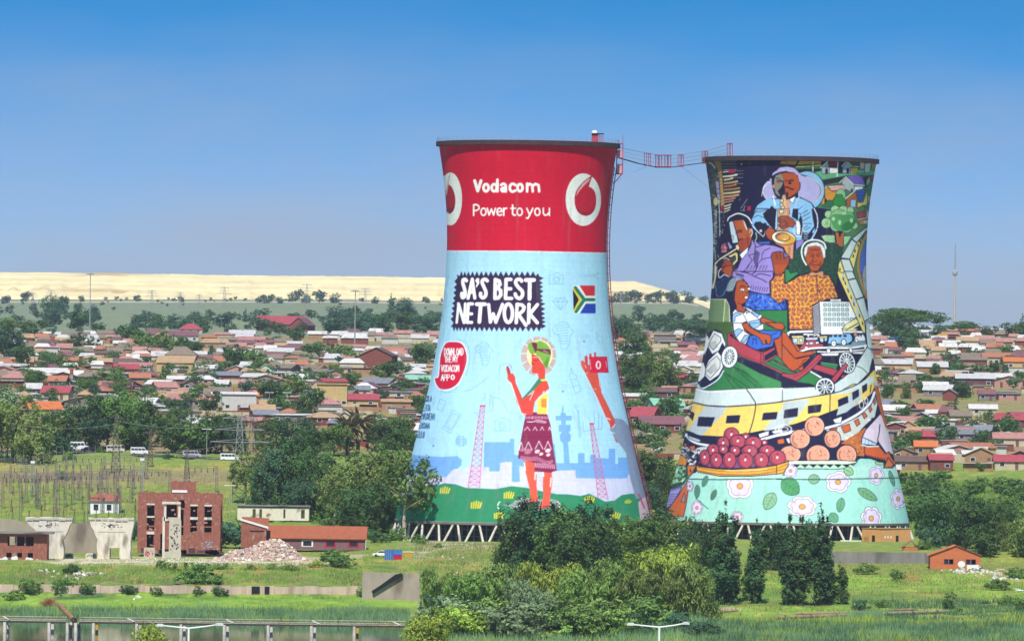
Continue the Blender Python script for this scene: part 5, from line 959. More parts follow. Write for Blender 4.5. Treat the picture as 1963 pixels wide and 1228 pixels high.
def make_bridge():
    """hanging footbridge between the rims, with red portal frames"""
    a = pt(1189, 304, 2003); b = pt(1353, 309, 2080); root = empty('suspension_bridge', a); tag(root, 'thin hanging footbridge with red portal frames strung between the two tower rims', 'footbridge')
    L = lambda x, y: pt(x, y, 2003 + (x - 1189) / 164 * 77) - a
    deck = [(1189, 303), (1205, 307.5), (1222, 312.5), (1240, 316.5), (1262, 320.5), (1284, 320.5), (1306, 317.5), (1328, 314.5), (1353, 311), (1376, 306), (1400, 300)]
    m = MB()
    for p, q in zip(deck[:-1], deck[1:]):
        v, w = L(*p), L(*q); d = (w - v).normalized(); side = Vector((0, 0, 1)).cross(d) * .35
        m.extrude([v - side, v + side, w + side, w - side], (0, 0, -.12))
    m.build('deck', M_['dark'], root)
    rail = [(1189, 283), (1222, 290), (1241, 293.5), (1262, 297), (1284, 297), (1305, 296), (1353, 289.5), (1400, 276)]
    m = MB()
    for s in (-.45, .45):
        off = Vector((-.5, .8, 0)) * s
        for p, q in zip(rail[:-1], rail[1:]): m.tube(L(*p) + off, L(*q) + off, .035, n=4)
        for k in range(2):
            f = (k + 1) / 3
            for i in range(len(rail) - 1):
                p, q = rail[i], rail[i + 1]; dy = lambda x: float(np.interp(x, [c[0] for c in deck], [c[1] for c in deck]))
                m.tube(L(p[0], p[1] + (dy(p[0]) - p[1]) * f) + off, L(q[0], q[1] + (dy(q[0]) - q[1]) * f) + off, .018, n=3)
        for x in np.arange(1195, 1398, 7.0):
            y0 = float(np.interp(x, [c[0] for c in rail], [c[1] for c in rail])); y1 = float(np.interp(x, [c[0] for c in deck], [c[1] for c in deck])); m.tube(L(x, y0) + off, L(x, y1) + off, .014, n=3)
    m.tube(L(1240, 318), L(1176, 350), .03, n=3); m.tube(L(1306, 319), L(1362, 362), .03, n=3); m.build('cable', M_['steel'], root)
    for x, y0, y1, w in ((1241, 294, 317, 7.5), (1305, 297, 319, 6.5), (1351, 290, 313, 6.5), (1399, 275, 299, 6)):
        m = MB(); off = Vector((-.5, .8, 0)) * .5
        for s in (-1, 1):
            for e in (-1, 1): m.tube(L(x + s * w / 2, y0) + off * e, L(x + s * w / 2, y1) + off * e, .09, n=4)
            m.tube(L(x + s * w / 2, y0) + off, L(x + s * w / 2, y0) - off, .09, n=4)
        for e in (-1, 1):
            for y in (y0, y1): m.tube(L(x - w / 2, y) + off * e, L(x + w / 2, y) + off * e, .1, n=4)
        m.build('portal_frame', M_['redm'], root)
    m = MB(); off = Vector((-.5, .8, 0)) * .6
    for x in (1259.5, 1266, 1277, 1283.5):
        for e in (-1, 1): m.tube(L(x, 297) + off * e, L(x, 321) + off * e, .1, n=4)
    for e in (-1, 1): m.tube(L(1258, 297.5) + off * e, L(1285, 297.5) + off * e, .12, n=4)
    m.extrude([L(1258, 319) - off, L(1258, 319) + off, L(1285, 319) + off, L(1285, 319) - off], (0, 0, -.35)); m.build('jump_platform', M_['redm'], root)
make_bridge()
# ---------------------------------------------------------------- trees
def leaves(lobes, n, size, rng, droop=0.0, elong=1.4, up=0.0):
    """leaf-sized blades gathered in clumps over the outside of several lobes"""
    C = []; N = []
    vol = np.array([l[3] * l[4] * l[5] for l in lobes]) ** .67; cnt = np.maximum(8, (n * vol / vol.sum())).astype(int)
    for (x, y, z, a, b, c), m in zip(lobes, cnt):
        k = max(3, m // 26); d = rng.normal(size=(k, 3)); d /= np.linalg.norm(d, axis=1)[:, None]; rad = rng.uniform(.72, 1.04, k)[:, None]
        cl = d * rad; ci = rng.integers(0, k, m); s = rng.uniform(.16, .30, k)
        p = cl[ci] + rng.normal(size=(m, 3)) * s[ci][:, None] * .62
        if droop: p[:, 2] -= np.abs(rng.normal(size=m)) * droop * (np.abs(p[:, 0]) + np.abs(p[:, 1])) * .5
        nn = p + rng.normal(size=(m, 3)) * .55 + np.array([0, 0, .25 + up]); nn /= np.linalg.norm(nn, axis=1)[:, None]
        C.append(p * [a, b, c] + [x, y, z]); N.append(nn)
    C = np.concatenate(C); N = np.concatenate(N); m = len(C)
    t = rng.normal(size=(m, 3)); t -= (t * N).sum(1)[:, None] * N
    if droop: t = t * .4 + np.array([0, 0, -1.0]) * droop * 2
    t -= (t * N).sum(1)[:, None] * N; t /= np.linalg.norm(t, axis=1)[:, None] + 1e-6; b = np.cross(N, t)
    s = (size * rng.uniform(.6, 1.5, m))[:, None]; e = s * elong
    V = np.stack([C - t * e, C + b * s * .6, C + t * e, C - b * s * .6], 1).reshape(-1, 3); Q = np.arange(4 * m).reshape(-1, 4)
    return V, Q
def trunk(mb, H, r, rng, top=.6, limbs=5, spread=.28, lean=0):
    pts = [Vector((lean * t * t * H + math.sin(t * 5 + rng.uniform(0, 6)) * .012 * H, math.cos(t * 4 + rng.uniform(0, 6)) * .012 * H, t * H * top)) for t in (0, .3, .6, 1)]; pts[0].xy = (0, 0); pts[0].z = -.04 * H
    for i in range(3): mb.tube(pts[i], pts[i + 1], r * (1 - .25 * i), r * (1 - .25 * (i + 1)), 7)
    for i in range(limbs):
        a = 6.28 * i / limbs + rng.uniform(0, 1); s = pts[1].lerp(pts[3], rng.uniform(.2, 1)); e = s + Vector((math.cos(a) * spread * H, math.sin(a) * spread * H, rng.uniform(.12, .3) * H))
        mb.tube(s, e, r * .45, r * .14, 5)
LEAF = dict(
 meadow=leaf_mat('meadow_blades', lin('8eac4c', .88)),
 dark=leaf_mat('leaves_dark', lin('53733c', .95)), mid=leaf_mat('leaves_mid', lin('6c8a42', 1.0)), olive=leaf_mat('leaves_olive', lin('7e924a', 1.0)), lime=leaf_mat('leaves_lime', lin('97ac44', 1.1)), willow=leaf_mat('leaves_willow', lin('7e9c4a', 1.05)),
 blue=leaf_mat('leaves_bluegreen', lin('4f7350', .92)), poplar=leaf_mat('leaves_poplar', lin('48683e', .92)), grey=leaf_mat('leaves_greygreen', lin('83986a', 1.0)), dry=leaf_mat('leaves_dry', lin('9a8a62', .75)), reed=leaf_mat('reed_blades', lin('7d9c6a', .95)))  # blue: far trees get distance haze through this leaf colour
KIND = {}
def kinds():
    def blob(rng, n, R_, z0, z1, flat=1):
        L = []
        for i in range(n):
            a = 6.283 * i / n * 2.4 + rng.uniform(0, 1.2); q = rng.uniform(.25, 1) ** .6; z = rng.uniform(z0, z1); s = rng.uniform(.55, 1) * (1 - .35 * q)
            L.append((math.cos(a) * R_ * q * .72, math.sin(a) * R_ * q * .72, z, R_ * s * .62, R_ * s * .62, (z1 - z0) * s * .48 * flat))
        L.append((0, 0, (z0 + z1) / 2, R_ * .55, R_ * .55, (z1 - z0) * .55)); return L
    spec = dict(
     broad=dict(l=lambda g: blob(g, 11, .48, .16, .84), n=7600, s=.0165, r=.03, top=.5), round=dict(l=lambda g: blob(g, 10, .52, .12, .8), n=4600, s=.021, r=.025, top=.4),
     tall=dict(l=lambda g: blob(g, 14, .34, .12, .88), n=8600, s=.0135, r=.026, top=.7), gum=dict(l=lambda g: blob(g, 9, .36, .38, .9, .8), n=3000, s=.0145, r=.022, top=.75),
     willow=dict(l=lambda g: blob(g, 13, .62, .14, .78), n=10500, s=.0155, r=.03, top=.5, droop=.55), poplar=dict(l=lambda g: [(g.uniform(-.035, .035), g.uniform(-.035, .035), .06 + .9 * t, *([.125 * min(1, (t + .1) / .3) ** .6 * (1.04 - t) ** .5 * g.uniform(.8, 1.15)] * 2), .1 + .05 * t) for t in (0, .08, .17, .26, .35, .44, .53, .62, .71, .8, .88, .95)] + [(g.uniform(-.09, .09), g.uniform(-.09, .09), g.uniform(.45, .85), .035, .035, .12) for _ in range(6)], n=6400, s=.0105, r=.014, top=.8, up=.5),
     bush=dict(l=lambda g: blob(g, 7, .75, .12, .75), n=2600, s=.034, r=.02, top=.3), flat=dict(l=lambda g: blob(g, 9, .95, .62, .86), n=5200, s=.019, r=.03, top=.62),
     cone=dict(l=lambda g: [(g.uniform(-.03, .03), g.uniform(-.03, .03), .15 + .75 * i / 8, *([.2 * (1.05 - i / 8.5)] * 2), .08) for i in range(9)], n=2200, s=.018, r=.018, top=.9))
    for k, s in spec.items():
        for v in range(3):
            g = np.random.default_rng(abs(hash(k)) % 1 + sum(map(ord, k)) * 7 + v); rr = random.Random(sum(map(ord, k)) + v)
            V, Q = leaves(s['l'](g), s['n'], s['s'], g, s.get('droop', 0), 1.4 if k != 'willow' else 2.2, s.get('up', 0)); V = V.copy(); V[:, 2] = np.maximum(V[:, 2], -.02)
            hi = np.percentile(V[:, 2], 99.7); V *= 1 / hi if k != 'bush' else 1
            m = MB(); trunk(m, 1, s['r'], rr, s['top'], 6 if k not in ('poplar', 'cone') else 0, .26)
            t = m.build('trunk', M_['bark']); me = t.data; bpy.data.objects.remove(t)
            KIND[k, v] = (V, Q, me)
kinds()
_crowns = {}
def tree(x, y, h, kind, leaf, w=1.0, v=None, rot=None, D=None, bark=None, name=None, dmin=1450):
    """tree whose foot shows at (x, y) and whose top is h picture rows higher"""
    v = random.randrange(3) if v is None else v
    D = D or D_at(x, y, dmin); H = h * D / F; key = (kind, v, leaf)
    V, Q, tm = KIND[kind, v]
    if key not in _crowns: _crowns[key] = mesh_np('crown', V, Q, [LEAF[leaf]])
    g = G(x, D); g.z -= .15
    nm = name or {'poplar': 'poplar_tree', 'willow': 'willow_tree', 'bush': 'bush', 'gum': 'gum_tree', 'cone': 'conifer_tree', 'flat': 'umbrella_tree'}.get(kind, 'leafy_tree')
    if kind == 'bush':
        o = bpy.data.objects.new(nm, _crowns[key]); COL.objects.link(o); o.location = g
    else:
        o = empty(nm, g); c = bpy.data.objects.new('crown', _crowns[key]); COL.objects.link(c); c.parent = o
        t = bpy.data.objects.new('trunk', tm); COL.objects.link(t); t.parent = o
        if bark:
            t.data = tm.copy(); t.data.materials.clear(); t.data.materials.append(M_[bark])
    o.rotation_euler = (0, 0, random.uniform(0, 6.28) if rot is None else rot); o.scale = (H * w, H * w, H)
    o['_px'] = (float(x), float(y), float(h), D); NEED.append((o, 'tree', kind, leaf))
    return o
NEED = []   # things that still want a label that singles them out
def make_palm(x, y, h, D=None):
    D = D or D_at(x, y); H = h * D / F; g = G(x, D); rt = empty('palm_tree', g); rng = random.Random(int(x))
    m = MB(); m.tube((0, 0, -.3), (0, 0, H * .62), .04 * H, .035 * H, 8); m.build('trunk', M_['bark'], rt)
    m = MB()
    for i in range(64):
        a = rng.uniform(0, 6.28); el = rng.uniform(-.9, 1.3); L = H * rng.uniform(.34, .46); p = Vector((0, 0, H * .62)); d = Vector((math.cos(a) * math.cos(el), math.sin(a) * math.cos(el), math.sin(el)))
        side = Vector((-math.sin(a), math.cos(a), 0))
        for k in range(5):
            q = p + d * L / 5; w0, w1 = (.05 * H * (1 - abs(k - 2) / 4), .05 * H * (1 - abs(k - 1) / 4) if k < 4 else .004 * H)
            m.poly([p - side * w0, p + side * w0, q + side * w1, q - side * w1]); m.poly([p, q, q - Vector((0, 0, w1 * 1.2)), p - Vector((0, 0, w0 * 1.2))]); p = q; d = (d + Vector((0, 0, -.24))).normalized()
    m.build('crown', LEAF['olive' if x % 2 else 'dry'], rt)
    return rt
# near stand right of centre, poplars, willows, bushes at the water -- (x, foot row, height in rows, kind, leaf, width)
for t in [
 (1030, 1118, 168, 'tall', 'poplar', 1.25), (985, 1112, 142, 'tall', 'dark', 1.1), (1075, 1122, 150, 'tall', 'mid', 1.1), (1125, 1118, 160, 'tall', 'poplar', 1.15), (1160, 1108, 118, 'broad', 'mid', 1.1), (1100, 1128, 135, 'broad', 'dark', 1.0), (1010, 1090, 95, 'round', 'mid', 1.0),
 (1262, 1092, 122, 'tall', 'poplar', 1.2), (1235, 1096, 108, 'broad', 'mid', 1.0), (1300, 1100, 118, 'tall', 'mid', 1.15), (1330, 1105, 92, 'broad', 'blue', 1.0), (1205, 1088, 70, 'round', 'mid', 1.1),
 (1386, 1158, 196, 'poplar', 'poplar', 1.25), (1374, 1150, 128, 'poplar', 'dark', 1.5), (1402, 1152, 112, 'poplar', 'poplar', 1.5), (1447, 1156, 160, 'poplar', 'poplar', 1.15), (1437, 1150, 96, 'poplar', 'dark', 1.4), (1511, 1160, 174, 'poplar', 'poplar', 1.15), (1533, 1160, 172, 'poplar', 'dark', 1.2), (1522, 1158, 120, 'poplar', 'poplar', 1.6), (1573, 1160, 184, 'poplar', 'poplar', 1.25), (1584, 1156, 130, 'poplar', 'poplar', 1.4), (1613, 1160, 80, 'poplar', 'dark', 1.5), (1345, 1118, 125, 'tall', 'poplar', 1.0), (1322, 1130, 95, 'tall', 'mid', .9), (1478, 1092, 92, 'tall', 'poplar', 1.2), (1495, 1090, 84, 'tall', 'dark', 1.0), (1552, 1096, 100, 'tall', 'poplar', .9),
 (850, 1185, 82, 'willow', 'willow', .9), (822, 1168, 84, 'tall', 'mid', .8), (905, 1190, 88, 'willow', 'willow', 1.0), (965, 1188, 98, 'willow', 'olive', .95), (1062, 1190, 102, 'willow', 'lime', .95), (1130, 1196, 95, 'willow', 'willow', 1.0), (1190, 1195, 112, 'willow', 'willow', .95), (1265, 1190, 132, 'willow', 'lime', .95), (1320, 1192, 104, 'willow', 'olive', .9), (1015, 1198, 80, 'willow', 'grey', 1.0), (1225, 1196, 96, 'willow', 'olive', 1.0),
 (925, 1224, 66, 'bush', 'grey', 1.3), (1000, 1228, 76, 'bush', 'grey', 1.3), (1060, 1230, 60, 'bush', 'willow', 1.2), (1110, 1234, 66, 'bush', 'mid', 1.3), (1165, 1234, 62, 'bush', 'willow', 1.2), (880, 1246, 66, 'bush', 'lime', 1.2), (1215, 1224, 52, 'bush', 'blue', 1.2), (860, 1206, 66, 'bush', 'grey', 1.1), (965, 1246, 54, 'bush', 'mid', 1.3), (1300, 1216, 46, 'bush', 'blue', 1.3), (1030, 1250, 50, 'bush', 'lime', 1.2), (1350, 1236, 42, 'bush', 'blue', 1.2), (945, 1200, 60, 'bush', 'willow', 1.3), (1090, 1204, 62, 'bush', 'mid', 1.3), (1150, 1206, 60, 'bush', 'olive', 1.3), (1240, 1204, 66, 'bush', 'mid', 1.3),
 (812, 1290, 125, 'broad', 'lime', .95), (287, 1300, 112, 'broad', 'lime', .85), (1505, 1262, 60, 'bush', 'lime', .8)]:
    x, y, h, k, lf, w = t; h *= 1.1 if k == 'willow' else 1.2 if k == 'bush' else 1; tree(x, y, h, k, lf, w, D=1380 if y > 1255 else (1490 if y > 1228 else None))
# behind the long building, left of the red tower
for t in [(700, 1010, 150, 'tall', 'olive', 1.15), (655, 1005, 135, 'tall', 'olive', 1.1), (735, 1012, 165, 'tall', 'mid', 1.0), (610, 998, 140, 'tall', 'dark', 1.05), (560, 985, 150, 'tall', 'dark', 1.1), (520, 985, 140, 'tall', 'blue', 1.0), (640, 1010, 110, 'gum', 'olive', 1.0), (715, 1018, 100, 'broad', 'dark', 1.2), (675, 1022, 90, 'broad', 'dark', 1.1), (745, 1020, 80, 'broad', 'dark', 1.1), (580, 1000, 85, 'broad', 'blue', 1.1), (470, 965, 110, 'gum', 'olive', 1.0), (495, 985, 95, 'tall', 'mid', .9), (776, 1036, 172, 'gum', 'mid', 1.15), (808, 1030, 125, 'gum', 'dark', .7)]:
    x, y, h, k, lf, w = t; tree(x, y, h, k, lf, w, bark='palebark' if k == 'gum' else None)
# belt of big trees behind the minibuses
for t in [(25, 885, 130, 'broad', 'olive', 1.1), (-20, 880, 150, 'broad', 'grey', 1.0), (62, 888, 105, 'round', 'olive', 1.0), (110, 858, 78, 'broad', 'dark', 1.2), (150, 856, 95, 'tall', 'dark', 1.2), (205, 860, 115, 'broad', 'dark', 1.0), (185, 862, 72, 'round', 'blue', 1.1), (240, 862, 120, 'broad', 'mid', .95), (275, 858, 112, 'tall', 'dark', 1.0), (262, 862, 66, 'round', 'dark', 1.1), (330, 868, 78, 'round', 'dark', 1.3), (365, 868, 74, 'round', 'mid', 1.2), (395, 868, 88, 'broad', 'dark', 1.1), (425, 868, 95, 'broad', 'dark', 1.0), (455, 870, 90, 'tall', 'blue', 1.1), (315, 850, 75, 'broad', 'mid', .9), (345, 835, 70, 'broad', 'dark', 1.1),
 (530, 872, 100, 'broad', 'dark', 1.1), (575, 876, 105, 'broad', 'blue', 1.1), (600, 880, 80, 'broad', 'dark', 1.2), (640, 872, 85, 'round', 'mid', 1.2), (735, 868, 92, 'broad', 'dark', 1.2), (760, 860, 90, 'broad', 'mid', 1.1), (775, 876, 78, 'broad', 'dark', 1.1), (715, 850, 62, 'round', 'mid', 1.1), (500, 868, 84, 'tall', 'mid', 1.0)]:
    x, y, h, k, lf, w = t; tree(x, y, h * (.74 if x >= 500 else .84 if x > 290 else .95), k, lf, w)
for x, y, h in ((686, 872, 98), (666, 872, 84)):
    p = make_palm(x, y, h); p['_px'] = (float(x), float(y), float(h), p.location.y); NEED.append((p, 'tree', 'palm', 'olive'))
# right of the mural tower and between the towers
for t in [(1250, 975, 112, 'broad', 'dark', 1.1), (1225, 972, 92, 'tall', 'dark', 1.1), (1275, 985, 90, 'tall', 'dark', 1.0), (1265, 940, 60, 'gum', 'dry', .9), (1238, 990, 70, 'broad', 'blue', 1.1),
 (1815, 1046, 104, 'broad', 'dark', 1.25), (1788, 1042, 92, 'broad', 'dark', 1.1), (1850, 1056, 106, 'broad', 'dark', 1.1), (1905, 1050, 92, 'broad', 'dark', 1.2), (1950, 1040, 84, 'broad', 'mid', 1.2), (1835, 1052, 66, 'round', 'blue', 1.2), (1885, 1062, 64, 'round', 'dark', 1.1), (1782, 1050, 44, 'round', 'blue', 1.1), (1925, 1056, 60, 'tall', 'olive', 1.0), (1975, 1068, 82, 'broad', 'olive', 1.0),
 (1817, 1168, 36, 'round', 'dark', .85), (1900, 1000, 52, 'round', 'olive', 1.2), (1770, 975, 48, 'round', 'dark', 1.2), (1850, 965, 44, 'round', 'mid', 1.3), (1935, 985, 55, 'round', 'mid', 1.2)]:
    x, y, h, k, lf, w = t; tree(x, y, h, k, lf, w)
# trees among the houses (round dark garden trees)
for t in [(43, 710, 44, 'round', 'dark'), (105, 622, 50, 'broad', 'blue'), (140, 672, 30, 'round', 'dark'), (178, 675, 26, 'round', 'dark'), (248, 666, 36, 'round', 'dark'), (285, 680, 38, 'round', 'mid'), (330, 690, 46, 'round', 'mid'), (365, 690, 36, 'round', 'dark'), (453, 712, 44, 'round', 'dark'), (485, 712, 38, 'round', 'mid'), (565, 660, 26, 'round', 'dark'), (598, 692, 32, 'round', 'dark'), (655, 698, 34, 'round', 'mid'), (628, 668, 14, 'cone', 'dark'), (748, 728, 32, 'round', 'dark'), (815, 715, 50, 'broad', 'dark'), (515, 778, 44, 'round', 'dark'), (555, 772, 42, 'round', 'mid'), (590, 796, 46, 'round', 'dark'), (447, 776, 28, 'cone', 'dark'), (165, 758, 30, 'round', 'mid'), (70, 750, 36, 'broad', 'mid'), (215, 745, 34, 'broad', 'mid'), (20, 700, 60, 'broad', 'blue'), (60, 655, 38, 'broad', 'dark'), (5, 650, 38, 'broad', 'mid'), (190, 640, 20, 'round', 'dark'), (225, 760, 28, 'round', 'mid'), (380, 720, 24, 'round', 'mid'), (110, 700, 22, 'round', 'mid'),
 (500, 634, 24, 'round', 'blue'), (535, 640, 22, 'round', 'dark'), (575, 640, 20, 'round', 'dark'), (640, 645, 32, 'broad', 'blue'), (700, 640, 38, 'broad', 'blue'), (735, 640, 36, 'broad', 'dark'), (780, 642, 40, 'broad', 'dark'), (820, 645, 42, 'broad', 'blue'), (750, 605, 38, 'cone', 'dark'), (770, 610, 36, 'broad', 'blue'), (670, 615, 26, 'round', 'blue'), (260, 625, 20, 'round', 'blue'), (300, 632, 26, 'round', 'dark'), (345, 632, 28, 'round', 'blue'), (390, 638, 26, 'round', 'dark'), (430, 630, 30, 'round', 'blue'), (150, 630, 30, 'round', 'dark'), (470, 618, 26, 'cone', 'blue'), (180, 616, 30, 'tall', 'blue'), (150, 610, 28, 'tall', 'blue'),
 (1190, 660, 48, 'broad', 'blue'), (1215, 690, 52, 'broad', 'dark'), (1235, 745, 62, 'broad', 'dark'), (1262, 760, 68, 'broad', 'mid'), (1215, 770, 52, 'round', 'dark'), (1255, 640, 36, 'broad', 'blue'), (1310, 665, 46, 'flat', 'blue'), (1335, 660, 40, 'broad', 'blue'), (1200, 735, 42, 'tall', 'dark'), (1325, 745, 28, 'round', 'dark'), (1300, 735, 24, 'round', 'mid'), (1246, 777, 20, 'round', 'dark'), (1205, 790, 22, 'round', 'mid'), (1318, 778, 20, 'round', 'dark'), (1240, 832, 18, 'round', 'mid'),
 (1690, 650, 46, 'broad', 'blue'), (1725, 660, 56, 'broad', 'blue'), (1745, 665, 62, 'flat', 'dark'), (1710, 655, 40, 'broad', 'dark'), (1850, 655, 36, 'flat', 'dark'), (1895, 655, 28, 'broad', 'dark'), (1948, 655, 34, 'broad', 'dark'), (1960, 648, 42, 'cone', 'blue'), (1800, 648, 24, 'broad', 'blue'), (1745, 668, 32, 'broad', 'dark'), (1828, 712, 32, 'round', 'blue'), (1856, 696, 30, 'cone', 'dark'), (1880, 696, 24, 'round', 'dark'), (1925, 688, 24, 'round', 'mid'), (1720, 690, 16, 'round', 'dark'), (1772, 682, 16, 'round', 'dark'), (1725, 795, 24, 'round', 'dark'), (1778, 795, 26, 'broad', 'dark'), (1822, 788, 18, 'round', 'dark'), (1852, 762, 18, 'round', 'dark'), (1900, 762, 16, 'round', 'mid'), (1890, 795, 9, 'round', 'dark'), (1870, 860, 20, 'round', 'dark'), (1910, 852, 15, 'round', 'mid'), (1905, 818, 14, 'round', 'dark'), (1753, 852, 24, 'broad', 'mid'), (1880, 904, 16, 'round', 'mid'), (1828, 842, 14, 'palm', 'mid'), (1700, 758, 16, 'round', 'dark')]:
    x, y, h, k, lf = t; h *= 1.12 if y < 660 else 1.2
    if k == 'palm': k = 'tall'
    tree(x, y, h, k, lf, random.uniform(.95, 1.25) * (1.25 if k in ('round', 'broad') and h < 50 else 1))
_r = random.Random(31)
for i in range(400):
    if sum(1 for q in NEED if q[0].name.startswith('leafy_tree')) > 292: break
    x = _r.uniform(0, 1963); y = _r.uniform(650, 815)
    if 836 < x < 1185 or 1345 < x < 1690 or (x > 1690 and 765 < y < 800) or (600 < x < 830 and 655 < y < 680) or (x < 500 and y > 800) or ((590 < x < 690 or 405 < x < 505) and y > 765): continue
    hh = (13 + (y - 650) * .13) * _r.uniform(.75, 1.3); tree(x, y, hh, _r.choice(('round', 'round', 'broad', 'tall')), _r.choice(('dark', 'dark', 'mid', 'blue')), _r.uniform(.95, 1.35))
# far tree line at the foot of the spoil heap
for x, h in ((50, 22), (10, 16), (125, 14), (157, 12), (262, 14), (348, 12), (500, 16), (515, 18), (538, 14), (566, 24), (588, 18), (613, 26), (640, 20), (720, 14), (818, 13), (1182, 22), (1205, 24), (1222, 22), (1245, 18), (1262, 24), (1285, 25), (1295, 20), (1320, 24), (1346, 18)):
    tree(x, 579 + random.uniform(-1, 3), h, 'round', 'blue', 1.2)
# bushes on the slopes
for t in [(138, 1100, 20, 'dark'), (378, 1118, 38, 'mid'), (640, 1085, 30, 'mid'), (330, 1096, 18, 'olive'), (310, 1090, 16, 'olive'), (605, 1088, 16, 'lime'), (655, 1088, 22, 'mid'), (425, 1092, 14, 'mid'), (520, 1092, 13, 'olive'), (480, 1092, 12, 'olive'), (555, 1094, 14, 'olive'), (434, 1050, 46, 'blue'), (430, 1030, 30, 'dark'), (260, 1035, 36, 'blue'), (60, 1140, 26, 'mid'), (30, 1150, 20, 'mid'), (700, 1146, 20, 'mid'), (250, 1138, 16, 'dark'), (300, 1140, 14, 'mid'), (380, 1140, 16, 'dark'), (420, 1142, 14, 'dark'), (120, 1136, 24, 'mid'), (170, 1138, 20, 'mid'), (130, 882, 18, 'mid'), (135, 880, 12, 'mid'), (60, 870, 16, 'dark'), (108, 870, 34, 'blue'), (120, 918, 16, 'grey'), (320, 880, 12, 'dark'), (193, 868, 12, 'dark'), (1660, 1100, 22, 'olive'), (1720, 1112, 20, 'mid'), (1690, 1165, 14, 'mid'), (1650, 1168, 18, 'blue'), (1772, 1052, 16, 'mid'), (1888, 1158, 9, 'dark'), (1838, 1172, 8, 'dark'), (1915, 1130, 22, 'mid'), (1950, 1110, 24, 'mid'), (1930, 1160, 20, 'mid'), (1958, 1170, 22, 'mid'), (700, 1036, 24, 'mid'), (725, 1040, 22, 'dark'), (760, 1036, 24, 'mid'), (805, 1042, 18, 'mid'), (840, 1050, 10, 'mid'), (508, 1000, 20, 'dark'), (470, 1000, 22, 'mid'), (560, 1000, 22, 'mid'), (620, 1005, 24, 'mid'), (660, 1002, 26, 'mid'),
 (1750, 1000, 30, 'mid'), (1800, 985, 26, 'dark'), (1860, 1005, 30, 'mid'), (1920, 1000, 26, 'olive'), (1745, 950, 20, 'mid'), (1780, 940, 20, 'dark'), (1820, 950, 18, 'mid'), (1875, 945, 20, 'mid'), (1925, 945, 22, 'mid'), (1955, 960, 26, 'dark'), (1800, 925, 16, 'mid'), (1730, 930, 16, 'dark'), (1760, 925, 14, 'dark'), (1640, 1036, 7, 'mid')]:
    x, y, h, lf = t; tree(x, y, h * (1.9 if x > 1690 and y < 1010 else 1.35), 'bush', lf, random.uniform(.9, 1.5))

def garden_trees():
    Vs, k = [], 0
    for i in range(900):
        x = _r.uniform(-10, 1975); y = _r.uniform(646, 800) if x < 640 else _r.uniform(646, 880)
        if 836 < x < 1185 or 1345 < x < 1690 or (x > 1690 and 760 < y < 805) or (600 < x < 830 and 655 < y < 680): continue
        if (590 < x < 690 or 405 < x < 505 or 130 < x < 215) and 770 < y < 835: continue
        D = D_at(x, y); g = G(x, D); H = (14 + (y - 646) * .08) * _r.uniform(.6, 1.4) * D / F; V = KIND[_r.choice(('round', 'broad', 'round')), _r.randrange(3)][0].reshape(-1, 4, 3)
        V = V[::7]; c = V.mean(1, keepdims=True); V = c + (V - c) * 2.0; a = _r.uniform(0, 6.28); w = _r.uniform(1.1, 1.6); ca, sa = math.cos(a) * w, math.sin(a) * w
        Vs.append(np.stack([V[..., 0] * ca - V[..., 1] * sa, V[..., 0] * sa + V[..., 1] * ca, V[..., 2]], -1) * H + np.array(g)); k += 1
        if k >= 300: break
    V = np.concatenate(Vs).reshape(-1, 3); me = mesh_np('garden_trees', V, np.arange(len(V)).reshape(-1, 4), [LEAF['dark']]); o = bpy.data.objects.new('garden_trees', me); COL.objects.link(o); tag(o, kind='stuff')
garden_trees()

def distant_woods():
    Vs = []
    for x0, x1, y0, y1, n in ((-20, 190, 600, 640, 26), (230, 490, 608, 642, 34), (490, 620, 606, 630, 10), (620, 850, 604, 642, 46), (1170, 1365, 606, 650, 30), (-20, 850, 583, 600, 16), (1690, 1790, 640, 655, 12), (1790, 1975, 640, 652, 14), (-20, 850, 571, 580, 60), (1160, 1365, 573, 582, 26)):
        for i in range(n):
            x = _r.uniform(x0, x1); y = _r.uniform(y0, y1); D = D_at(x, y); g = G(x, D); H = _r.uniform(10, 24) * (1 if y > 600 else .34) * D / F; V = KIND[_r.choice(('round', 'broad', 'tall')), _r.randrange(3)][0].reshape(-1, 4, 3)[::8]
            c = V.mean(1, keepdims=True); V = c + (V - c) * 2.1; a = _r.uniform(0, 6.28); w = _r.uniform(1.2, 2.0); ca, sa = math.cos(a) * w, math.sin(a) * w
            Vs.append(np.stack([V[..., 0] * ca - V[..., 1] * sa, V[..., 0] * sa + V[..., 1] * ca, V[..., 2]], -1) * H + np.array(g))
    V = np.concatenate(Vs).reshape(-1, 3); me = mesh_np('distant_woods', V, np.arange(len(V)).reshape(-1, 4), [LEAF['blue']]); o = bpy.data.objects.new('distant_woods', me); COL.objects.link(o); tag(o, kind='stuff')  # bluish leaves put the haze of distance into the crown colour
distant_woods()
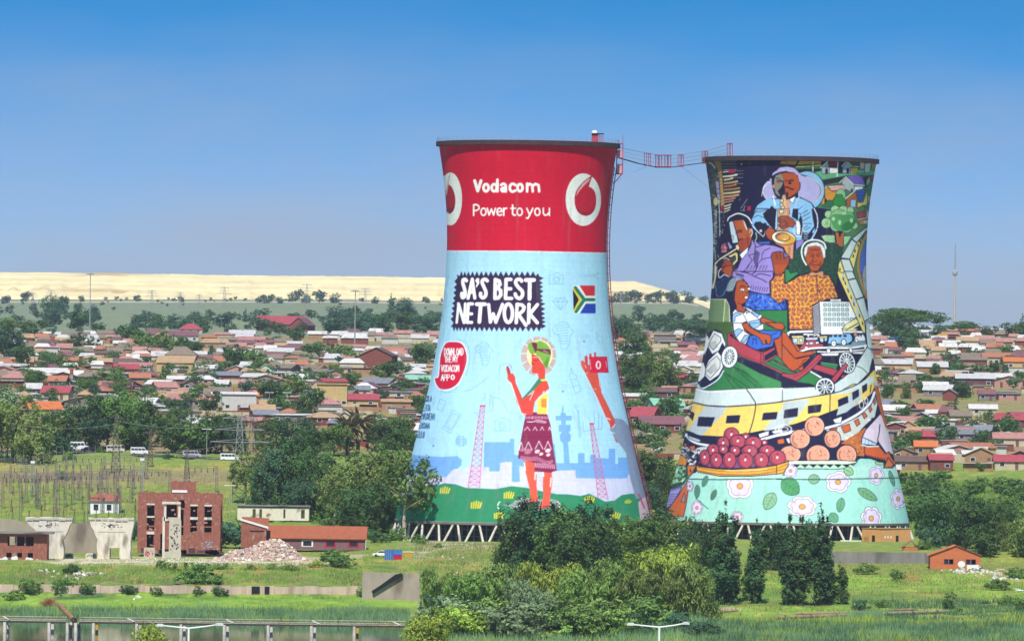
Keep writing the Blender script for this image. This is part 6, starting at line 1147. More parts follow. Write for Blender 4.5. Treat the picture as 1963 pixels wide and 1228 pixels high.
# ---------------------------------------------------------------- the township
ROOF = dict(maroon=('8f6064', 'maroon'), salmon=('c48d82', 'salmon pink'), terra=('c07f5e', 'terracotta'), orange=('de7f48', 'orange'), greybrown=('93836f', 'grey brown'), silver=('d6d3cd', 'silver tin'), white=('e8e2d8', 'white'), brown=('7a6258', 'dark brown'), mint=('9ad6b4', 'mint green'), tan=('c4a27a', 'tan'), red=('b8525a', 'bright red'), grey=('8d8f96', 'slate grey'), yellow=('e0bd6a', 'yellow'))
WALL = dict(brick=('9a5a4c', 'brick'), cream=('e5d6b4', 'cream'), white=('e9e6de', 'white'), tan=('c39a72', 'tan'), grey=('9c948c', 'grey'), pink=('d9a694', 'pink'), plum=('7f585a', 'plum'), yellow=('e6c98a', 'pale yellow'), mint=('a9dcbd', 'mint'))
RM = {k: mat(k + '_roofing', lin(v[0], .78), var=.2, scale=1.1, c2=lin(v[0], .5), var2=.05, wave=('X', 2.2, .22), rough=.7) for k, v in ROOF.items()}
WM = {k: mat(k + '_walling', lin(v[0], .62), var=.15, scale=.8, c2=lin(v[0], .5), var2=0) for k, v in WALL.items()}
def house(x, y, w, roof='maroon', wallc='cream', kind='gable', yaw=0.0, depth=None, hw=2.7, hr=None, parts=True, D=None, wm=None, name='township_house', label=None, sun=0, group='township houses', chim=False, nwin=None):
    """one house: x, y where the middle of its front shows, w its width in picture columns"""
    D = D or D_at(x, y); wm = wm or w * D / F; dp = depth or wm * random.uniform(.65, .9); g = G(x, D); rt = empty(name, g, yaw)
    rt['_px'] = (float(x), float(y), float(w), D)
    m = MB(); m.box((0, dp / 2, hw / 2 - .75), (wm, dp, hw + 1.5))
    hr = hr if hr is not None else min(wm, dp) * random.uniform(.16, .24); o = .45; a, b = wm / 2 + o, dp + o; e = hw - .05; R_ = MB(); th = .16
    if kind == 'gable':            # ridge along x: slope faces the camera
        for s in (0, 1):
            p = [(-a, -o, e - .1), (a, -o, e - .1), (a, dp / 2, e + hr), (-a, dp / 2, e + hr)] if s == 0 else [(-a, dp / 2, e + hr), (a, dp / 2, e + hr), (a, b, e - .1), (-a, b, e - .1)]
            R_.extrude(p, (0, 0, th))
        m.add([(-wm / 2, 0, hw), (-wm / 2, dp, hw), (-wm / 2, dp / 2, hw + hr * .93), (wm / 2, 0, hw), (wm / 2, dp, hw), (wm / 2, dp / 2, hw + hr * .93)], [[0, 2, 1], [3, 4, 5]])
    elif kind == 'front':          # gable end faces the camera
        for s in (-1, 1): R_.extrude([(s * a, -o, e - .1), (0, -o, e + hr), (0, b, e + hr), (s * a, b, e - .1)][::s], (0, 0, th))
        m.add([(-wm / 2, 0, hw), (wm / 2, 0, hw), (0, 0, hw + hr * .95), (-wm / 2, dp, hw), (wm / 2, dp, hw), (0, dp, hw + hr * .95)], [[0, 1, 2], [4, 3, 5]])
    elif kind == 'hip':
        r = max(a - dp / 2 - o, .3); z0, z1 = e - .08, e + hr; ym = dp / 2
        V = [(-a, -o, z0), (a, -o, z0), (a, b, z0), (-a, b, z0), (-r, ym, z1), (r, ym, z1)]
        R_.add(V, [[0, 1, 5, 4], [1, 2, 5], [2, 3, 4, 5], [3, 0, 4], [3, 2, 1, 0]])
    else:                          # single slope
        R_.extrude([(-a, -o, e), (a, -o, e), (a, b, e + hr * .6), (-a, b, e + hr * .6)], (0, 0, .1))
        m.add([(-wm / 2, 0, hw), (-wm / 2, dp, hw), (-wm / 2, dp, hw + hr * .55), (wm / 2, 0, hw), (wm / 2, dp, hw), (wm / 2, dp, hw + hr * .55)], [[0, 2, 1], [3, 4, 5], [1, 2, 5, 4]])
    m.build('wall', WM[wallc], rt); ro = R_.build('roof', RM[roof], rt)
    if chim: c = MB(); c.box((wm * .22, dp * .6, hw + hr * .8), (.7, .7, 1.8)); c.build('chimney', M_['brick'], ro)
    if parts:
        n = nwin or max(2, int(wm / 3.6)); dr = random.randrange(n)
        for i in range(n):
            q = -wm / 2 + wm * (i + .5) / n
            if i == dr: d = MB(); d.box((q, -.02, 1.0), (.95, .1, 2.0)); d.build('door', M_['purplebrown'] if i % 2 else M_['rust'], rt)
            else:
                d = MB(); d.box((q, -.02, 1.55), (1.5, .1, 1.15)); wn = d.build('window', M_['white'], rt); d = MB(); d.box((q, -.05, 1.55), (1.28, .1, .95)); d.build('pane', M_['glass'], wn)
    if label: tag(rt, label, 'house', group)
    else: NEED.append((rt, 'house', ROOF[roof][1] + ' ' + {'gable': 'gable', 'front': 'gable-end', 'hip': 'hip', 'lean': 'lean-to'}[kind], WALL[wallc][1]))
    TAKEN.append((x, y, w)); return rt
TAKEN = []
def pxhouse(*a, **k): return house(*a, **k)
# houses one can single out
pxhouse(172, 790, 92, 'greybrown', 'grey', 'front', -.5, hw=3.0, hr=2.6, depth=13, label='grey brown gabled house with a shaded porch behind the tall trees by the minibuses')
pxhouse(88, 800, 62, 'orange', 'yellow', 'gable', .25, hw=2.6, hr=2.4, label='bright orange roofed house half hidden by the olive trees at far left')
pxhouse(105, 768, 54, 'red', 'cream', 'gable', -.2, hw=2.6, hr=2.2, label='coral red roofed house just above the orange roof at far left')
pxhouse(30, 740, 56, 'salmon', 'cream', 'hip', .1, hw=3, hr=2.4, label='salmon hipped house with cream walls beside the dark round tree at far left')
pxhouse(300, 828, 66, 'terra', 'pink', 'hip', .2, hw=2.8, hr=2.2, label='dusty terracotta house above the fourth minibus with trees on both sides')
pxhouse(365, 782, 92, 'salmon', 'grey', 'gable', -.1, hw=2.7, hr=1.8, label='long grey walled house with a faded pink and rusty roof left of the white hall')
pxhouse(458, 788, 66, 'white', 'white', 'gable', .05, hw=5.5, hr=.6, depth=8, nwin=3, label='big white two storey hall with a plain white front')
pxhouse(425, 780, 34, 'greybrown', 'mint', 'gable', .05, hw=5, hr=1.4, depth=8, nwin=2, label='pale mint house with two windows joined to the white hall')
o_ = pxhouse(636, 780, 58, 'yellow', 'yellow', 'lean', .0, hw=7.4, hr=.25, depth=9, nwin=5, label='tall flat topped yellow block with a row of small dark windows')
pxhouse(625, 788, 58, 'salmon', 'tan', 'hip', .1, hw=2.4, hr=2.0, label='salmon hipped house directly in front of the tall yellow block')
pxhouse(695, 782, 60, 'red', 'yellow', 'gable', 0, hw=2.8, hr=1.8, label='crimson roofed house with yellow walls right of the yellow block')
pxhouse(760, 790, 56, 'tan', 'tan', 'gable', 0, hw=3.4, hr=.8, label='plain tan walled house with a low flat roof left of the red tower')
pxhouse(800, 778, 46, 'terra', 'brick', 'hip', .1, hw=2.6, hr=2.2, label='terracotta hipped house touching the left edge of the red tower')
pxhouse(540, 634, 92, 'red', 'brick', 'gable', .05, hw=3.6, hr=4.6, depth=22, chim=False, label='long crimson roofed hall with white columns on the top rows')
pxhouse(572, 636, 34, 'maroon', 'brick', 'front', -.25, hw=3.6, hr=4.2, depth=16, label='brown gable wing with a white edged roof at the end of the crimson hall')
pxhouse(720, 712, 62, 'brown', 'brick', 'front', -.15, hw=6.2, hr=3.0, depth=14, nwin=3, label='big brick gable house with three windows and a cream base')
pxhouse(335, 712, 70, 'tan', 'yellow', 'gable', -.15, hw=3.4, hr=2.6, label='large cream yellow house with a tan tiled roof among round trees')
pxhouse(345, 700, 60, 'greybrown', 'tan', 'hip', -.1, hw=4.2, hr=3.4, label='tall grey brown hipped house rising behind the cream yellow house')
pxhouse(350, 655, 60, 'maroon', 'white', 'gable', .1, hw=3, hr=2.2, label='wide maroon roofed house with white pillars on the upper rows')
pxhouse(365, 640, 46, 'red', 'cream', 'hip', 0, hw=2.6, hr=3, label='raspberry hipped roof below the hazy blue trees at left')
pxhouse(90, 684, 0, 'red', 'white', 'lean', 0, hw=4, hr=.4, wm=9, label='white hut with a bright red end wall on the upper left rows')
pxhouse(1228, 815, 46, 'red', 'brick', 'gable', -.35, hw=2.8, hr=3.0, depth=9, label='bright red gabled house with brick walls right beside the red tower ladder')
pxhouse(1212, 783, 44, 'white', 'pink', 'gable', -.2, hw=4.2, hr=.9, depth=8, label='pink two storey house with a white roof beside the red tower ladder')
pxhouse(1283, 792, 60, 'mint', 'mint', 'gable', .3, hw=2.6, hr=2.2, label='mint green house between the two towers')
pxhouse(1270, 830, 84, 'maroon', 'brick', 'gable', .1, hw=2.8, hr=2.4, label='long maroon house with red brick walls between the towers')
pxhouse(1235, 745, 52, 'terra', 'brick', 'front', -.2, hw=3, hr=2.4, label='brown gabled house with terracotta roof under the round trees between the towers')
pxhouse(1270, 765, 52, 'brown', 'plum', 'gable', 0, hw=2.6, hr=1.4, label='long dark brown roofed house left of the painted football')
pxhouse(1232, 666, 32, 'tan', 'yellow', 'front', -.1, hw=3, hr=2.2, label='pale yellow gabled house below the hazy trees between the towers')
pxhouse(1275, 662, 42, 'grey', 'grey', 'lean', 0, hw=5, hr=.3, depth=10, nwin=5, label='flat grey two storey building at the top of the slope between the towers')
pxhouse(1870, 742, 74, 'silver', 'plum', 'gable', 0, hw=3.2, hr=1.6, label='long silver roofed house with plum walls at right above the grass strip')
pxhouse(1718, 752, 50, 'greybrown', 'brick', 'gable', 0, hw=2.8, hr=1.6, label='low brick house at the grass strip beside the mural tower')
pxhouse(1940, 820, 64, 'red', 'plum', 'gable', -.1, hw=2.6, hr=2.2, label='raspberry roofed house at right edge below the grass strip')
pxhouse(1885, 797, 52, 'white', 'cream', 'gable', 0, hw=2.4, hr=1.4, label='long white roofed shed at the lower edge of the grass strip')
pxhouse(1805, 902, 44, 'red', 'brick', 'gable', .1, hw=3.2, hr=1.6, label='brick house with a scarlet roof above the green bank at right')
pxhouse(1775, 872, 42, 'orange', 'tan', 'gable', 0, hw=2.6, hr=1.8, label='orange roofed house beside the dark tree on the right slope')
pxhouse(1880, 890, 62, 'tan', 'tan', 'front', -.15, hw=2.8, hr=2.2, label='tan gable fronted house with dark doorway on the right slope')
pxhouse(1935, 900, 56, 'red', 'cream', 'gable', 0, hw=2.4, hr=1.9, label='coral roofed house at right edge just above the green bank')
pxhouse(1935, 856, 60, 'salmon', 'cream', 'gable', 0, hw=2.6, hr=1.8, label='cream house with pink roof at the right edge')
pxhouse(1830, 846, 110, 'grey', 'grey', 'gable', .05, hw=2.4, hr=1.4, label='very long slate grey shed roof in the middle of the right slope')
pxhouse(1768, 852, 48, 'red', 'brick', 'gable', -.1, hw=2.6, hr=1.8, label='tomato red roof beside a round tree on the right slope')
pxhouse(1910, 700, 52, 'terra', 'cream', 'gable', 0, hw=3.2, hr=1.6, nwin=5, label='peach fronted house with dark windows on the right upper rows')
pxhouse(1950, 708, 50, 'orange', 'yellow', 'gable', 0, hw=3, hr=1.6, label='yellow walled house with an orange roof by the right edge')
pxhouse(1668 + 32, 915, 50, 'silver', 'plum', 'gable', 0, hw=2.4, hr=1.2, label='low silver roofed shed beside the painted pink figure of the mural tower')
BUILT = len(TAKEN)
# the ordinary rows
def hidden(x, y, w):
    """wholly behind one of the towers"""
    f = lambda l, r: x - w / 2 > l and x + w / 2 < r
    return (f(856, 1152) if y < 760 else f(812, 1200)) or (f(1372, 1664) if y < 740 else f(1330, 1690))
rr = random.Random(77)
RC = ['maroon'] * 4 + ['salmon'] * 5 + ['terra'] * 3 + ['greybrown'] * 5 + ['silver'] * 10 + ['white'] * 11 + ['brown'] * 3 + ['tan'] * 4 + ['red'] * 2 + ['grey'] * 3 + ['orange', 'mint', 'yellow']
WC = ['brick'] * 4 + ['cream'] * 4 + ['white'] * 2 + ['tan'] * 4 + ['grey'] * 4 + ['pink'] * 2 + ['plum'] * 3 + ['yellow']
cands = []
for D in list(np.arange(2290, 2700, 21)) + list(np.arange(2700, 4050, 29)) + list(np.arange(2299, 2640, 15)):
    step = 12.0 + (D - 2290) / 1600 * 4; X0 = (-60 - CX) * D / F
    for k in range(int(2080 * D / F / step)):
        X = X0 + (k + rr.uniform(.1, .9)) * step; d = D + rr.uniform(-8, 8); u = X / d * F + CX; row = float(ground_row(u, d)); wm = rr.choice((5, 6, 7, 8, 8, 9, 10, 12)) * rr.uniform(.9, 1.1); wpx = wm / d * F
        top = 842 if u < 640 else (852 if u < 1400 else 906)
        if row > top or row < 640 or hidden(u, row, wpx) or u < -25 or u > 1985: continue
        if u < 640 and row > 832 - rr.uniform(0, 30): continue
        if 600 < u < 830 and 660 < row < 676: continue
        if u > 1690 and 770 < row < 792 + (u - 1690) * .06: continue
        if any(abs(u - a) < wpx * .6 and abs(row - b) < 5 for b, a, *_ in cands): continue
        if any(abs(u - tx) < (wpx + tw) / 2 * .8 and -3 < row - ty < 26 for tx, ty, tw in TAKEN[:BUILT]): continue
        cands.append((row, u, d, wm))
cands.sort(reverse=True)
for i, (row, u, d, wm) in enumerate(cands[:258]):
    kd = rr.choice(('gable', 'gable', 'hip', 'front', 'lean')); rc = rr.choice(RC)
    if kd == 'lean': rc = rr.choice(('silver', 'white', 'grey', 'greybrown', 'silver'))
    random.seed(i); house(u, row, wm / d * F, rc, rr.choice(WC), kd, rr.choice((0, 0, .15, -.2, .35, -.4, 1.4)), D=d, wm=wm if kd != 'front' else min(wm, 11), hw=rr.uniform(2.2, 2.8), hr=rr.uniform(1.0, 1.9) if kd != 'lean' else .7, parts=row > 690)
rest = cands[258:]
def far_rows():
    m = MB(); mats = [RM[k] for k in ('maroon', 'salmon', 'terra', 'silver', 'white', 'greybrown', 'tan', 'brown')] + [WM[k] for k in ('brick', 'cream', 'tan', 'white')]
    for row, u, d, wm in rest:
        g = G(u, d); dp = wm * .7; m.box((g.x, g.y + dp / 2, g.z + .9), (wm, dp, 3.6), m=8 + rr.randrange(4)); k = rr.choice((0, 1, 1, 2, 3, 3, 4, 4, 5, 5, 6, 7)); hr = rr.uniform(.9, 2.0); a = wm / 2 + .4; hip = rr.choice((1, 1, .6, .75))
        for s in (0, 1):
            p = [(-a, -.4, 2.65), (a, -.4, 2.65), (a * hip, dp / 2, 2.7 + hr), (-a * hip, dp / 2, 2.7 + hr)] if s == 0 else [(-a * hip, dp / 2, 2.7 + hr), (a * hip, dp / 2, 2.7 + hr), (a, dp + .4, 2.65), (-a, dp + .4, 2.65)]
            m.extrude([Vector(q) + g for q in p], (0, 0, .14), m=k)
    for i in range(900):           # sheds, yard walls and stacked sheets between the houses
        u, d = rr.uniform(-20, 1985), 2300 + 1650 * rr.random() ** 1.4; row = float(ground_row(u, d))
        if row < 642 or row > (838 if u < 640 else 905) or hidden(u, row, 20) or (u > 1690 and 768 < row < 796 + (u - 1690) * .06) or (u < 640 and row > 815) or (600 < u < 830 and 660 < row < 676): continue
        g = G(u, d); w = rr.uniform(3, 9)
        if rr.random() < .5: m.box((g.x, g.y, g.z + .8), (w, rr.uniform(2, 4), 2.6), m=8 + rr.randrange(4)); m.box((g.x, g.y, g.z + 2.2), (w + .6, 4.2, .1), m=3 + rr.randrange(2))
        else: m.box((g.x, g.y, g.z + .4), (w * 2, .2, 2.6), m=rr.choice((8, 9, 10, 10)))
    o = m.build('distant_houses', mats); tag(o, kind='stuff')
far_rows()
# ---------------------------------------------------------------- ruins, sheds and walls on the near bank
def px_frame(x, y, D):
    """origin on the ground at (x, y); metres per picture unit"""
    p = pt(x, y, D); return p, D / F
def ruin():
    D = 1850; o, s = px_frame(263, 1059, D); rt = empty('ruined_building', o); tag(rt, 'roofless three storey red brick ruin with a stepped parapet and empty windows', 'ruin')
    X = lambda x: (x - 263) * s; Z = lambda y: (1059 - y) * s; W_, H_ = X(422), Z(945)
    holes = [(X(a), Z(b), X(c), Z(d)) for a, b, c, d in ((281, 1015, 295, 967), (281, 1050, 294, 1024), (316, 1000, 338, 966), (342, 1024, 351, 975), (342, 972, 353, 955), (364, 1018, 377, 968), (391, 1018, 405, 968), (307, 1054, 313, 1022))]
    m = MB(); m.wall(W_, H_, .5, holes); m.box((X(350), .25, H_ + Z(945 - 0) * 0 + 1.35), (X(374) - X(326), .5, 2.7)); m.wall(12, H_ * .97, .5, [(2.5, 3, 4.2, 8), (7, 3, 8.6, 8)], x0=W_ - .5, y0=.5, rz=R(90)); m.wall(12, H_ * .98, .5, (), x0=.5, y0=.5, rz=R(90)); m.box((W_ / 2, 12.6, H_ / 2), (W_, .5, H_)); m.box((W_ / 2, 6, H_ - 1), (W_ - 1.2, 11.5, .4)); m.box((W_ / 2, 6, H_ * .45), (W_ - 1.2, 11.5, .3)); m.box((X(300), -.6, H_ * .48), (X(313) - X(287) , 1.2, .01)) if False else None  # unseen top slab added inside the walls to keep the interior dark
    x = 0.0; rj = random.Random(8)
    while x < W_ - .2:
        w = rj.uniform(.25, 1.1); hh = rj.choice((.05, .12, .2, .34, .5)); m.box((min(x + w / 2, W_ - w / 2), .25, H_ + hh / 2), (w * .97, .46, hh)); x += w
    x = X(327)
    while x < X(373): w = rj.uniform(.3, .9); hh = rj.uniform(.05, .4); m.box((x + w / 2, .25, H_ + 2.7 + hh / 2), (w * .97, .44, hh)); x += w
    for x, y in ((W_ + .15, 3.2), (W_ + .1, 6.5)): m.box((x, 2, y), (.35, .6, rj.uniform(.5, 1.4)))
    for i in range(70): m.box((rj.uniform(.3, W_ - .3), -.02, rj.uniform(.3, H_ - .4)), (rj.uniform(.15, .9), .05, rj.uniform(.1, .5)), m=1, M=Matrix.Rotation(rj.uniform(-.3, .3), 3, 'Y'))
    m.build('wall', [M_['brick'], mat('spalled_brick', lin('b38578', .85), var=.3, scale=2)], rt)
    m = MB(); m.box((X(343), -.06, Z(940)), (X(357) - X(328), .14, .55)); m.build('sign_band', M_['white'], rt)
    for a, y0, y1 in ((281, 991, 988), (281, 1023, 1018), (364, 994, 989), (391, 994, 989), (281, 967, 964), (364, 968, 965), (391, 968, 965)):
        m = MB(); m.box((X(a + 7), .1, Z((y0 + y1) / 2)), (X(278) - X(263) , .75, (y0 - y1) * s)); m.build('lintel', M_['pale'], rt)
    m = MB()
    for i in range(16): m.box((rj.uniform(.3, W_ - .3), -.015, rj.uniform(.1, .7)), (rj.uniform(1, 3), .05, rj.uniform(.4, 1.3)))
    m.build('damp_course', mat('damp_brick', lin('5e4444', .8), var=.3), rt)
    m = MB()
    for i in range(26): m.box((X(397) + random.uniform(-1.2, 1.4), -.03, 1.2 + random.uniform(0, 1.6)), (random.uniform(.2, .7), .04, random.uniform(.1, .35)), M=Matrix.Rotation(random.uniform(-.8, .8), 3, 'Y'))
    m.build('graffiti', mat('silver_spray', lin('b8b4be', .8)), rt)
ruin()
def ruin_frame():
    D = 1835; o, s = px_frame(308, 1070, D); rt = empty('broken_bay', o); tag(rt, 'tall broken concrete bay with a square hole standing before the brick ruin', 'ruin')
    X = lambda x: (x - 308) * s; Z = lambda y: (1070 - y) * s
    m = MB(); m.wall(32 * s, Z(962) - Z(998), .6, [(4.5 * s, .5, 27.5 * s, Z(966) - Z(998))], x0=X(313), z0=Z(998)); m.box((X(329), .4, Z(1030)), (2.2, .1, .1)); m.box((X(327), .3, Z(963)), (X(345) - X(310), 1.4, .5)); m.box((X(313), .3, Z(1030)), (.55, .6, Z(990) - Z(1070))); m.build('bay', M_['pale'], rt)
    m = MB(); m.box((X(335), .2, Z(1033)), (X(347) - X(324), 1.0, Z(997) - Z(1070))); m.box((X(331), .1, Z(1063)), (X(347) - X(315), 1.3, 1.6)); m.box((X(333), .3, Z(994)), (X(343) - X(318), .9, .8)); m.build('pier', M_['concrete'], rt)
    m = MB()
    for i in range(30): m.box((X(335) + random.uniform(-1, 1), -.32, random.uniform(1, 8)), (random.uniform(.1, .4), .03, random.uniform(.15, .6)), m=i % 2)
    m.build('graffiti', [M_['dark'], M_['rust']], rt)
ruin_frame()
def hopper(xs, label, gap, flip=1):
    D = 1825; (xa, xb, sa, sb, yt, ym, yb) = xs; o, s = px_frame(xa, yb, D); rt = empty('concrete_hopper', o); tag(rt, label, 'ruin', 'concrete hopper footings')
    X = lambda x: (x - xa) * s; Z = lambda y: (yb - y) * s; d = 5.5
    m = MB()
    prof = [(X(xa), Z(yt)), (X(xb), Z(yt)), (X(xb) - .1, Z(yt + 6)), (X(sb), Z(ym)), (X(sb) + .4 * (gap is None), Z(ym + 14)), (X(sb), Z(yb) - .5)]
    if gap: prof += [(X(gap[1]), -.5), (X(gap[1]), Z(gap[2])), (X(gap[0]), Z(gap[2])), (X(gap[0]), -.5)]
    prof += [(X(sa), -.5), (X(sa), Z(ym)), (X(xa) + .1, Z(yt + 7))]
    n = len(prof); rj = random.Random(xa)
    pts = []
    for i in range(n):
        a, b = prof[i], prof[(i + 1) % n]; L = math.hypot(b[0] - a[0], b[1] - a[1]); k = max(1, int(L / 1.1))
        pts += [Vector((a[0] + (b[0] - a[0]) * t / k + rj.uniform(-.18, .18), 0, a[1] + (b[1] - a[1]) * t / k + rj.uniform(-.16, .16))) for t in range(k)]
    m.extrude(pts[::-1], (0, d, 0)); m.build('body', M_['pale'], rt)
    m = MB(); [m.box((X(xa) + (X(xb) - X(xa)) * (q + .5) / 7, -.1 + rj.uniform(-.05, .05), Z(yt + 2.5) + rj.uniform(-.15, .1)), ((X(xb) - X(xa)) / 7 * rj.uniform(.75, 1), .25, rj.uniform(.3, .55))) for q in range(7)]; m.box(((X(xa) + X(xb)) / 2, -.03, Z(yt + 26)), (X(xb) - X(xa) - 4.2, .1, .08)); m.build('lip', M_['concrete'], rt)
    m = MB()
    for i in range(22): m.box((X((xa + xb) / 2) + rj.gauss(0, .9), -.05, Z(yt + 14) + rj.gauss(0, .25)), (rj.uniform(.2, .7), .04, .08), M=Matrix.Rotation(rj.uniform(-1, 1), 3, 'Y'))
    m.build('graffiti', M_['dark'], rt)
hopper((49, 138, 88, 120, 991, 1036, 1069), 'cream concrete hopper footing joined to the low brick shed at left', None)
hopper((169, 257, 186, 250, 992, 1034, 1069), 'cream concrete hopper footing with a square hole at its foot', (211, 229, 1049))
def silo():
    D = 1880; o, s = px_frame(60, 1060, D); rt = empty('curved_slab', o); tag(rt, 'brown grey curved concrete wall behind the two cream hopper footings', 'ruin')
    m = MB(); X = lambda x: (x - 60) * s; top = [(-20, 996), (20, 995), (48, 1002), (70, 1012), (118, 1016), (128, 1006), (148, 1000), (172, 1001), (186, 1030), (188, 1058)]
    m.extrude([Vector((X(x), 0, (1060 - y) * s)) for x, y in top] + [Vector((X(188), 0, -1)), Vector((X(-20), 0, -1))], (0, 2, 0)); m.build('slab', M_['slab'], rt)
silo()
def left_shed():
    D = 1812; o, s = px_frame(-22, 1080, D); rt = empty('brick_shed', o); tag(rt, 'low red brick shed with flat dark roof and white graffiti at the left edge', 'ruin')
    X = lambda x: (x + 22) * s; Z = lambda y: (1080 - y) * s
    holes = [(X(a), Z(d), X(b), Z(c)) for a, b, c, d in ((14, 28, 1027, 1045), (31, 46, 1027, 1045), (49, 64, 1027, 1045), (12, 22, 1058, 1067), (33, 42, 1058, 1067), (53, 63, 1058, 1067), (-16, -4, 1030, 1045))]
    m = MB(); m.wall(X(90), Z(1021), .4, holes); m.wall(7, Z(1021), .4, [(1, 1.5, 2.4, 3.4)], x0=X(90), y0=.4, rz=R(90)); m.wall(X(90), Z(1021), .4, [(X(14), Z(1045), X(28), Z(1027))], y0=7); m.box((X(34), 3.6, Z(1052)), (X(90) - .8, 6.4, .2)); m.build('wall', M_['brick'], rt)
    m = MB(); m.box((X(38), 3, Z(1020)), (X(98) + .6, 9, .35)); m.build('roof', M_['grey'], rt)
    m = MB(); rj = random.Random(3)
    for cx, cy in ((0, 1074), (10, 1073), (27, 1072), (30, 1076), (54, 1074), (60, 1073), (73, 1074)):
        for i in range(7): m.lathe([(rj.uniform(.15, .5), 0), (.04, .03)], 9); v = m.v[-18:]; c = Vector((X(cx) + rj.uniform(-.5, .5), -.03, Z(cy) + rj.uniform(-.5, .5))); m.v[-18:] = [(c.x + p[0], c.y - p[2], c.z + p[1]) for p in v]
    m.build('graffiti', M_['white'], rt)
left_shed()
def block(x, y, w, h, D, name, label, cat, mt, d=1.6, gm=None):
    o, s = px_frame(x, y, D); rt = empty(name, o); tag(rt, label, cat); m = MB(); m.box((0, d / 2, h * s / 2 - .2), (w * s, d, h * s + .4)); m.box((.05, d / 2, h * s), (w * s * .86, d * .8, .25)); m.build('block', mt, rt)
    if gm:
        m = MB(); rj = random.Random(int(x))
        for i in range(20): m.box((rj.uniform(-.38, .38) * w * s, -.02, rj.uniform(.2, .8) * h * s), (rj.uniform(.2, .7), .03, rj.uniform(.06, .2)), M=Matrix.Rotation(rj.uniform(-1.3, 1.3), 3, 'Y'))
        m.build('graffiti', gm, rt)
    return rt
block(286, 1069, 21, 19, 1838, 'concrete_block', 'small block with red graffiti between hopper and ruined bay', 'block', M_['concrete'], gm=M_['redp'])
block(132, 1068, 16, 7, 1832, 'concrete_block', 'low pale block with green graffiti between the two hoppers, left of the pair', 'block', M_['pale'], gm=mat('green_spray', lin('8cc4a0')))
block(174, 1069, 20, 8, 1832, 'concrete_block', 'low pale block with green graffiti at the foot of the holed hopper', 'block', M_['pale'], gm=mat('teal_spray', lin('9ac8b0')))
def long_building():
    D = 1885; o, s = px_frame(510, 1052, D); rt = empty('long_shed', o); tag(rt, 'long orange tiled building with plum walls and three windows behind the rubble heap', 'building')
    X = lambda x: (x - 510) * s; Z = lambda y: (1052 - y) * s
    wins = ((578, 600, M_['white']), (623, 644, M_['redp']), (667, 688, M_['redp']))
    m = MB(); m.wall(X(700), Z(1031), .35, [(X(a), Z(1046), X(b), Z(1034)) for a, b, _ in wins]); m.box((X(605), 7.5, Z(1031) / 2), (X(700), .35, Z(1031))); m.box((X(605), 3.8, Z(1031) - .3), (X(700) - .8, 7, .2)); m.box((.18, 3.9, Z(1031) / 2), (.35, 6.9, Z(1031))); m.box((X(700) - .18, 3.9, Z(1031) / 2), (.35, 6.9, Z(1031))); m.build('wall', M_['plum'], rt)
    m = MB(); m.extrude([(-.3, -.5, Z(1031.5)), (X(700) + .4, -.5, Z(1031.5)), (X(700) + .4, 4, Z(1008)), (-.3, 4, Z(1008))], (0, 0, .2)); m.extrude([(-.3, 4, Z(1008)), (X(700) + .4, 4, Z(1008)), (X(700) + .4, 8.2, Z(1031)), (-.3, 8.2, Z(1031))], (0, 0, .2)); m.build('roof', M_['orange'], rt)
    for a, b, mt in wins:
        m = MB(); w, h = X(b) - X(a), Z(1034) - Z(1046); m.wall(w, h, .2, [(w * .13, .15, w * .87, h - .12)], x0=X(a), y0=-.04, z0=Z(1046)); f = m.build('window', mt, rt)
        m = MB(); m.box((X(a) + w / 2, .12, Z(1046) + h / 2), (w * .74, .05, h * .8)); m.build('pane', M_['glass'], f)
    m = MB(); m.tube((X(701), -.4, 0), (X(701), -.4, Z(1031)), .07, n=6); m.build('drainpipe', M_['white'], rt)
    D = 1878; o, s = px_frame(462, 1037, D); rt = empty('brick_annex', o); tag(rt, 'red brick lean-to with a sloping white parapet joined to the long orange building', 'building')
    X = lambda x: (x - 462) * s; Z = lambda y: (1037 - y) * s
    m = MB(); m.extrude([(0, 0, -1.5), (X(510), 0, -1.5), (X(510), 0, Z(1012)), (0, 0, Z(998))], (0, 6, 0)); m.build('wall', M_['brick'], rt)
    m = MB(); m.extrude([(-.2, -.2, Z(997)), (X(514), -.2, Z(1012)), (X(514), -.2, Z(1008)), (-.2, -.2, Z(993))], (0, .5, 0)); m.build('parapet', M_['white'], rt)
    m = MB(); m.extrude([(0, .5, Z(996)), (X(514), .5, Z(1008)), (X(514), 7, Z(994)), (0, 7, Z(992))], (0, 0, .15)); m.build('roof', M_['orange'], rt)
    m = MB(); m.box((X(492), -.03, Z(1017)), (X(506) - X(478), .06, .25)); m.build('slot', M_['dark'], rt)
long_building()
def back_building():
    D = 1990; o, s = px_frame(455, 996, D); rt = empty('whitewashed_building', o); tag(rt, 'peeling white building with dark doorways behind the trees and the long orange roof', 'building')
    X = lambda x: (x - 455) * s; h = 27 * s; holes = [(X(a), .6, X(b), 2.8) for a, b in ((484, 490), (497, 502), (543, 547), (577, 584))]
    m = MB(); m.wall(X(592), h, .3, holes); m.box((X(524), 6, h / 2), (X(592), .3, h)); m.box((X(524), 3, h - .2), (X(592), 6, .25)); m.build('wall', mat('peeling_whitewash', lin('e8ddc6', .85), var=.1, c2=lin('8f7a68'), var2=.06, scale=1.2), rt)
    m = MB(); m.box((X(524), 3, h + .1), (X(596), 6.8, .25)); m.build('roof', M_['grey'], rt)
back_building()
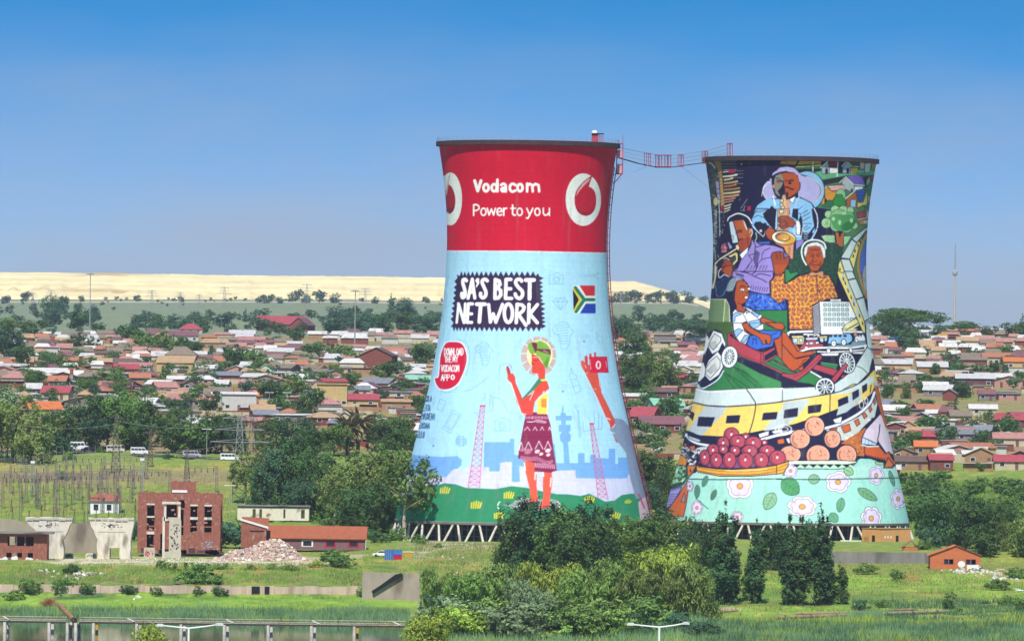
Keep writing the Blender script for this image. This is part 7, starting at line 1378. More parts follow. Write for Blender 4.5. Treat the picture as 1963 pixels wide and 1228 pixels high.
def rubble():
    D = 1790; o, s = px_frame(510, 1084, D); rng = random.Random(4); m = MB(); hgt = lambda x, y: max(0, 6.2 * math.exp(-((x - 2.0) / 5.8) ** 2) + 3.0 * math.exp(-((x + 7) / 4.6) ** 2)) * max(0, 1 - abs((y - 4) / 5.5)) ** .9 * .92
    n, k = 46, 22; V = [(-14 + 28 * i / n, -1 + 10.5 * j / k, hgt(-14 + 28 * i / n, -1 + 10.5 * j / k) + rng.uniform(-.15, .15) - .1) for j in range(k + 1) for i in range(n + 1)]
    m.add(V, [[j * (n + 1) + i, j * (n + 1) + i + 1, (j + 1) * (n + 1) + i + 1, (j + 1) * (n + 1) + i] for j in range(k) for i in range(n)], 3)
    for i in range(2300):
        x, y = rng.gauss(.2, 6.4), rng.uniform(-1.4, 6); h = hgt(x, y)
        if x < -14 or x > 13.6: continue
        if h < .2 and rng.random() < .5: continue
        q = rng.uniform(.1, .34) * (2.2 if rng.random() < .08 else 1); m.box((x, y, h + q * .3), (q * rng.uniform(.8, 2.2), q * rng.uniform(.8, 1.6), q), m=rng.choice((0, 0, 1, 1, 2, 3, 4)), M=Matrix.Rotation(rng.uniform(0, 3), 3, (rng.random(), rng.random(), rng.random() + .1)))
    ob = m.build('rubble_heap', [mat('rubble_%s' % c, lin(c, .85), var=.2) for c in ('dccab8', 'd0a898', 'e8dfcf', 'c4a496', 'b0a090')], loc=o); tag(ob, 'tall heap of pink and pale broken brick in front of the long orange building', 'rubble', kind='stuff')
    rng = random.Random(9); m = MB()
    for cx, cy, nn, sp, sz in ((158, 1100, 26, 12, .45), (420, 1080, 60, 25, .3), (370, 1078, 40, 40, .25), (90, 1098, 8, 12, .4), (135, 1106, 12, 15, .35), (105, 1125, 4, 8, .4), (225, 1098, 6, 16, .3), (1880, 1100, 40, 30, .5), (1930, 1110, 40, 18, .5), (1850, 1096, 20, 20, .5), (262, 1146, 4, 4, .5), (300, 1075, 40, 40, .25), (860, 1068, 14, 30, .25), (880, 1103, 6, 10, .5), (660, 1067, 14, 20, .25)):
        for i in range(nn):
            x, y = cx + rng.gauss(0, sp), cy + rng.gauss(0, 2.2); g = G(x, D_at(x, y)); q = sz * rng.uniform(.5, 1.5); m.box((g.x, g.y, g.z + q * .2), (q * 1.6, q, q * .8), m=rng.choice((0, 1, 1)), M=Matrix.Rotation(rng.uniform(0, 3), 3, (rng.random(), rng.random(), 1)))
    ob = m.build('scattered_debris', [M_['concrete'], M_['pale']]); tag(ob, kind='stuff')
rubble()
def crate():
    D = 1800; o, s = px_frame(737, 1075, D); rt = empty('metal_container', o, 0); tag(rt, 'small container painted blue with a red lower panel on the grass', 'container')
    w1, w2, h = 17 * s, 16 * s, 22 * s
    m = MB(); m.extrude([(0, 0, 0), (w1, -.9, 0), (w1 + w2, .0, 0), (w2, 1.2, 0)], (0, 0, h)); m.build('body', M_['bluep'], rt)
    m = MB(); m.extrude([(w1 + .06, -.96, .1), (w1 + w2 + .05, -.06, .1), (w1 + w2 + .05, -.02, .1), (w1 + .06, -.9, .1)], (0, 0, h * .5)); m.build('panel', M_['redp'], rt)
    m = MB(); m.extrude([(w1 + .06, -.96, h * .6), (w1 + w2 + .05, -.06, h * .6), (w1 + w2 + .05, -.02, h * .6), (w1 + .06, -.9, h * .6)], (0, 0, h * .34)); m.build('hatch', mat('light_blue_paint', lin('4f86d8')), rt)
    m = MB()
    for q in (.2, .45, .7): m.box((w1 * q, -.9 * q - .03, h * .5), (.07, .07, h * .9))
    m.build('ribs', M_['steel'], rt)
crate()
def skip_bin():
    D = 1815; o, s = px_frame(783, 1068, D); rt = empty('skip_bin', o); tag(rt, 'ochre open topped skip beside the gravel track', 'skip')
    w, h = 20 * s, 11 * s; m = MB(); m.add([(-w * .38, 0, 0), (w * .38, 0, 0), (w / 2, -.2, h), (-w / 2, -.2, h), (-w * .38, 1.8, 0), (w * .38, 1.8, 0), (w / 2, 2, h), (-w / 2, 2, h)], [[0, 1, 2, 3], [5, 4, 7, 6], [1, 5, 6, 2], [4, 0, 3, 7], [0, 4, 5, 1]]); m.build('tub', M_['yellow'], rt)
    m = MB(); m.box((0, .9, h - .12), (w * .96, 1.9, .1)); m.build('load', M_['concrete'], rt); m = MB(); m.box((0, -.22, h), (w * 1.04, .12, .16)); m.build('lip', M_['white'], rt)
skip_bin()
def retaining():
    D = 1681; p, q = G(-30, D), G(693, D); rt = empty('retaining_wall', (p.x, D, p.z)); tag(rt, 'long stained concrete retaining wall at the foot of the grassy bank', 'wall')
    m = MB(); n = 26
    for i in range(n):
        a, b = p.lerp(q, i / n), p.lerp(q, (i + 1) / n); za = pt(-30 + 723 * i / n, 1120 + i * .15, D).z; h = .12 * math.sin(i * 2.1); m.box(((a.x + b.x) / 2 - p.x, .5, (za - 2.6 - p.z + h) - .0), (b.x - a.x - .05, .7, 5.2))
    m.build('panel_run', mat('stained_concrete', lin('ccb29e', .85), var=.25, scale=.5, c2=lin('7d6a60'), var2=.05, stretch=(1, 1, .25)), rt)
    m = MB(); x = pt(490, 1130, D).x - p.x; m.box((x, .1, pt(490, 1130, D).z - p.z), (1.7, .3, 1.5)); m.box((x + 2.4, .1, pt(490, 1130, D).z - p.z), (1.0, .3, 1.5)); m.build('culvert', M_['dark'], rt)
retaining()
def bunker():
    D = 1676; o, s = px_frame(694, 1150, D); rt = empty('concrete_bunker', o); tag(rt, 'tall stained concrete bunker wall with a dark diagonal stair recess', 'wall')
    X = lambda x: (x - 694) * s; Z = lambda y: (1150 - y) * s; mt = mat('bunker_concrete', lin('b3a294', .78), var=.14, scale=.6, c2=lin('857468'), var2=.03, stretch=(1, 1, .4))
    m = MB(); m.extrude([(0, 0, -.5), (X(806), 0, -.5), (X(803), 0, Z(1097)), (0, 0, Z(1096))], (0, 1, 0)); m.build('back_wall', mt, rt)
    m = MB(); m.extrude([(0, -.6, -.5), (X(716), -.6, -.5), (X(713), -.6, Z(1131)), (X(760), -.6, Z(1100)), (X(768), -.6, Z(1097)), (0, -.6, Z(1095))], (0, .6, 0)); m.build('wing_wall', mt, rt)
    m = MB(); m.extrude([(X(712), -.66, Z(1133)), (X(716), -.66, Z(1136)), (X(772), -.66, Z(1101)), (X(769), -.66, Z(1096.5)), (X(757), -.66, Z(1099.5))], (0, .5, 0)); m.build('recess_shade', M_['dark'], rt)  # near-black strip paints the shade along the diagonal recess
bunker()
def pipe_bridge():
    D = 1527; z0 = pt(0, 1190.5, D).z; a, b = pt(-20, 1190, D), pt(776, 1190, D); rt = empty('pipe_bridge', (a.x, D, WZ)); tag(rt, 'low concrete pipe bridge on paired piers crossing the pond', 'bridge'); h = z0 - WZ; L = b.x - a.x; s = D / F
    X = lambda x: (x + 20) * s
    segs = ((0, X(126)), (X(152), L))
    m = MB()
    for x0, x1 in segs:
        m.box(((x0 + x1) / 2, 0, h), (x1 - x0, .35, .3)); m.box(((x0 + x1) / 2, 1.5, h), (x1 - x0, .35, .3))
    m.extrude([(X(124), -.2, h - .2), (X(133), -.2, h - .95), (X(149), -.2, h - .95), (X(154), -.2, h - .2), (X(154), -.2, h + .2), (X(147), -.2, h - .5), (X(135), -.2, h - .5), (X(124), -.2, h + .2)], (0, 1.9, 0)); m.build('deck_beam', mat('shaded_deck_concrete', lin('5a524c', .6), var=.25, scale=1), rt)  # beam coloured dark to paint the shadow between the pale pipes
    m = MB()
    for x0, x1 in segs:
        for y, r, dz in ((.75, .08, .5), (1.9, .08, .95), (-.1, .07, .24)): m.tube((x0, y, h + dz), (x1, y, h + dz), r, n=8)
        for x in np.arange(x0, x1, 2.1): m.box((x, .8, h + .3), (.1, 1.6, .12))
    m.build('pipe', mat('pale_pipe', lin('c9b59c', .8), var=.3, scale=1.5), rt)
    m = MB()
    for x in (12, 250, 440, 605, 760): m.extrude([(X(x) - .8, 1.8, h + .8), (X(x) - .5, 1.8, h + .8), (X(x) + .8, -.3, h + .3), (X(x) + .5, -.3, h + .3)], (0, 0, .14))
    m.build('cross_beam', M_['pale'], rt)
    for i, x in enumerate((12, 97, 132, 148, 182, 265, 350, 433, 517, 600, 682)):
        for y in (0, 1.5):
            m = MB(); m.box((X(x) + (.3 if y else -.3), y, h / 2 - 1.2), (.5, .5, h + 2.3)); m.build('pier', M_['yellow'] if (x in (182, 682) and y) else M_['pale'], rt)
    rt2 = empty('outfall_pipe', pt(113, 1158, 1590)); tag(rt2, 'rusty segmented pipe dropping down the bank to the pipe bridge', 'pipe'); m = MB()
    p0, p1 = Vector((0, 0, 0)), pt(142, 1188, 1535) - pt(113, 1158, 1590)
    for i in range(9): m.tube(p0.lerp(p1, i / 9), p0.lerp(p1, (i + .8) / 9), .42, n=10); m.tube(p0.lerp(p1, (i + .8) / 9), p0.lerp(p1, (i + 1) / 9), .52, n=10)
    m.build('casing', mat('pipe_rust', lin('a8805c', .8), var=.3), rt2); m = MB(); m.tube(p0.lerp(p1, .985), p1, .56, n=12); m.build('mouth', M_['dark'], rt2)
pipe_bridge()
def street_lamp(x, ytop, xl, xr, label):
    D = 560; top = pt(x, ytop, D); g = G(x, D); rt = empty('street_lamp', g); tag(rt, label, 'street lamp', 'double armed street lamps by the water'); h = top.z - g.z; s = D / F
    m = MB(); m.tube((0, 0, 0), (0, 0, h), .12, .075, 10); m.build('pole', M_['white'], rt)
    for e, dz in ((xl, 3), (xr, 6)):
        m = MB(); q = (e - x) * s; z1 = h + dz * s; m.tube((0, 0, h - .05), (q * .55, 0, h + (z1 - h) * .45), .06, .05, 8); m.tube((q * .55, 0, h + (z1 - h) * .45), (q * .86, 0, z1), .05, .045, 8); a = m.build('arm', M_['white'], rt)
        m = MB(); m.box((q * .98, 0, z1 + .02), (abs(q) * .26, .26, .14)); m.box((q * .98, 0, z1 + .11), (abs(q) * .18, .2, .06)); m.build('lamp_head', mat('lamp_housing', lin('d6d9da')), a)
street_lamp(358, 1202, 302, 418, 'white double armed street lamp in front of the pipe bridge and pond')
street_lamp(1260, 1200, 1204, 1312, 'white double armed street lamp in front of the willow trees')
def right_side():
    D = 2035; o, s = px_frame(1652, 1042, D); rt = empty('tan_building', o); tag(rt, 'small flat roofed tan building at the foot of the mural tower', 'building')
    w, h, dp = 52 * s, 31 * s, 7.5; sk = -6.0       # corner towards the camera
    P = lambda x, y, z: Vector((x, y, z)); A, B, C, E = P(0, 0, 0), P(4.6, -4.6, 0), P(12.4, 0, 0), P(7.5, 4.5, 0); hh = 4.0
    m = MB(); m.extrude([A - P(0, 0, 1), B - P(0, 0, 1), C - P(0, 0, 1), E - P(0, 0, 1)], (0, 0, hh + 1)); m.build('wall', M_['tan'], rt)
    m = MB(); m.extrude([A + P(-.2, 0, hh), B + P(0, -.25, hh), C + P(.2, 0, hh), E + P(0, .2, hh)], (0, 0, .18)); m.build('roof', M_['tan2'], rt)
    def on(a, b, t, z0, z1, wd, mt, nm):
        d = (b - a).normalized(); c = a.lerp(b, t); n = Vector((d.y, -d.x, 0)); m = MB(); q = [c - d * wd / 2 + n * .03, c + d * wd / 2 + n * .03, c + d * wd / 2 + n * .06, c - d * wd / 2 + n * .06]; m.extrude([v + P(0, 0, z0) for v in q], (0, 0, z1 - z0)); m.build(nm, mt, rt)
    on(A, B, .62, 0, 2.3, 1.0, M_['dark'], 'door'); on(B, C, .55, 0, 2.3, .8, M_['dark'], 'door'); on(B, C, .14, 1.6, 2.2, .35, M_['white'], 'window'); on(B, C, .24, 1.6, 2.2, .35, M_['white'], 'window'); on(B, C, .34, 1.6, 2.2, .35, M_['white'], 'window'); on(A, B, .25, .6, 1.9, 1.6, mat('boarded_window', lin('b8814c')), 'window')
    o, s = px_frame(1611, 1042, 2040); rt = empty('parapet_fence', o); tag(rt, 'short white balustrade at the foot of the mural tower beside the tan building', 'fence'); m = MB(); L = 40 * s
    m.box((L / 2, 0, .95), (L, .15, .12)); m.box((L / 2, 0, .08), (L, .15, .12)); [m.box((q, 0, .5), (.3, .12, .9)) for q in np.linspace(.2, L - .2, 13)]; m.build('balusters', M_['white'], rt)
    D = 1835; rt = empty('precast_wall', pt(1596, 1077, D)); tag(rt, 'grey precast concrete panel wall running up to the orange brick house', 'wall'); s = D / F; o = Vector(rt.location)
    m, m2 = MB(), MB(); line = [(1590 + 14.0 * i, 1079.5, 1056.5 + i * .15, D) for i in range(14)] + [(1786 + 6.2 * i, 1082 + 3.0 * i, 1062 + 3.6 * i, D - 4 * i) for i in range(1, 5)]
    for (xa, ya, ta, da), (xb, yb, tb, db) in zip(line[:-1], line[1:]):
        a, b, c, d = pt(xa, ya, da) - o, pt(xb, yb, db) - o, pt(xb, tb, db) - o, pt(xa, ta, da) - o; m.extrude([a - P(0, 0, .5), b - P(0, 0, .5), c, d], (0, .15, 0)); m2.box((a.x, a.y, (a.z + d.z) / 2), (.14, .26, d.z - a.z + .1))
    m.build('panels', M_['grey'], rt); m2.build('posts', M_['grey'], rt)
    D = 1812; o, s = px_frame(1783, 1090, D); rt = empty('brick_house', o); tag(rt, 'orange brick gabled house with two broken windows at the end of the grey wall', 'house')
    X = lambda x: (x - 1783) * s; Z = lambda y: (1090 - y) * s; W_ = X(1879)
    m = MB(); holes = [(X(1809), Z(1080), X(1828), Z(1070)), (X(1851), Z(1081), X(1871), Z(1070))]; eave = Z(1063); m.wall(W_, eave, .3, holes); m.extrude([(0, 0, eave), (W_, 0, eave), (X(1832), 0, Z(1045))], (0, .3, 0)); m.box((.15, 4, eave / 2), (.3, 7.4, eave)); m.box((W_ - .15, 4, eave / 2), (.3, 7.4, eave)); m.box((W_ / 2, 7.8, eave / 2), (W_, .3, eave)); m.build('wall', M_['brick2'], rt)
    m = MB(); rx, rz = X(1832), Z(1044); m.extrude([(-.6, -.35, eave - .2), (rx, -.35, rz), (rx, 8.3, rz), (-.6, 8.3, eave - .2)], (0, 0, .08)); m.extrude([(rx, -.35, rz), (W_ + .5, -.35, eave - .1), (W_ + .5, 8.3, eave - .1), (rx, 8.3, rz)], (0, 0, .08)); m.build('roof', M_['brick2'], rt)
    for a, b in ((1809, 1828), (1851, 1871)):
        m = MB(); w, h = X(b) - X(a), 10.5 * s; m.wall(w, h, .12, [(.12, .1, w * .45, h - .1), (w * .55, .1, w - .12, h - .1)], x0=X(a), y0=-.03, z0=Z(1080.5)); f = m.build('window', M_['plum'], rt); m = MB(); m.box((X(a) + w * .3, .2, Z(1075)), (w * .5, .04, h * .8)); m.build('pane', M_['glass'], f)
    m = MB(); [m.lathe([(q, 0), (.02, .03)], 12, c=(0, 0, 0)) or None for q in (0.85,)]; m.v = [(X(1843) + p[0], -.03 - p[2], Z(1080) + p[1] * .9) for p in m.v]; m.box((X(1865), -.04, Z(1085.5)), (X(1876) - X(1853), .06, 1.1)); m.build('graffiti', M_['white'], rt)
    o, s = px_frame(1745, 1067, 1862); rt = empty('brick_hut', o); tag(rt, 'little hut with a brick red gable peeping over the grey panel wall', 'hut'); m = MB(); m.box((0, 2, .8), (3.4, 4, 3)); m.build('wall', M_['brick2'], rt); m = MB(); m.extrude([(-2, -.3, 2.1), (.2, -.3, 3.6), (.2, 4.4, 3.6), (-2, 4.4, 2.1)], (0, 0, .15)); m.extrude([(.2, -.3, 3.6), (2.2, -.3, 2.1), (2.2, 4.4, 2.1), (.2, 4.4, 3.6)], (0, 0, .15)); m.build('roof', M_['brick'], rt)
    for i, (x, y, w, lb) in enumerate(((1845, 1097, 16, 'flat pale sheet lying on the grass below the orange brick house'), (1873, 1094, 26, 'crumpled white sheets heaped at the corner of the orange brick house'), (1914, 1095, 24, 'long pinkish slab on the grass right of the orange brick house'), (1932, 1107, 22, 'broken pink slab in the grass at the right edge'), (1955, 1133, 18, 'white pipe length lying in grass at the right edge'))):
        D = D_at(x, y); g = G(x, D); m = MB(); rj = random.Random(i); s = D / F
        for q in range(4 if i == 1 else 2): m.box((rj.uniform(-.3, .3) * w * s * (q > 0), rj.uniform(-.5, .5), .25 + q * .22), (w * s * (.9 - .25 * q), 1.6, .16), M=Matrix.Rotation(rj.uniform(-.25, .25), 3, 'Y') @ Matrix.Rotation(rj.uniform(-.4, .4), 3, 'Z'))
        ob = m.build('debris_sheet', M_['white'] if i in (1, 4) else M_['pale'], loc=g); tag(ob, lb, 'debris', 'sheets and slabs dumped on the grass')
    for x0, y0, x1, y1, r, lb in ((1484, 1183, 1815, 1171, .38, 'long rusty pipeline lying across the right meadow'), (1527, 1176, 1690, 1172, .26, 'second shorter pipe just behind the long pipeline'), (1712, 1169, 1752, 1167, .25, 'short loose pipe behind the right end of the long pipeline'), (1364, 1171, 1414, 1170, .35, 'stubby orange pipe half buried beside the poplars')):
        D0, D1 = D_at(x0, y0 + 4), D_at(x1, y1 + 4); a, b = pt(x0, y0, D0), pt(x1, y1, D1); rt = empty('ground_pipe', a); tag(rt, lb, 'pipe', 'pipes lying in the meadow'); m = MB(); L = b - a
        m.tube((0, 0, 0), L, r, n=10); m.build('barrel', mat('pipe_paint', lin('a58a72', .8), var=.3), rt); m = MB()
        for t in np.linspace(.06, .94, max(2, int(L.length / 6))): m.tube(L * (t - .004), L * (t + .004), r * 1.25, n=10); m.box(L * t - Vector((0, 0, r + .6)), (.5, .7, 1.3))
        m.build('collars', M_['rust'], rt)
    for x, y, w, h, D, lb in ((1196, 1046, 22, 22, 1952, 'red banner on posts under the red tower, half hidden by trees'), (1372, 1044, 18, 24, 2030, 'red banner on posts under the mural tower, behind the poplar')):
        o, s = px_frame(x, y, D); rt = empty('banner', o); tag(rt, lb, 'banner', 'red banners at the tower feet'); m = MB(); [m.tube((q, 0, -.3), (q, 0, h * s), .06, n=6) for q in (-w * s / 2, w * s / 2)]; m.build('posts', M_['steel'], rt); m = MB(); n = 8
        m.extrude([(-w * s / 2 + w * s * i / n, .06 * math.sin(i * 1.5), .35) for i in range(n + 1)] + [(w * s / 2 - w * s * i / n, .06 * math.sin((n - i) * 1.5), .35) for i in range(n + 1)][:0] + [(w * s / 2, .1, .35), (-w * s / 2, .1, .35)], (0, 0, h * s - .45)); m.build('cloth', M_['redp'], rt)
right_side()
# ---------------------------------------------------------------- vehicles
def minibus():
    rt = empty('minibus', (0, 0, 0)); L, Wd = 5.2, 1.75
    m = MB(); side = [(-2.6, .45), (2.5, .45), (2.62, .8), (2.55, 1.12), (1.95, 1.3), (1.45, 2.05), (1.1, 2.2), (-2.45, 2.2), (-2.6, 1.9)]
    m.extrude([(x, -Wd / 2, z) for x, z in side], (0, Wd, 0)); m.build('body', M_['white'], rt)
    m = MB()
    for x0, x1 in ((-2.35, -1.45), (-1.35, -.45), (-.35, .5)):
        for y in (-Wd / 2 - .012, Wd / 2 + .012): m.box(((x0 + x1) / 2, y, 1.62), (x1 - x0, .03, .55))
    m.build('side_windows', M_['glass'], rt)
    m = MB()
    for y in (-Wd / 2 - .012, Wd / 2 + .012): m.extrude([(.62, y - .015, 1.36), (1.75, y - .015, 1.36), (1.36, y - .015, 1.9), (.62, y - .015, 1.9)], (0, .03, 0))
    m.build('cab_windows', M_['glass'], rt)
    m = MB(); m.extrude([(1.98, -.75, 1.33), (1.98, .75, 1.33), (1.5, .7, 2.02), (1.5, -.7, 2.02)], (.03, 0, .02)); m.build('windscreen', M_['glass'], rt)
    m = MB(); m.box((2.6, 0, .55), (.18, Wd, .22)); m.build('bumper', M_['steel'], rt)
    for s in (-1, 1): m = MB(); m.box((2.6, s * .62, .92), (.08, .3, .18)); m.build('headlight', M_['glass'], rt)
    for x in (-1.65, 1.6):
        for s in (-1, 1): m = MB(); m.tube((x, s * .62, .34), (x, s * .9, .34), .34, n=14); w = m.build('wheel', M_['tyre'], rt); m = MB(); m.tube((x, s * .9, .34), (x, s * .915, .34), .18, n=10); m.build('rim', M_['steel'], w)
    return rt
def saloon(mt):
    rt = empty('parked_car', (0, 0, 0)); Wd = 1.7
    m = MB(); m.extrude([(x, -Wd / 2, z) for x, z in ((-2.1, .35), (2.1, .35), (2.15, .75), (1.2, .92), (.5, 1.42), (-.9, 1.42), (-1.5, .98), (-2.12, .92))], (0, Wd, 0)); m.build('body', mt, rt)
    m = MB()
    for y in (-Wd / 2 - .012, Wd / 2 + .012): m.extrude([(-1.3, y - .015, .98), (.95, y - .015, .98), (.45, y - .015, 1.34), (-.85, y - .015, 1.34)], (0, .03, 0))
    m.build('side_windows', M_['glass'], rt)
    for x in (-1.3, 1.3):
        for s in (-1, 1): m = MB(); m.tube((x, s * .6, .3), (x, s * .87, .3), .31, n=14); m.build('wheel', M_['tyre'], rt)
    return rt
mb0 = minibus(); first = True
VAN = [M_['white'], mat('dusty_white_paint', lin('cfc9bc', .85), var=.15, scale=2), mat('grey_white_paint', lin('b9bcc0', .85), var=.12, scale=2)]
for x, y, rz, lb in ((48, 866, .2, 'white minibus half hidden by a bush, leftmost of the row'), (91, 869, -.1, 'white minibus beside the small conifer bush'), (152, 864, -.15, 'large white minibus with raised roof near the lamp post'), (222, 868, -.1, 'dusty pale minibus behind the bare pylon legs'), (268, 872, -.05, 'clean white minibus parked right of the pylon'), (368, 878, .1, 'grey white minibus under the dark trees near the wooden lamp post'), (440, 884, .1, 'white minibus at the end of the row beside the lattice pylons')):
    D = D_at(x, y); o = mb0 if first else copy_tree(mb0); first = False
    o.location = G(x, D) + Vector((0, 0, .05)); o.rotation_euler = (0, 0, rz); o.scale = (1, 1, 1.18 if x == 152 else 1); tag(o, lb, 'minibus', 'white minibuses parked along the road')
    bd = [q for q in o.children if q.name.startswith('body')][0]; bd.material_slots[0].link = 'OBJECT'; bd.material_slots[0].material = VAN[{222: 1, 368: 2, 48: 1}.get(x, 0)]
c = saloon(mat('dark_car_paint', (.01, .012, .03), rough=.3)); c.location = G(170, D_at(170, 866)) + Vector((0, 0, .05)); tag(c, 'dark car parked right behind the large white minibus', 'car')
c = saloon(M_['white']); c.location = G(733, 1822) + Vector((0, 0, .05)); c.rotation_euler = (0, 0, 2.9); tag(c, 'white car parked behind the blue and red container', 'car')
c = saloon(mat('red_car_paint', lin('b02030'), rough=.3)); c.location = G(180, D_at(180, 858)) + Vector((0, 0, .1)); c.location.y += 30; tag(c, 'red car on the road behind the minibuses', 'car') if False else bpy.data.batch_remove([q for q in c.children_recursive] + [c])
# tarmac lane the minibuses stand on
def lane():
    m = MB(); xs = np.linspace(-60, 520, 60); V = []
    for x in xs:
        y = 867 + max(0, x - 150) * .05; D = D_at(x, y); a, b = G(x, D - 3), G(x, D + 9); V += [(a.x, a.y, a.z + .12), (b.x, b.y, b.z + .12)]
    m.add(V, [[2 * i, 2 * i + 2, 2 * i + 3, 2 * i + 1] for i in range(len(xs) - 1)]); o = m.build('road', mat('asphalt', (.06, .06, .062), var=.25, scale=.6, c2=lin('8a7a66'), var2=.05)); tag(o, kind='structure')
lane()
# ---------------------------------------------------------------- pylons, gantries, masts
def lattice(m, h, w0, w1, n, r, x=0, y=0, z=0):
    lv = [(z + h * (1 - (1 - i / n) ** 1.15), w0 + (w1 - w0) * (1 - (1 - i / n) ** 1.15)) for i in range(n + 1)]; C = ((-1, -1), (1, -1), (1, 1), (-1, 1))
    for (za, wa), (zb, wb) in zip(lv[:-1], lv[1:]):
        for k in range(4):
            a, b = C[k], C[(k + 1) % 4]; P = lambda c, w, zz: (x + c[0] * w / 2, y + c[1] * w / 2, zz)
            m.tube(P(a, wa, za), P(a, wb, zb), r, n=4); m.tube(P(a, wa, za), P(b, wb, zb), r * .6, n=3); m.tube(P(b, wa, za), P(a, wb, zb), r * .6, n=3); m.tube(P(a, wb, zb), P(b, wb, zb), r * .6, n=3)
def pylon(x, y, h, label, w=.2, arms=((.68, .34), (.82, .28), (.95, .2)), mt='steel', D=None, r=.1, group='electricity pylons'):
    D = D or D_at(x, y); g = G(x, D); H = h * D / F; rt = empty('electricity_pylon', g); tag(rt, label, 'pylon', group)
    m = MB(); lattice(m, H, H * w, H * .035, 11, r); m.build('tower', M_[mt], rt)
    for z, L in arms:
        m = MB(); zz, q = H * z, H * L; b = H * .03
        for s in (-1, 1):
            m.tube((s * b * .4, -b * .4, zz), (s * q, 0, zz + .1), r * .8, n=4); m.tube((s * b * .4, b * .4, zz), (s * q, 0, zz + .1), r * .8, n=4); m.tube((s * b * .3, 0, zz + H * .035), (s * q, 0, zz + .1), r * .7, n=4)
        a = m.build('cross_arm', M_[mt], rt)
        m = MB()
        for s in (-1, 1): m.lathe([(.05, 0), (.16, .12), (.05, .22), (.16, .34), (.05, .44), (.16, .56), (.05, .7)], 7, c=(s * q * .98, 0, zz - .65))
        m.build('insulator', M_['rust'], a)
    rt['_H'] = H; return rt
pylon(458, 962, 168, 'tall grey lattice pylon in front of the dark trees left of the red tower', .16)
pylon(482, 905, 112, 'rusty brown lattice pylon beside the tall grey one', .2, mt='rust')
pylon(222, 905, 110, 'rusty bare lattice pylon standing before the pale minibus', .16, arms=((.95, .12),), mt='rust')
pylon(288, 895, 72, 'thin lattice pylon against the trees right of the clean minibus', .14, arms=((.9, .2),), mt='rust')
pylon(358, 930, 70, 'bare brown pylon directly behind the red brick ruin', .18, arms=((.8, .3), (.95, .25)), mt='rust')
pylon(8, 880, 80, 'lattice pylon at the left edge in front of the olive trees', .18, arms=((.75, .3), (.92, .25)), mt='rust')
for i, (x, h, lb) in enumerate(((63, 30, 'leftmost'), (98, 34, 'second from left'), (291, 34, 'just right of the high mast'), (345, 30, 'fifth from the left'), (382, 26, 'above the maroon roofs'), (430, 40, 'left of the hazy tree clumps'), (588, 46, 'behind the crimson hall'), (700, 38, 'above the grassy yard'), (1190, 34, 'between the two towers'))):
    pylon(x, 596, h, f'tiny pylon on the field under the spoil heap, {lb}', .22, D=7200, r=.14, group='far pylons under the spoil heap')
def gantry(x, y, w, h, label, mt='drab', beam=True, D=None):
    D = D or D_at(x, y); g = G(x, D); s = D / F; rt = empty('substation_gantry', g); tag(rt, label, 'gantry', 'substation gantries'); W_, H = w * s, h * s
    for q in (-W_ / 2, W_ / 2): m = MB(); lattice(m, H, .75, .5, 9, .06, x=q); m.build('post', M_[mt], rt)
    m = MB(); n = max(4, int(W_ / 1.0))
    for i in range(n):
        a, b = -W_ / 2 + W_ * i / n, -W_ / 2 + W_ * (i + 1) / n
        for yy in (-.25, .25): m.tube((a, yy, H - .6), (b, yy, H - .6), .05, n=4); m.tube((a, yy, H), (b, yy, H), .05, n=4); m.tube((a, yy, H - .6), (b, yy, H), .035, n=3)
    m.build('beam', M_[mt], rt)
    for i in range(5): m = MB(); m.lathe([(.03, 0), (.17, .15), (.06, .28), (.17, .42), (.06, .56), (.17, .7), (.06, .85), (.17, .98), (.03, 1.15)], 7, c=(-W_ / 2 + W_ * (i + .5) / 5, 0, H - 1.8)); m.build('insulator', M_['rust'], rt)
    m = MB()
    for i in range(5): q = -W_ / 2 + W_ * (i + .5) / 5; m.tube((q, 0, H - 1.8), (q, 14, H - 1.2), .03, n=3); m.tube((q, 0, H), (q, 0, H + 2.6), .04, n=4)
    m.build('conductor', M_['steel'], rt)
for t in ((75, 1004, 72, 92, 'pale lattice gantry with two posts above the left hopper'), (200, 1000, 60, 70, 'gantry right above the small red roofed hut'), (150, 985, 90, 62, 'middle gantry crossing behind the left hopper'), (40, 975, 70, 62, 'gantry nearest the left edge with drooping insulators'), (245, 985, 50, 75, 'tall narrow gantry touching the left side of the brick ruin'), (110, 960, 80, 52, 'rear gantry left of centre in the substation'), (190, 955, 70, 56, 'rear gantry right of centre in the substation'), (290, 950, 70, 50, 'rear gantry rising behind the brick ruin'), (385, 945, 60, 52, 'rear gantry right of the ruin parapet')):
    gantry(*t)
for i, (x, y, w, h) in enumerate(((20, 962, 60, 58), (98, 972, 54, 66), (165, 968, 52, 60), (228, 965, 46, 66), (55, 945, 70, 52), (140, 940, 66, 54), (225, 938, 62, 50), (20, 925, 60, 46), (95, 922, 64, 48), (170, 920, 60, 46), (250, 918, 60, 46))):
    gantry(x, y, w, h, f'fine lattice gantry deep in the substation, {["front", "middle", "back"][0 if i < 4 else 1 if i < 7 else 2]} line, ' + ['leftmost', 'second from left', 'third from left', 'rightmost', 'leftmost', 'centre one', 'rightmost', 'leftmost', 'second from left', 'third from left', 'rightmost'][i])
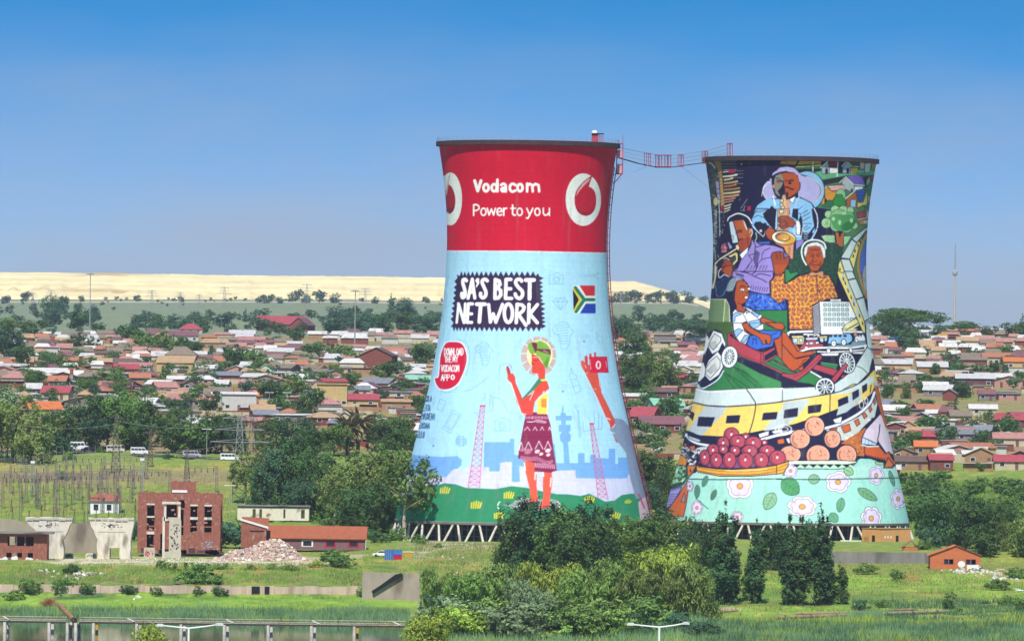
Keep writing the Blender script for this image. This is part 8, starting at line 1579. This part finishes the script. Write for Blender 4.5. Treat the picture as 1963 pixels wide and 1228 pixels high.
def bus_post(x, y, h, label):
    D = D_at(x, y); g = G(x, D); H = h * D / F; rt = empty('insulator_post', g); tag(rt, label, 'post', 'insulator posts in the substation'); m = MB(); lattice(m, H * .62, .45, .35, 5, .035); m.build('stand', M_['rust'], rt)
    m = MB(); m.lathe([(.05, 0)] + [(r, H * .38 * (k + .5) / 8) for k in range(8) for r in (.07, .17)] + [(.05, H * .38)], 8, c=(0, 0, H * .62)); m.build('insulator', M_['rust'], rt)
_k = 0
for row, n, h in ((1000, 11, 30), (978, 12, 30), (955, 12, 26), (932, 10, 24)):
    for i in range(n):
        x = 12 + i * 250 / n + (row % 7) * 3; _k += 1; bus_post(x + random.uniform(-6, 6), row + random.uniform(-4, 4), h * random.uniform(.7, 1.15), f'insulator post in the {"front" if row == 1000 else "second" if row == 978 else "third" if row == 955 else "rear"} row of the substation, ' + ('leftmost' if i == 0 else 'rightmost' if i == n - 1 else ['', 'second', 'third', 'fourth', 'fifth', 'sixth', 'seventh', 'eighth', 'ninth', 'tenth', 'eleventh'][i] + ' from left'))
def sub_tower(x, y, h, label):
    D = D_at(x, y); g = G(x, D); H = h * D / F; rt = empty('floodlight_tower', g); tag(rt, label, 'floodlight', 'floodlight towers in the substation'); m = MB(); lattice(m, H, 1.1, .8, 10, .06); m.build('tower', M_['steel'], rt); m = MB(); m.box((0, 0, H + .35), (1.1, .5, .6)); m.build('lamp_head', M_['white'], rt)
sub_tower(62, 950, 62, 'floodlight lattice tower on the straw field at left'); sub_tower(272, 945, 62, 'floodlight lattice tower on the straw field above the ruin')
def hut():
    D = 2075; o, s = px_frame(200, 982, D); rt = empty('substation_hut', o); tag(rt, 'little white hut with a dark red roof inside the substation', 'hut'); m = MB(); m.box((0, 3, 1.3), (7.6, 6, 3.6)); m.build('wall', M_['white'], rt)
    m = MB(); V = [(-4.6, -.5, 3), (4.6, -.5, 3), (4.6, 6.5, 3), (-4.6, 6.5, 3), (-2.4, 3, 4.9), (2.4, 3, 4.9)]; m.add(V, [[0, 1, 5, 4], [1, 2, 5], [2, 3, 4, 5], [3, 0, 4], [3, 2, 1, 0]]); m.build('roof', M_['brick'], rt)
    for q in (-2.2, 1.2): m = MB(); m.box((q, -.03, 1.4), (1.2, .08, 1.5)); m.build('window', M_['glass'], rt)
hut()
def mast(x, ybase, ytop, label, head=True, r=.35, D=None, cat='light mast'):
    D = D or D_at(x, ybase); g = G(x, D); H = (ybase - ytop) * D / F; rt = empty('light_mast', g); tag(rt, label, cat, 'tall light masts'); m = MB(); m.tube((0, 0, 0), (0, 0, H), r, r * .5, 8); m.build('pole', M_['steel'], rt)
    m = MB()
    if head:
        m.lathe([(.2, H - .3), (1.6, H - .1), (1.6, H + .2), (.2, H + .5)], 12)
        for k in range(6): m.box((1.9 * math.cos(k * 1.05), 1.9 * math.sin(k * 1.05), H - .2), (.7, .7, .4))
    else: m.box((-.7, 0, H), (1.5, .25, .16)); m.box((.7, 0, H), (1.5, .25, .16))
    m.build('lamp_head', M_['steel'] if head else M_['white'], rt)
mast(172, 642, 525, 'very tall mast with a round lamp ring standing above the left rooftops'); mast(680, 662, 558, 'tall slender mast with a round lamp ring on the grassy yard')
for x, y, t, lb in ((98, 655, 628, 'white pole light among the top left roofs'), (412, 636, 606, 'first of two white goal post poles left of the crimson hall'), (424, 640, 610, 'second of two white goal post poles left of the crimson hall'), (718, 668, 630, 'left white pole of the pair on the grassy yard'), (731, 668, 630, 'right white pole of the pair on the grassy yard'), (146, 846, 808, 'street light above the large white minibus'), (292, 800, 765, 'street light between the big trees above the clean minibus'), (308, 806, 778, 'short street light with red cap beside the faded pink roof'), (396, 878, 822, 'wooden post street light right of the grey minibus'), (440, 1042, 930, 'white pole lamp behind the right side of the ruin'), (516, 782, 752, 'street light in front of the dark tree below the white hall'), (550, 784, 752, 'street light by the twin dark trees left of the yellow block')):
    mast(x, y, t, lb, False, .14, cat='pole light')
def radio_tower():
    D = 7600; rt = empty('radio_tower', pt(1829, 660, D)); tag(rt, 'faint pale blue concrete broadcast tower on the hazy right horizon', 'tower'); s = D / F; Z = lambda y: (660 - y) * s
    m = MB(); m.tube((0, 0, 0), (0, 0, Z(530)), 1.5, .8, 12); m.build('shaft', M_['concrete'], rt); m = MB(); m.lathe([(.9, Z(529)), (2.2, Z(526)), (2.6, Z(523)), (2.6, Z(519.5)), (.9, Z(518))], 18); m.build('lookout', M_['concrete'], rt); m = MB(); lattice(m, Z(484) - Z(517), 1.8, 1.2, 9, .16, z=Z(517)); m.build('mast', M_['steel'], rt); m = MB(); m.tube((0, 0, Z(484)), (0, 0, Z(466)), .5, .3, 8); m.build('antenna', M_['steel'], rt)
radio_tower()
def sign_board():
    D = 3500; o = pt(1806, 652, D); rt = empty('roadside_sign', o); tag(rt, 'curved yellow sign board on the right skyline beside the umbrella trees', 'sign'); s = D / F; m = MB(); m.extrude([(-11 * s, 0, 2 * s), (11 * s, 0, 2 * s), (11 * s, 0, 13 * s), (-6 * s, 0, 13 * s), (-11 * s, 0, 9 * s)], (0, .4, 0)); m.build('board', M_['yellow'], rt); m = MB(); [m.box((q * s, .2, -2 * s), (.4, .4, 8 * s)) for q in (-7, 7)]; m.build('posts', M_['steel'], rt)
sign_board()
for x, y, lb, c in ((101, 668, 'round orange water tank on the upper left roofs', 'terra'), (137, 735, 'small orange water tank beside the white tin roofs at left', 'terra')):
    D = D_at(x, y); s = D / F; rt = empty('water_tank', G(x, D)); tag(rt, lb, 'water tank', 'orange water tanks'); m = MB(); m.lathe([(3.5 * s, 3), (3.5 * s, 3 + 11 * s), (1.5 * s, 3 + 12.5 * s)], 14); m.build('barrel', M_['orange'], rt); m = MB(); m.box((0, 0, 1.5), (1.2, 1.2, 3)); m.build('stand', M_['steel'], rt)
# wires between the tall pylons
def span(a, b, sag, label):
    m = MB(); n = 14; o = Vector(a)
    P = [Vector(a).lerp(Vector(b), t / n) - Vector((0, 0, sag * 4 * (t / n) * (1 - t / n))) - o for t in range(n + 1)]
    for p, q in zip(P[:-1], P[1:]): m.tube(p, q, .035, n=3)
    ob = m.build('power_line', M_['steel'], loc=o); tag(ob, label, 'power line', 'wires over the substation')
for (xa, ya), (xb, yb), lb in (((-20, 952), (270, 948), 'lowest long wire over the substation lawn'), ((-20, 970), (260, 968), 'wire just above the hopper tops'), ((-20, 892), (458, 848), 'long sagging wire across the straw field'), ((222, 806), (458, 812), 'upper wire from the bare pylon to the tall grey pylon'), ((8, 808), (222, 812), 'wire from the left edge pylon to the bare pylon'), ((75, 925), (385, 915), 'wire along the rear gantries')):
    span(pt(xa, ya, 2090), pt(xb, yb, 2090), 1.5, lb)
# ---------------------------------------------------------------- reeds and rough grass
def blades(name, spots, n, h, w, leaf, seed, lean=.25):
    """upright blades sown over areas given as (x0, x1, D0, D1, weight, height factor)"""
    g = np.random.default_rng(seed); A = np.array([s[4] for s in spots], float); cnt = (n * A / A.sum()).astype(int); Bs = []
    for (x0, x1, d0, d1, _, hf), m in zip(spots, cnt):
        u, D = g.uniform(x0, x1, m), g.uniform(d0, d1, m); X = (u - CX) * D / F; keep = fbm(X / 5, D / 9, seed) > .38; X, D = X[keep], D[keep]; m = len(X)
        Z = gz(X, D) - .15; H = h * hf * g.uniform(.55, 1.15, m) * (.25 + 1.5 * fbm(X / 6, D / 12, seed + 3)); Z = np.maximum(Z, WZ - .3)
        a = g.uniform(-.9, .9, m); dx, dy = np.cos(a) * w / 2, np.sin(a) * w / 2; lx, ly = g.normal(0, lean, m) * H, g.normal(0, lean, m) * H
        P = np.stack([np.stack([X - dx, D - dy, Z], 1), np.stack([X + dx, D + dy, Z], 1), np.stack([X + lx, D + ly, Z + H], 1)], 1); Bs.append(P.reshape(-1, 3))
    V = np.concatenate(Bs); me = mesh_np(name, V, np.arange(len(V)).reshape(-1, 3), [LEAF[leaf]], k=3); o = bpy.data.objects.new(name, me); COL.objects.link(o); tag(o, kind='stuff')
blades('reed_bed', [(-30, 790, 1590, 1632, 5, .72), (1350, 1990, 1440, 1558, 9, .62), (780, 1360, 1440, 1590, 4, .9), (1590, 1700, 1605, 1622, .6, .5)], 110000, 2.3, .12, 'reed', 5)
blades('rough_grass', [(-30, 700, 1690, 1742, 5, 1), (-30, 760, 1640, 1680, 3, .7), (1350, 1990, 1640, 1830, 8, .7), (700, 960, 1740, 1930, 4, .7), (-30, 780, 1800, 1900, 2, .6), (-30, 500, 1930, 2230, 6, .8), (1690, 1990, 2080, 2300, 8, 1.6)], 120000, .7, .16, 'meadow', 8)
blades('marsh_grass', [(1350, 1990, 1440, 1600, 9, .8), (780, 1350, 1440, 1560, 3, .8), (-30, 790, 1600, 1640, 3, .8)], 30000, 1.9, .16, 'lime', 19)
blades('sedge_patches', [(1350, 1990, 1440, 1575, 9, .9), (-30, 790, 1595, 1630, 4, .8), (1640, 1990, 1600, 1680, 3, .5)], 26000, 2.2, .16, 'blue', 27)
blades('meadow_weeds', [(1380, 1990, 1620, 1830, 8, 1), (-30, 700, 1690, 1742, 5, 1), (-30, 480, 1940, 2200, 5, 1), (800, 960, 1740, 1930, 3, 1)], 15000, .75, .2, 'dry', 33)
def dead_bush(x, y, h, label):
    D = D_at(x, y); g = G(x, D); H = h * D / F; rng = random.Random(int(x)); m = MB()
    for i in range(240): a, e = rng.uniform(0, 6.28), rng.uniform(.25, 1.4); L = H * rng.uniform(.6, 1.1); m.tube((rng.uniform(-.8, .8), rng.uniform(-.5, .5), 0), (math.cos(a) * math.cos(e) * L * 1.3, math.sin(a) * math.cos(e) * L, math.sin(e) * L), .05, .02, 3)
    o = m.build('dry_bush', M_['soil'], loc=g); tag(o, label, 'bush')
dead_bush(95, 1163, 20, 'dry reddish brown bush on the bank above the pipe bridge')
# ---------------------------------------------------------------- labels that single each thing out
ORD = ['first', 'second', 'third', 'fourth', 'fifth', 'sixth', 'seventh', 'eighth', 'ninth', 'tenth', 'eleventh', 'twelfth', 'thirteenth', 'fourteenth', 'fifteenth']
NUM = ['', 'one', 'two', 'three', 'four', 'five', 'six', 'seven', 'eight', 'nine', 'ten', 'eleven', 'twelve', 'thirteen', 'fourteen', 'fifteen']
def place_words(x, y, kind):
    if kind == 'house':
        c = 'at the left edge' if x < 130 else 'above the minibuses' if x < 270 else 'above the brick ruin' if x < 430 else 'left of the yellow block' if x < 610 else 'left of the red tower' if x < 870 else 'between the towers' if x < 1400 else 'right of the mural tower' if x < 1830 else 'at the right edge'
        r = 'lowest' if y > 800 else 'lower' if y > 755 else 'middle' if y > 712 else 'upper' if y > 676 else 'top'
        return f'in {r} rows {c}'
    if y > 1180 and x > 780: return 'at the water edge'
    if y > 1140 and x > 780 and x < 1350: return 'in the willow thicket'
    if y > 1085 and 780 < x < 1350: return 'in front of the red tower'
    if y > 1085 and x >= 1350: return 'on the right meadow' if x > 1630 else 'in the poplar stand'
    if y > 1085: return 'on the left bank'
    if y > 1000: return 'on the brick ruin terrace' if x < 520 else 'by the long orange building' if x < 850 else 'between the towers' if x < 1400 else 'by the orange brick house'
    if y > 900: return 'in the substation field' if x < 470 else 'left of the red tower' if x < 850 else 'between the towers' if x < 1400 else 'on the right green bank'
    if y > 842: return 'behind the minibuses' if x < 470 else 'left of the red tower' if x < 850 else 'between the towers' if x < 1400 else 'among the right hand houses'
    if y < 604 and x < 1400: return 'under the spoil heap'
    c = 'at the left edge' if x < 130 else 'above the minibuses' if x < 270 else 'above the brick ruin' if x < 430 else 'left of the yellow block' if x < 610 else 'left of the red tower' if x < 870 else 'between the towers' if x < 1400 else 'right of the mural tower' if x < 1830 else 'at the right edge'
    return f'among the {"lower" if y > 712 else "upper" if y > 655 else "topmost"} houses {c}'
LEAFW = dict(dark='dark green', mid='mid green', olive='olive', lime='lime green', willow='pale green', blue='bluish', poplar='deep green', grey='grey green', dry='dry yellow', reed='green')
KINDW = dict(broad='broad tree', round='round tree', tall='tall tree', gum='open gum tree', willow='willow', poplar='narrow poplar', bush='bush', flat='flat topped tree', cone='pointed conifer', palm='shaggy palm')
def label_all():
    groups = {}
    for o, cat, a, b in NEED:
        x, y, w, D = o['_px']
        if cat == 'tree': base = f'{LEAFW[b]} {KINDW[a]} {place_words(x, y, cat)}'; gname = f'{a if a in ("poplar", "willow", "bush") else "leafy"} plants' if a == 'bush' else ('willows' if a == 'willow' else 'poplars' if a == 'poplar' else 'trees')
        else: base = f'{a} {b} walled house {place_words(x, y, cat)}'; gname = 'township houses'
        groups.setdefault(base, []).append((x, o, cat, a, gname))
    for base, L in groups.items():
        L.sort(key=lambda t: t[0])
        for i, (x, o, cat, a, gname) in enumerate(L):
            lb = base if len(L) == 1 else (base + ', ' + ('leftmost' if i == 0 else 'rightmost' if i == len(L) - 1 else ORD[i] + ' from left' if i < 15 else f'{i + 1}th from left'))
            tag(o, lb, 'house' if cat == 'house' else ('bush' if a == 'bush' else 'palm tree' if a == 'palm' else 'tree'), {'bush': 'bushes on banks and slopes'}.get(a, gname) if cat == 'tree' else gname)
    for o, *_ in NEED:
        if '_px' in o: del o['_px']
    for o in list(COL.objects):
        for k in ('_px', '_H'):
            if k in o: del o[k]
label_all()
def haze():
    m = bpy.data.materials.new('haze'); m.use_nodes = True; n = m.node_tree; n.nodes.remove(n.nodes['Principled BSDF']); v = n.nodes.new('ShaderNodeVolumePrincipled')
    v.inputs['Color'].default_value = (.92, .92, .98, 1); v.inputs['Density'].default_value = 3.3e-5; v.inputs['Anisotropy'].default_value = .25; n.links.new(v.outputs['Volume'], n.nodes['Material Output'].inputs['Volume'])
    b = MB(); b.box((0, 33990, 28), (90000, 68020, 220)); o = b.build('haze', m); tag(o, kind='stuff')
haze()
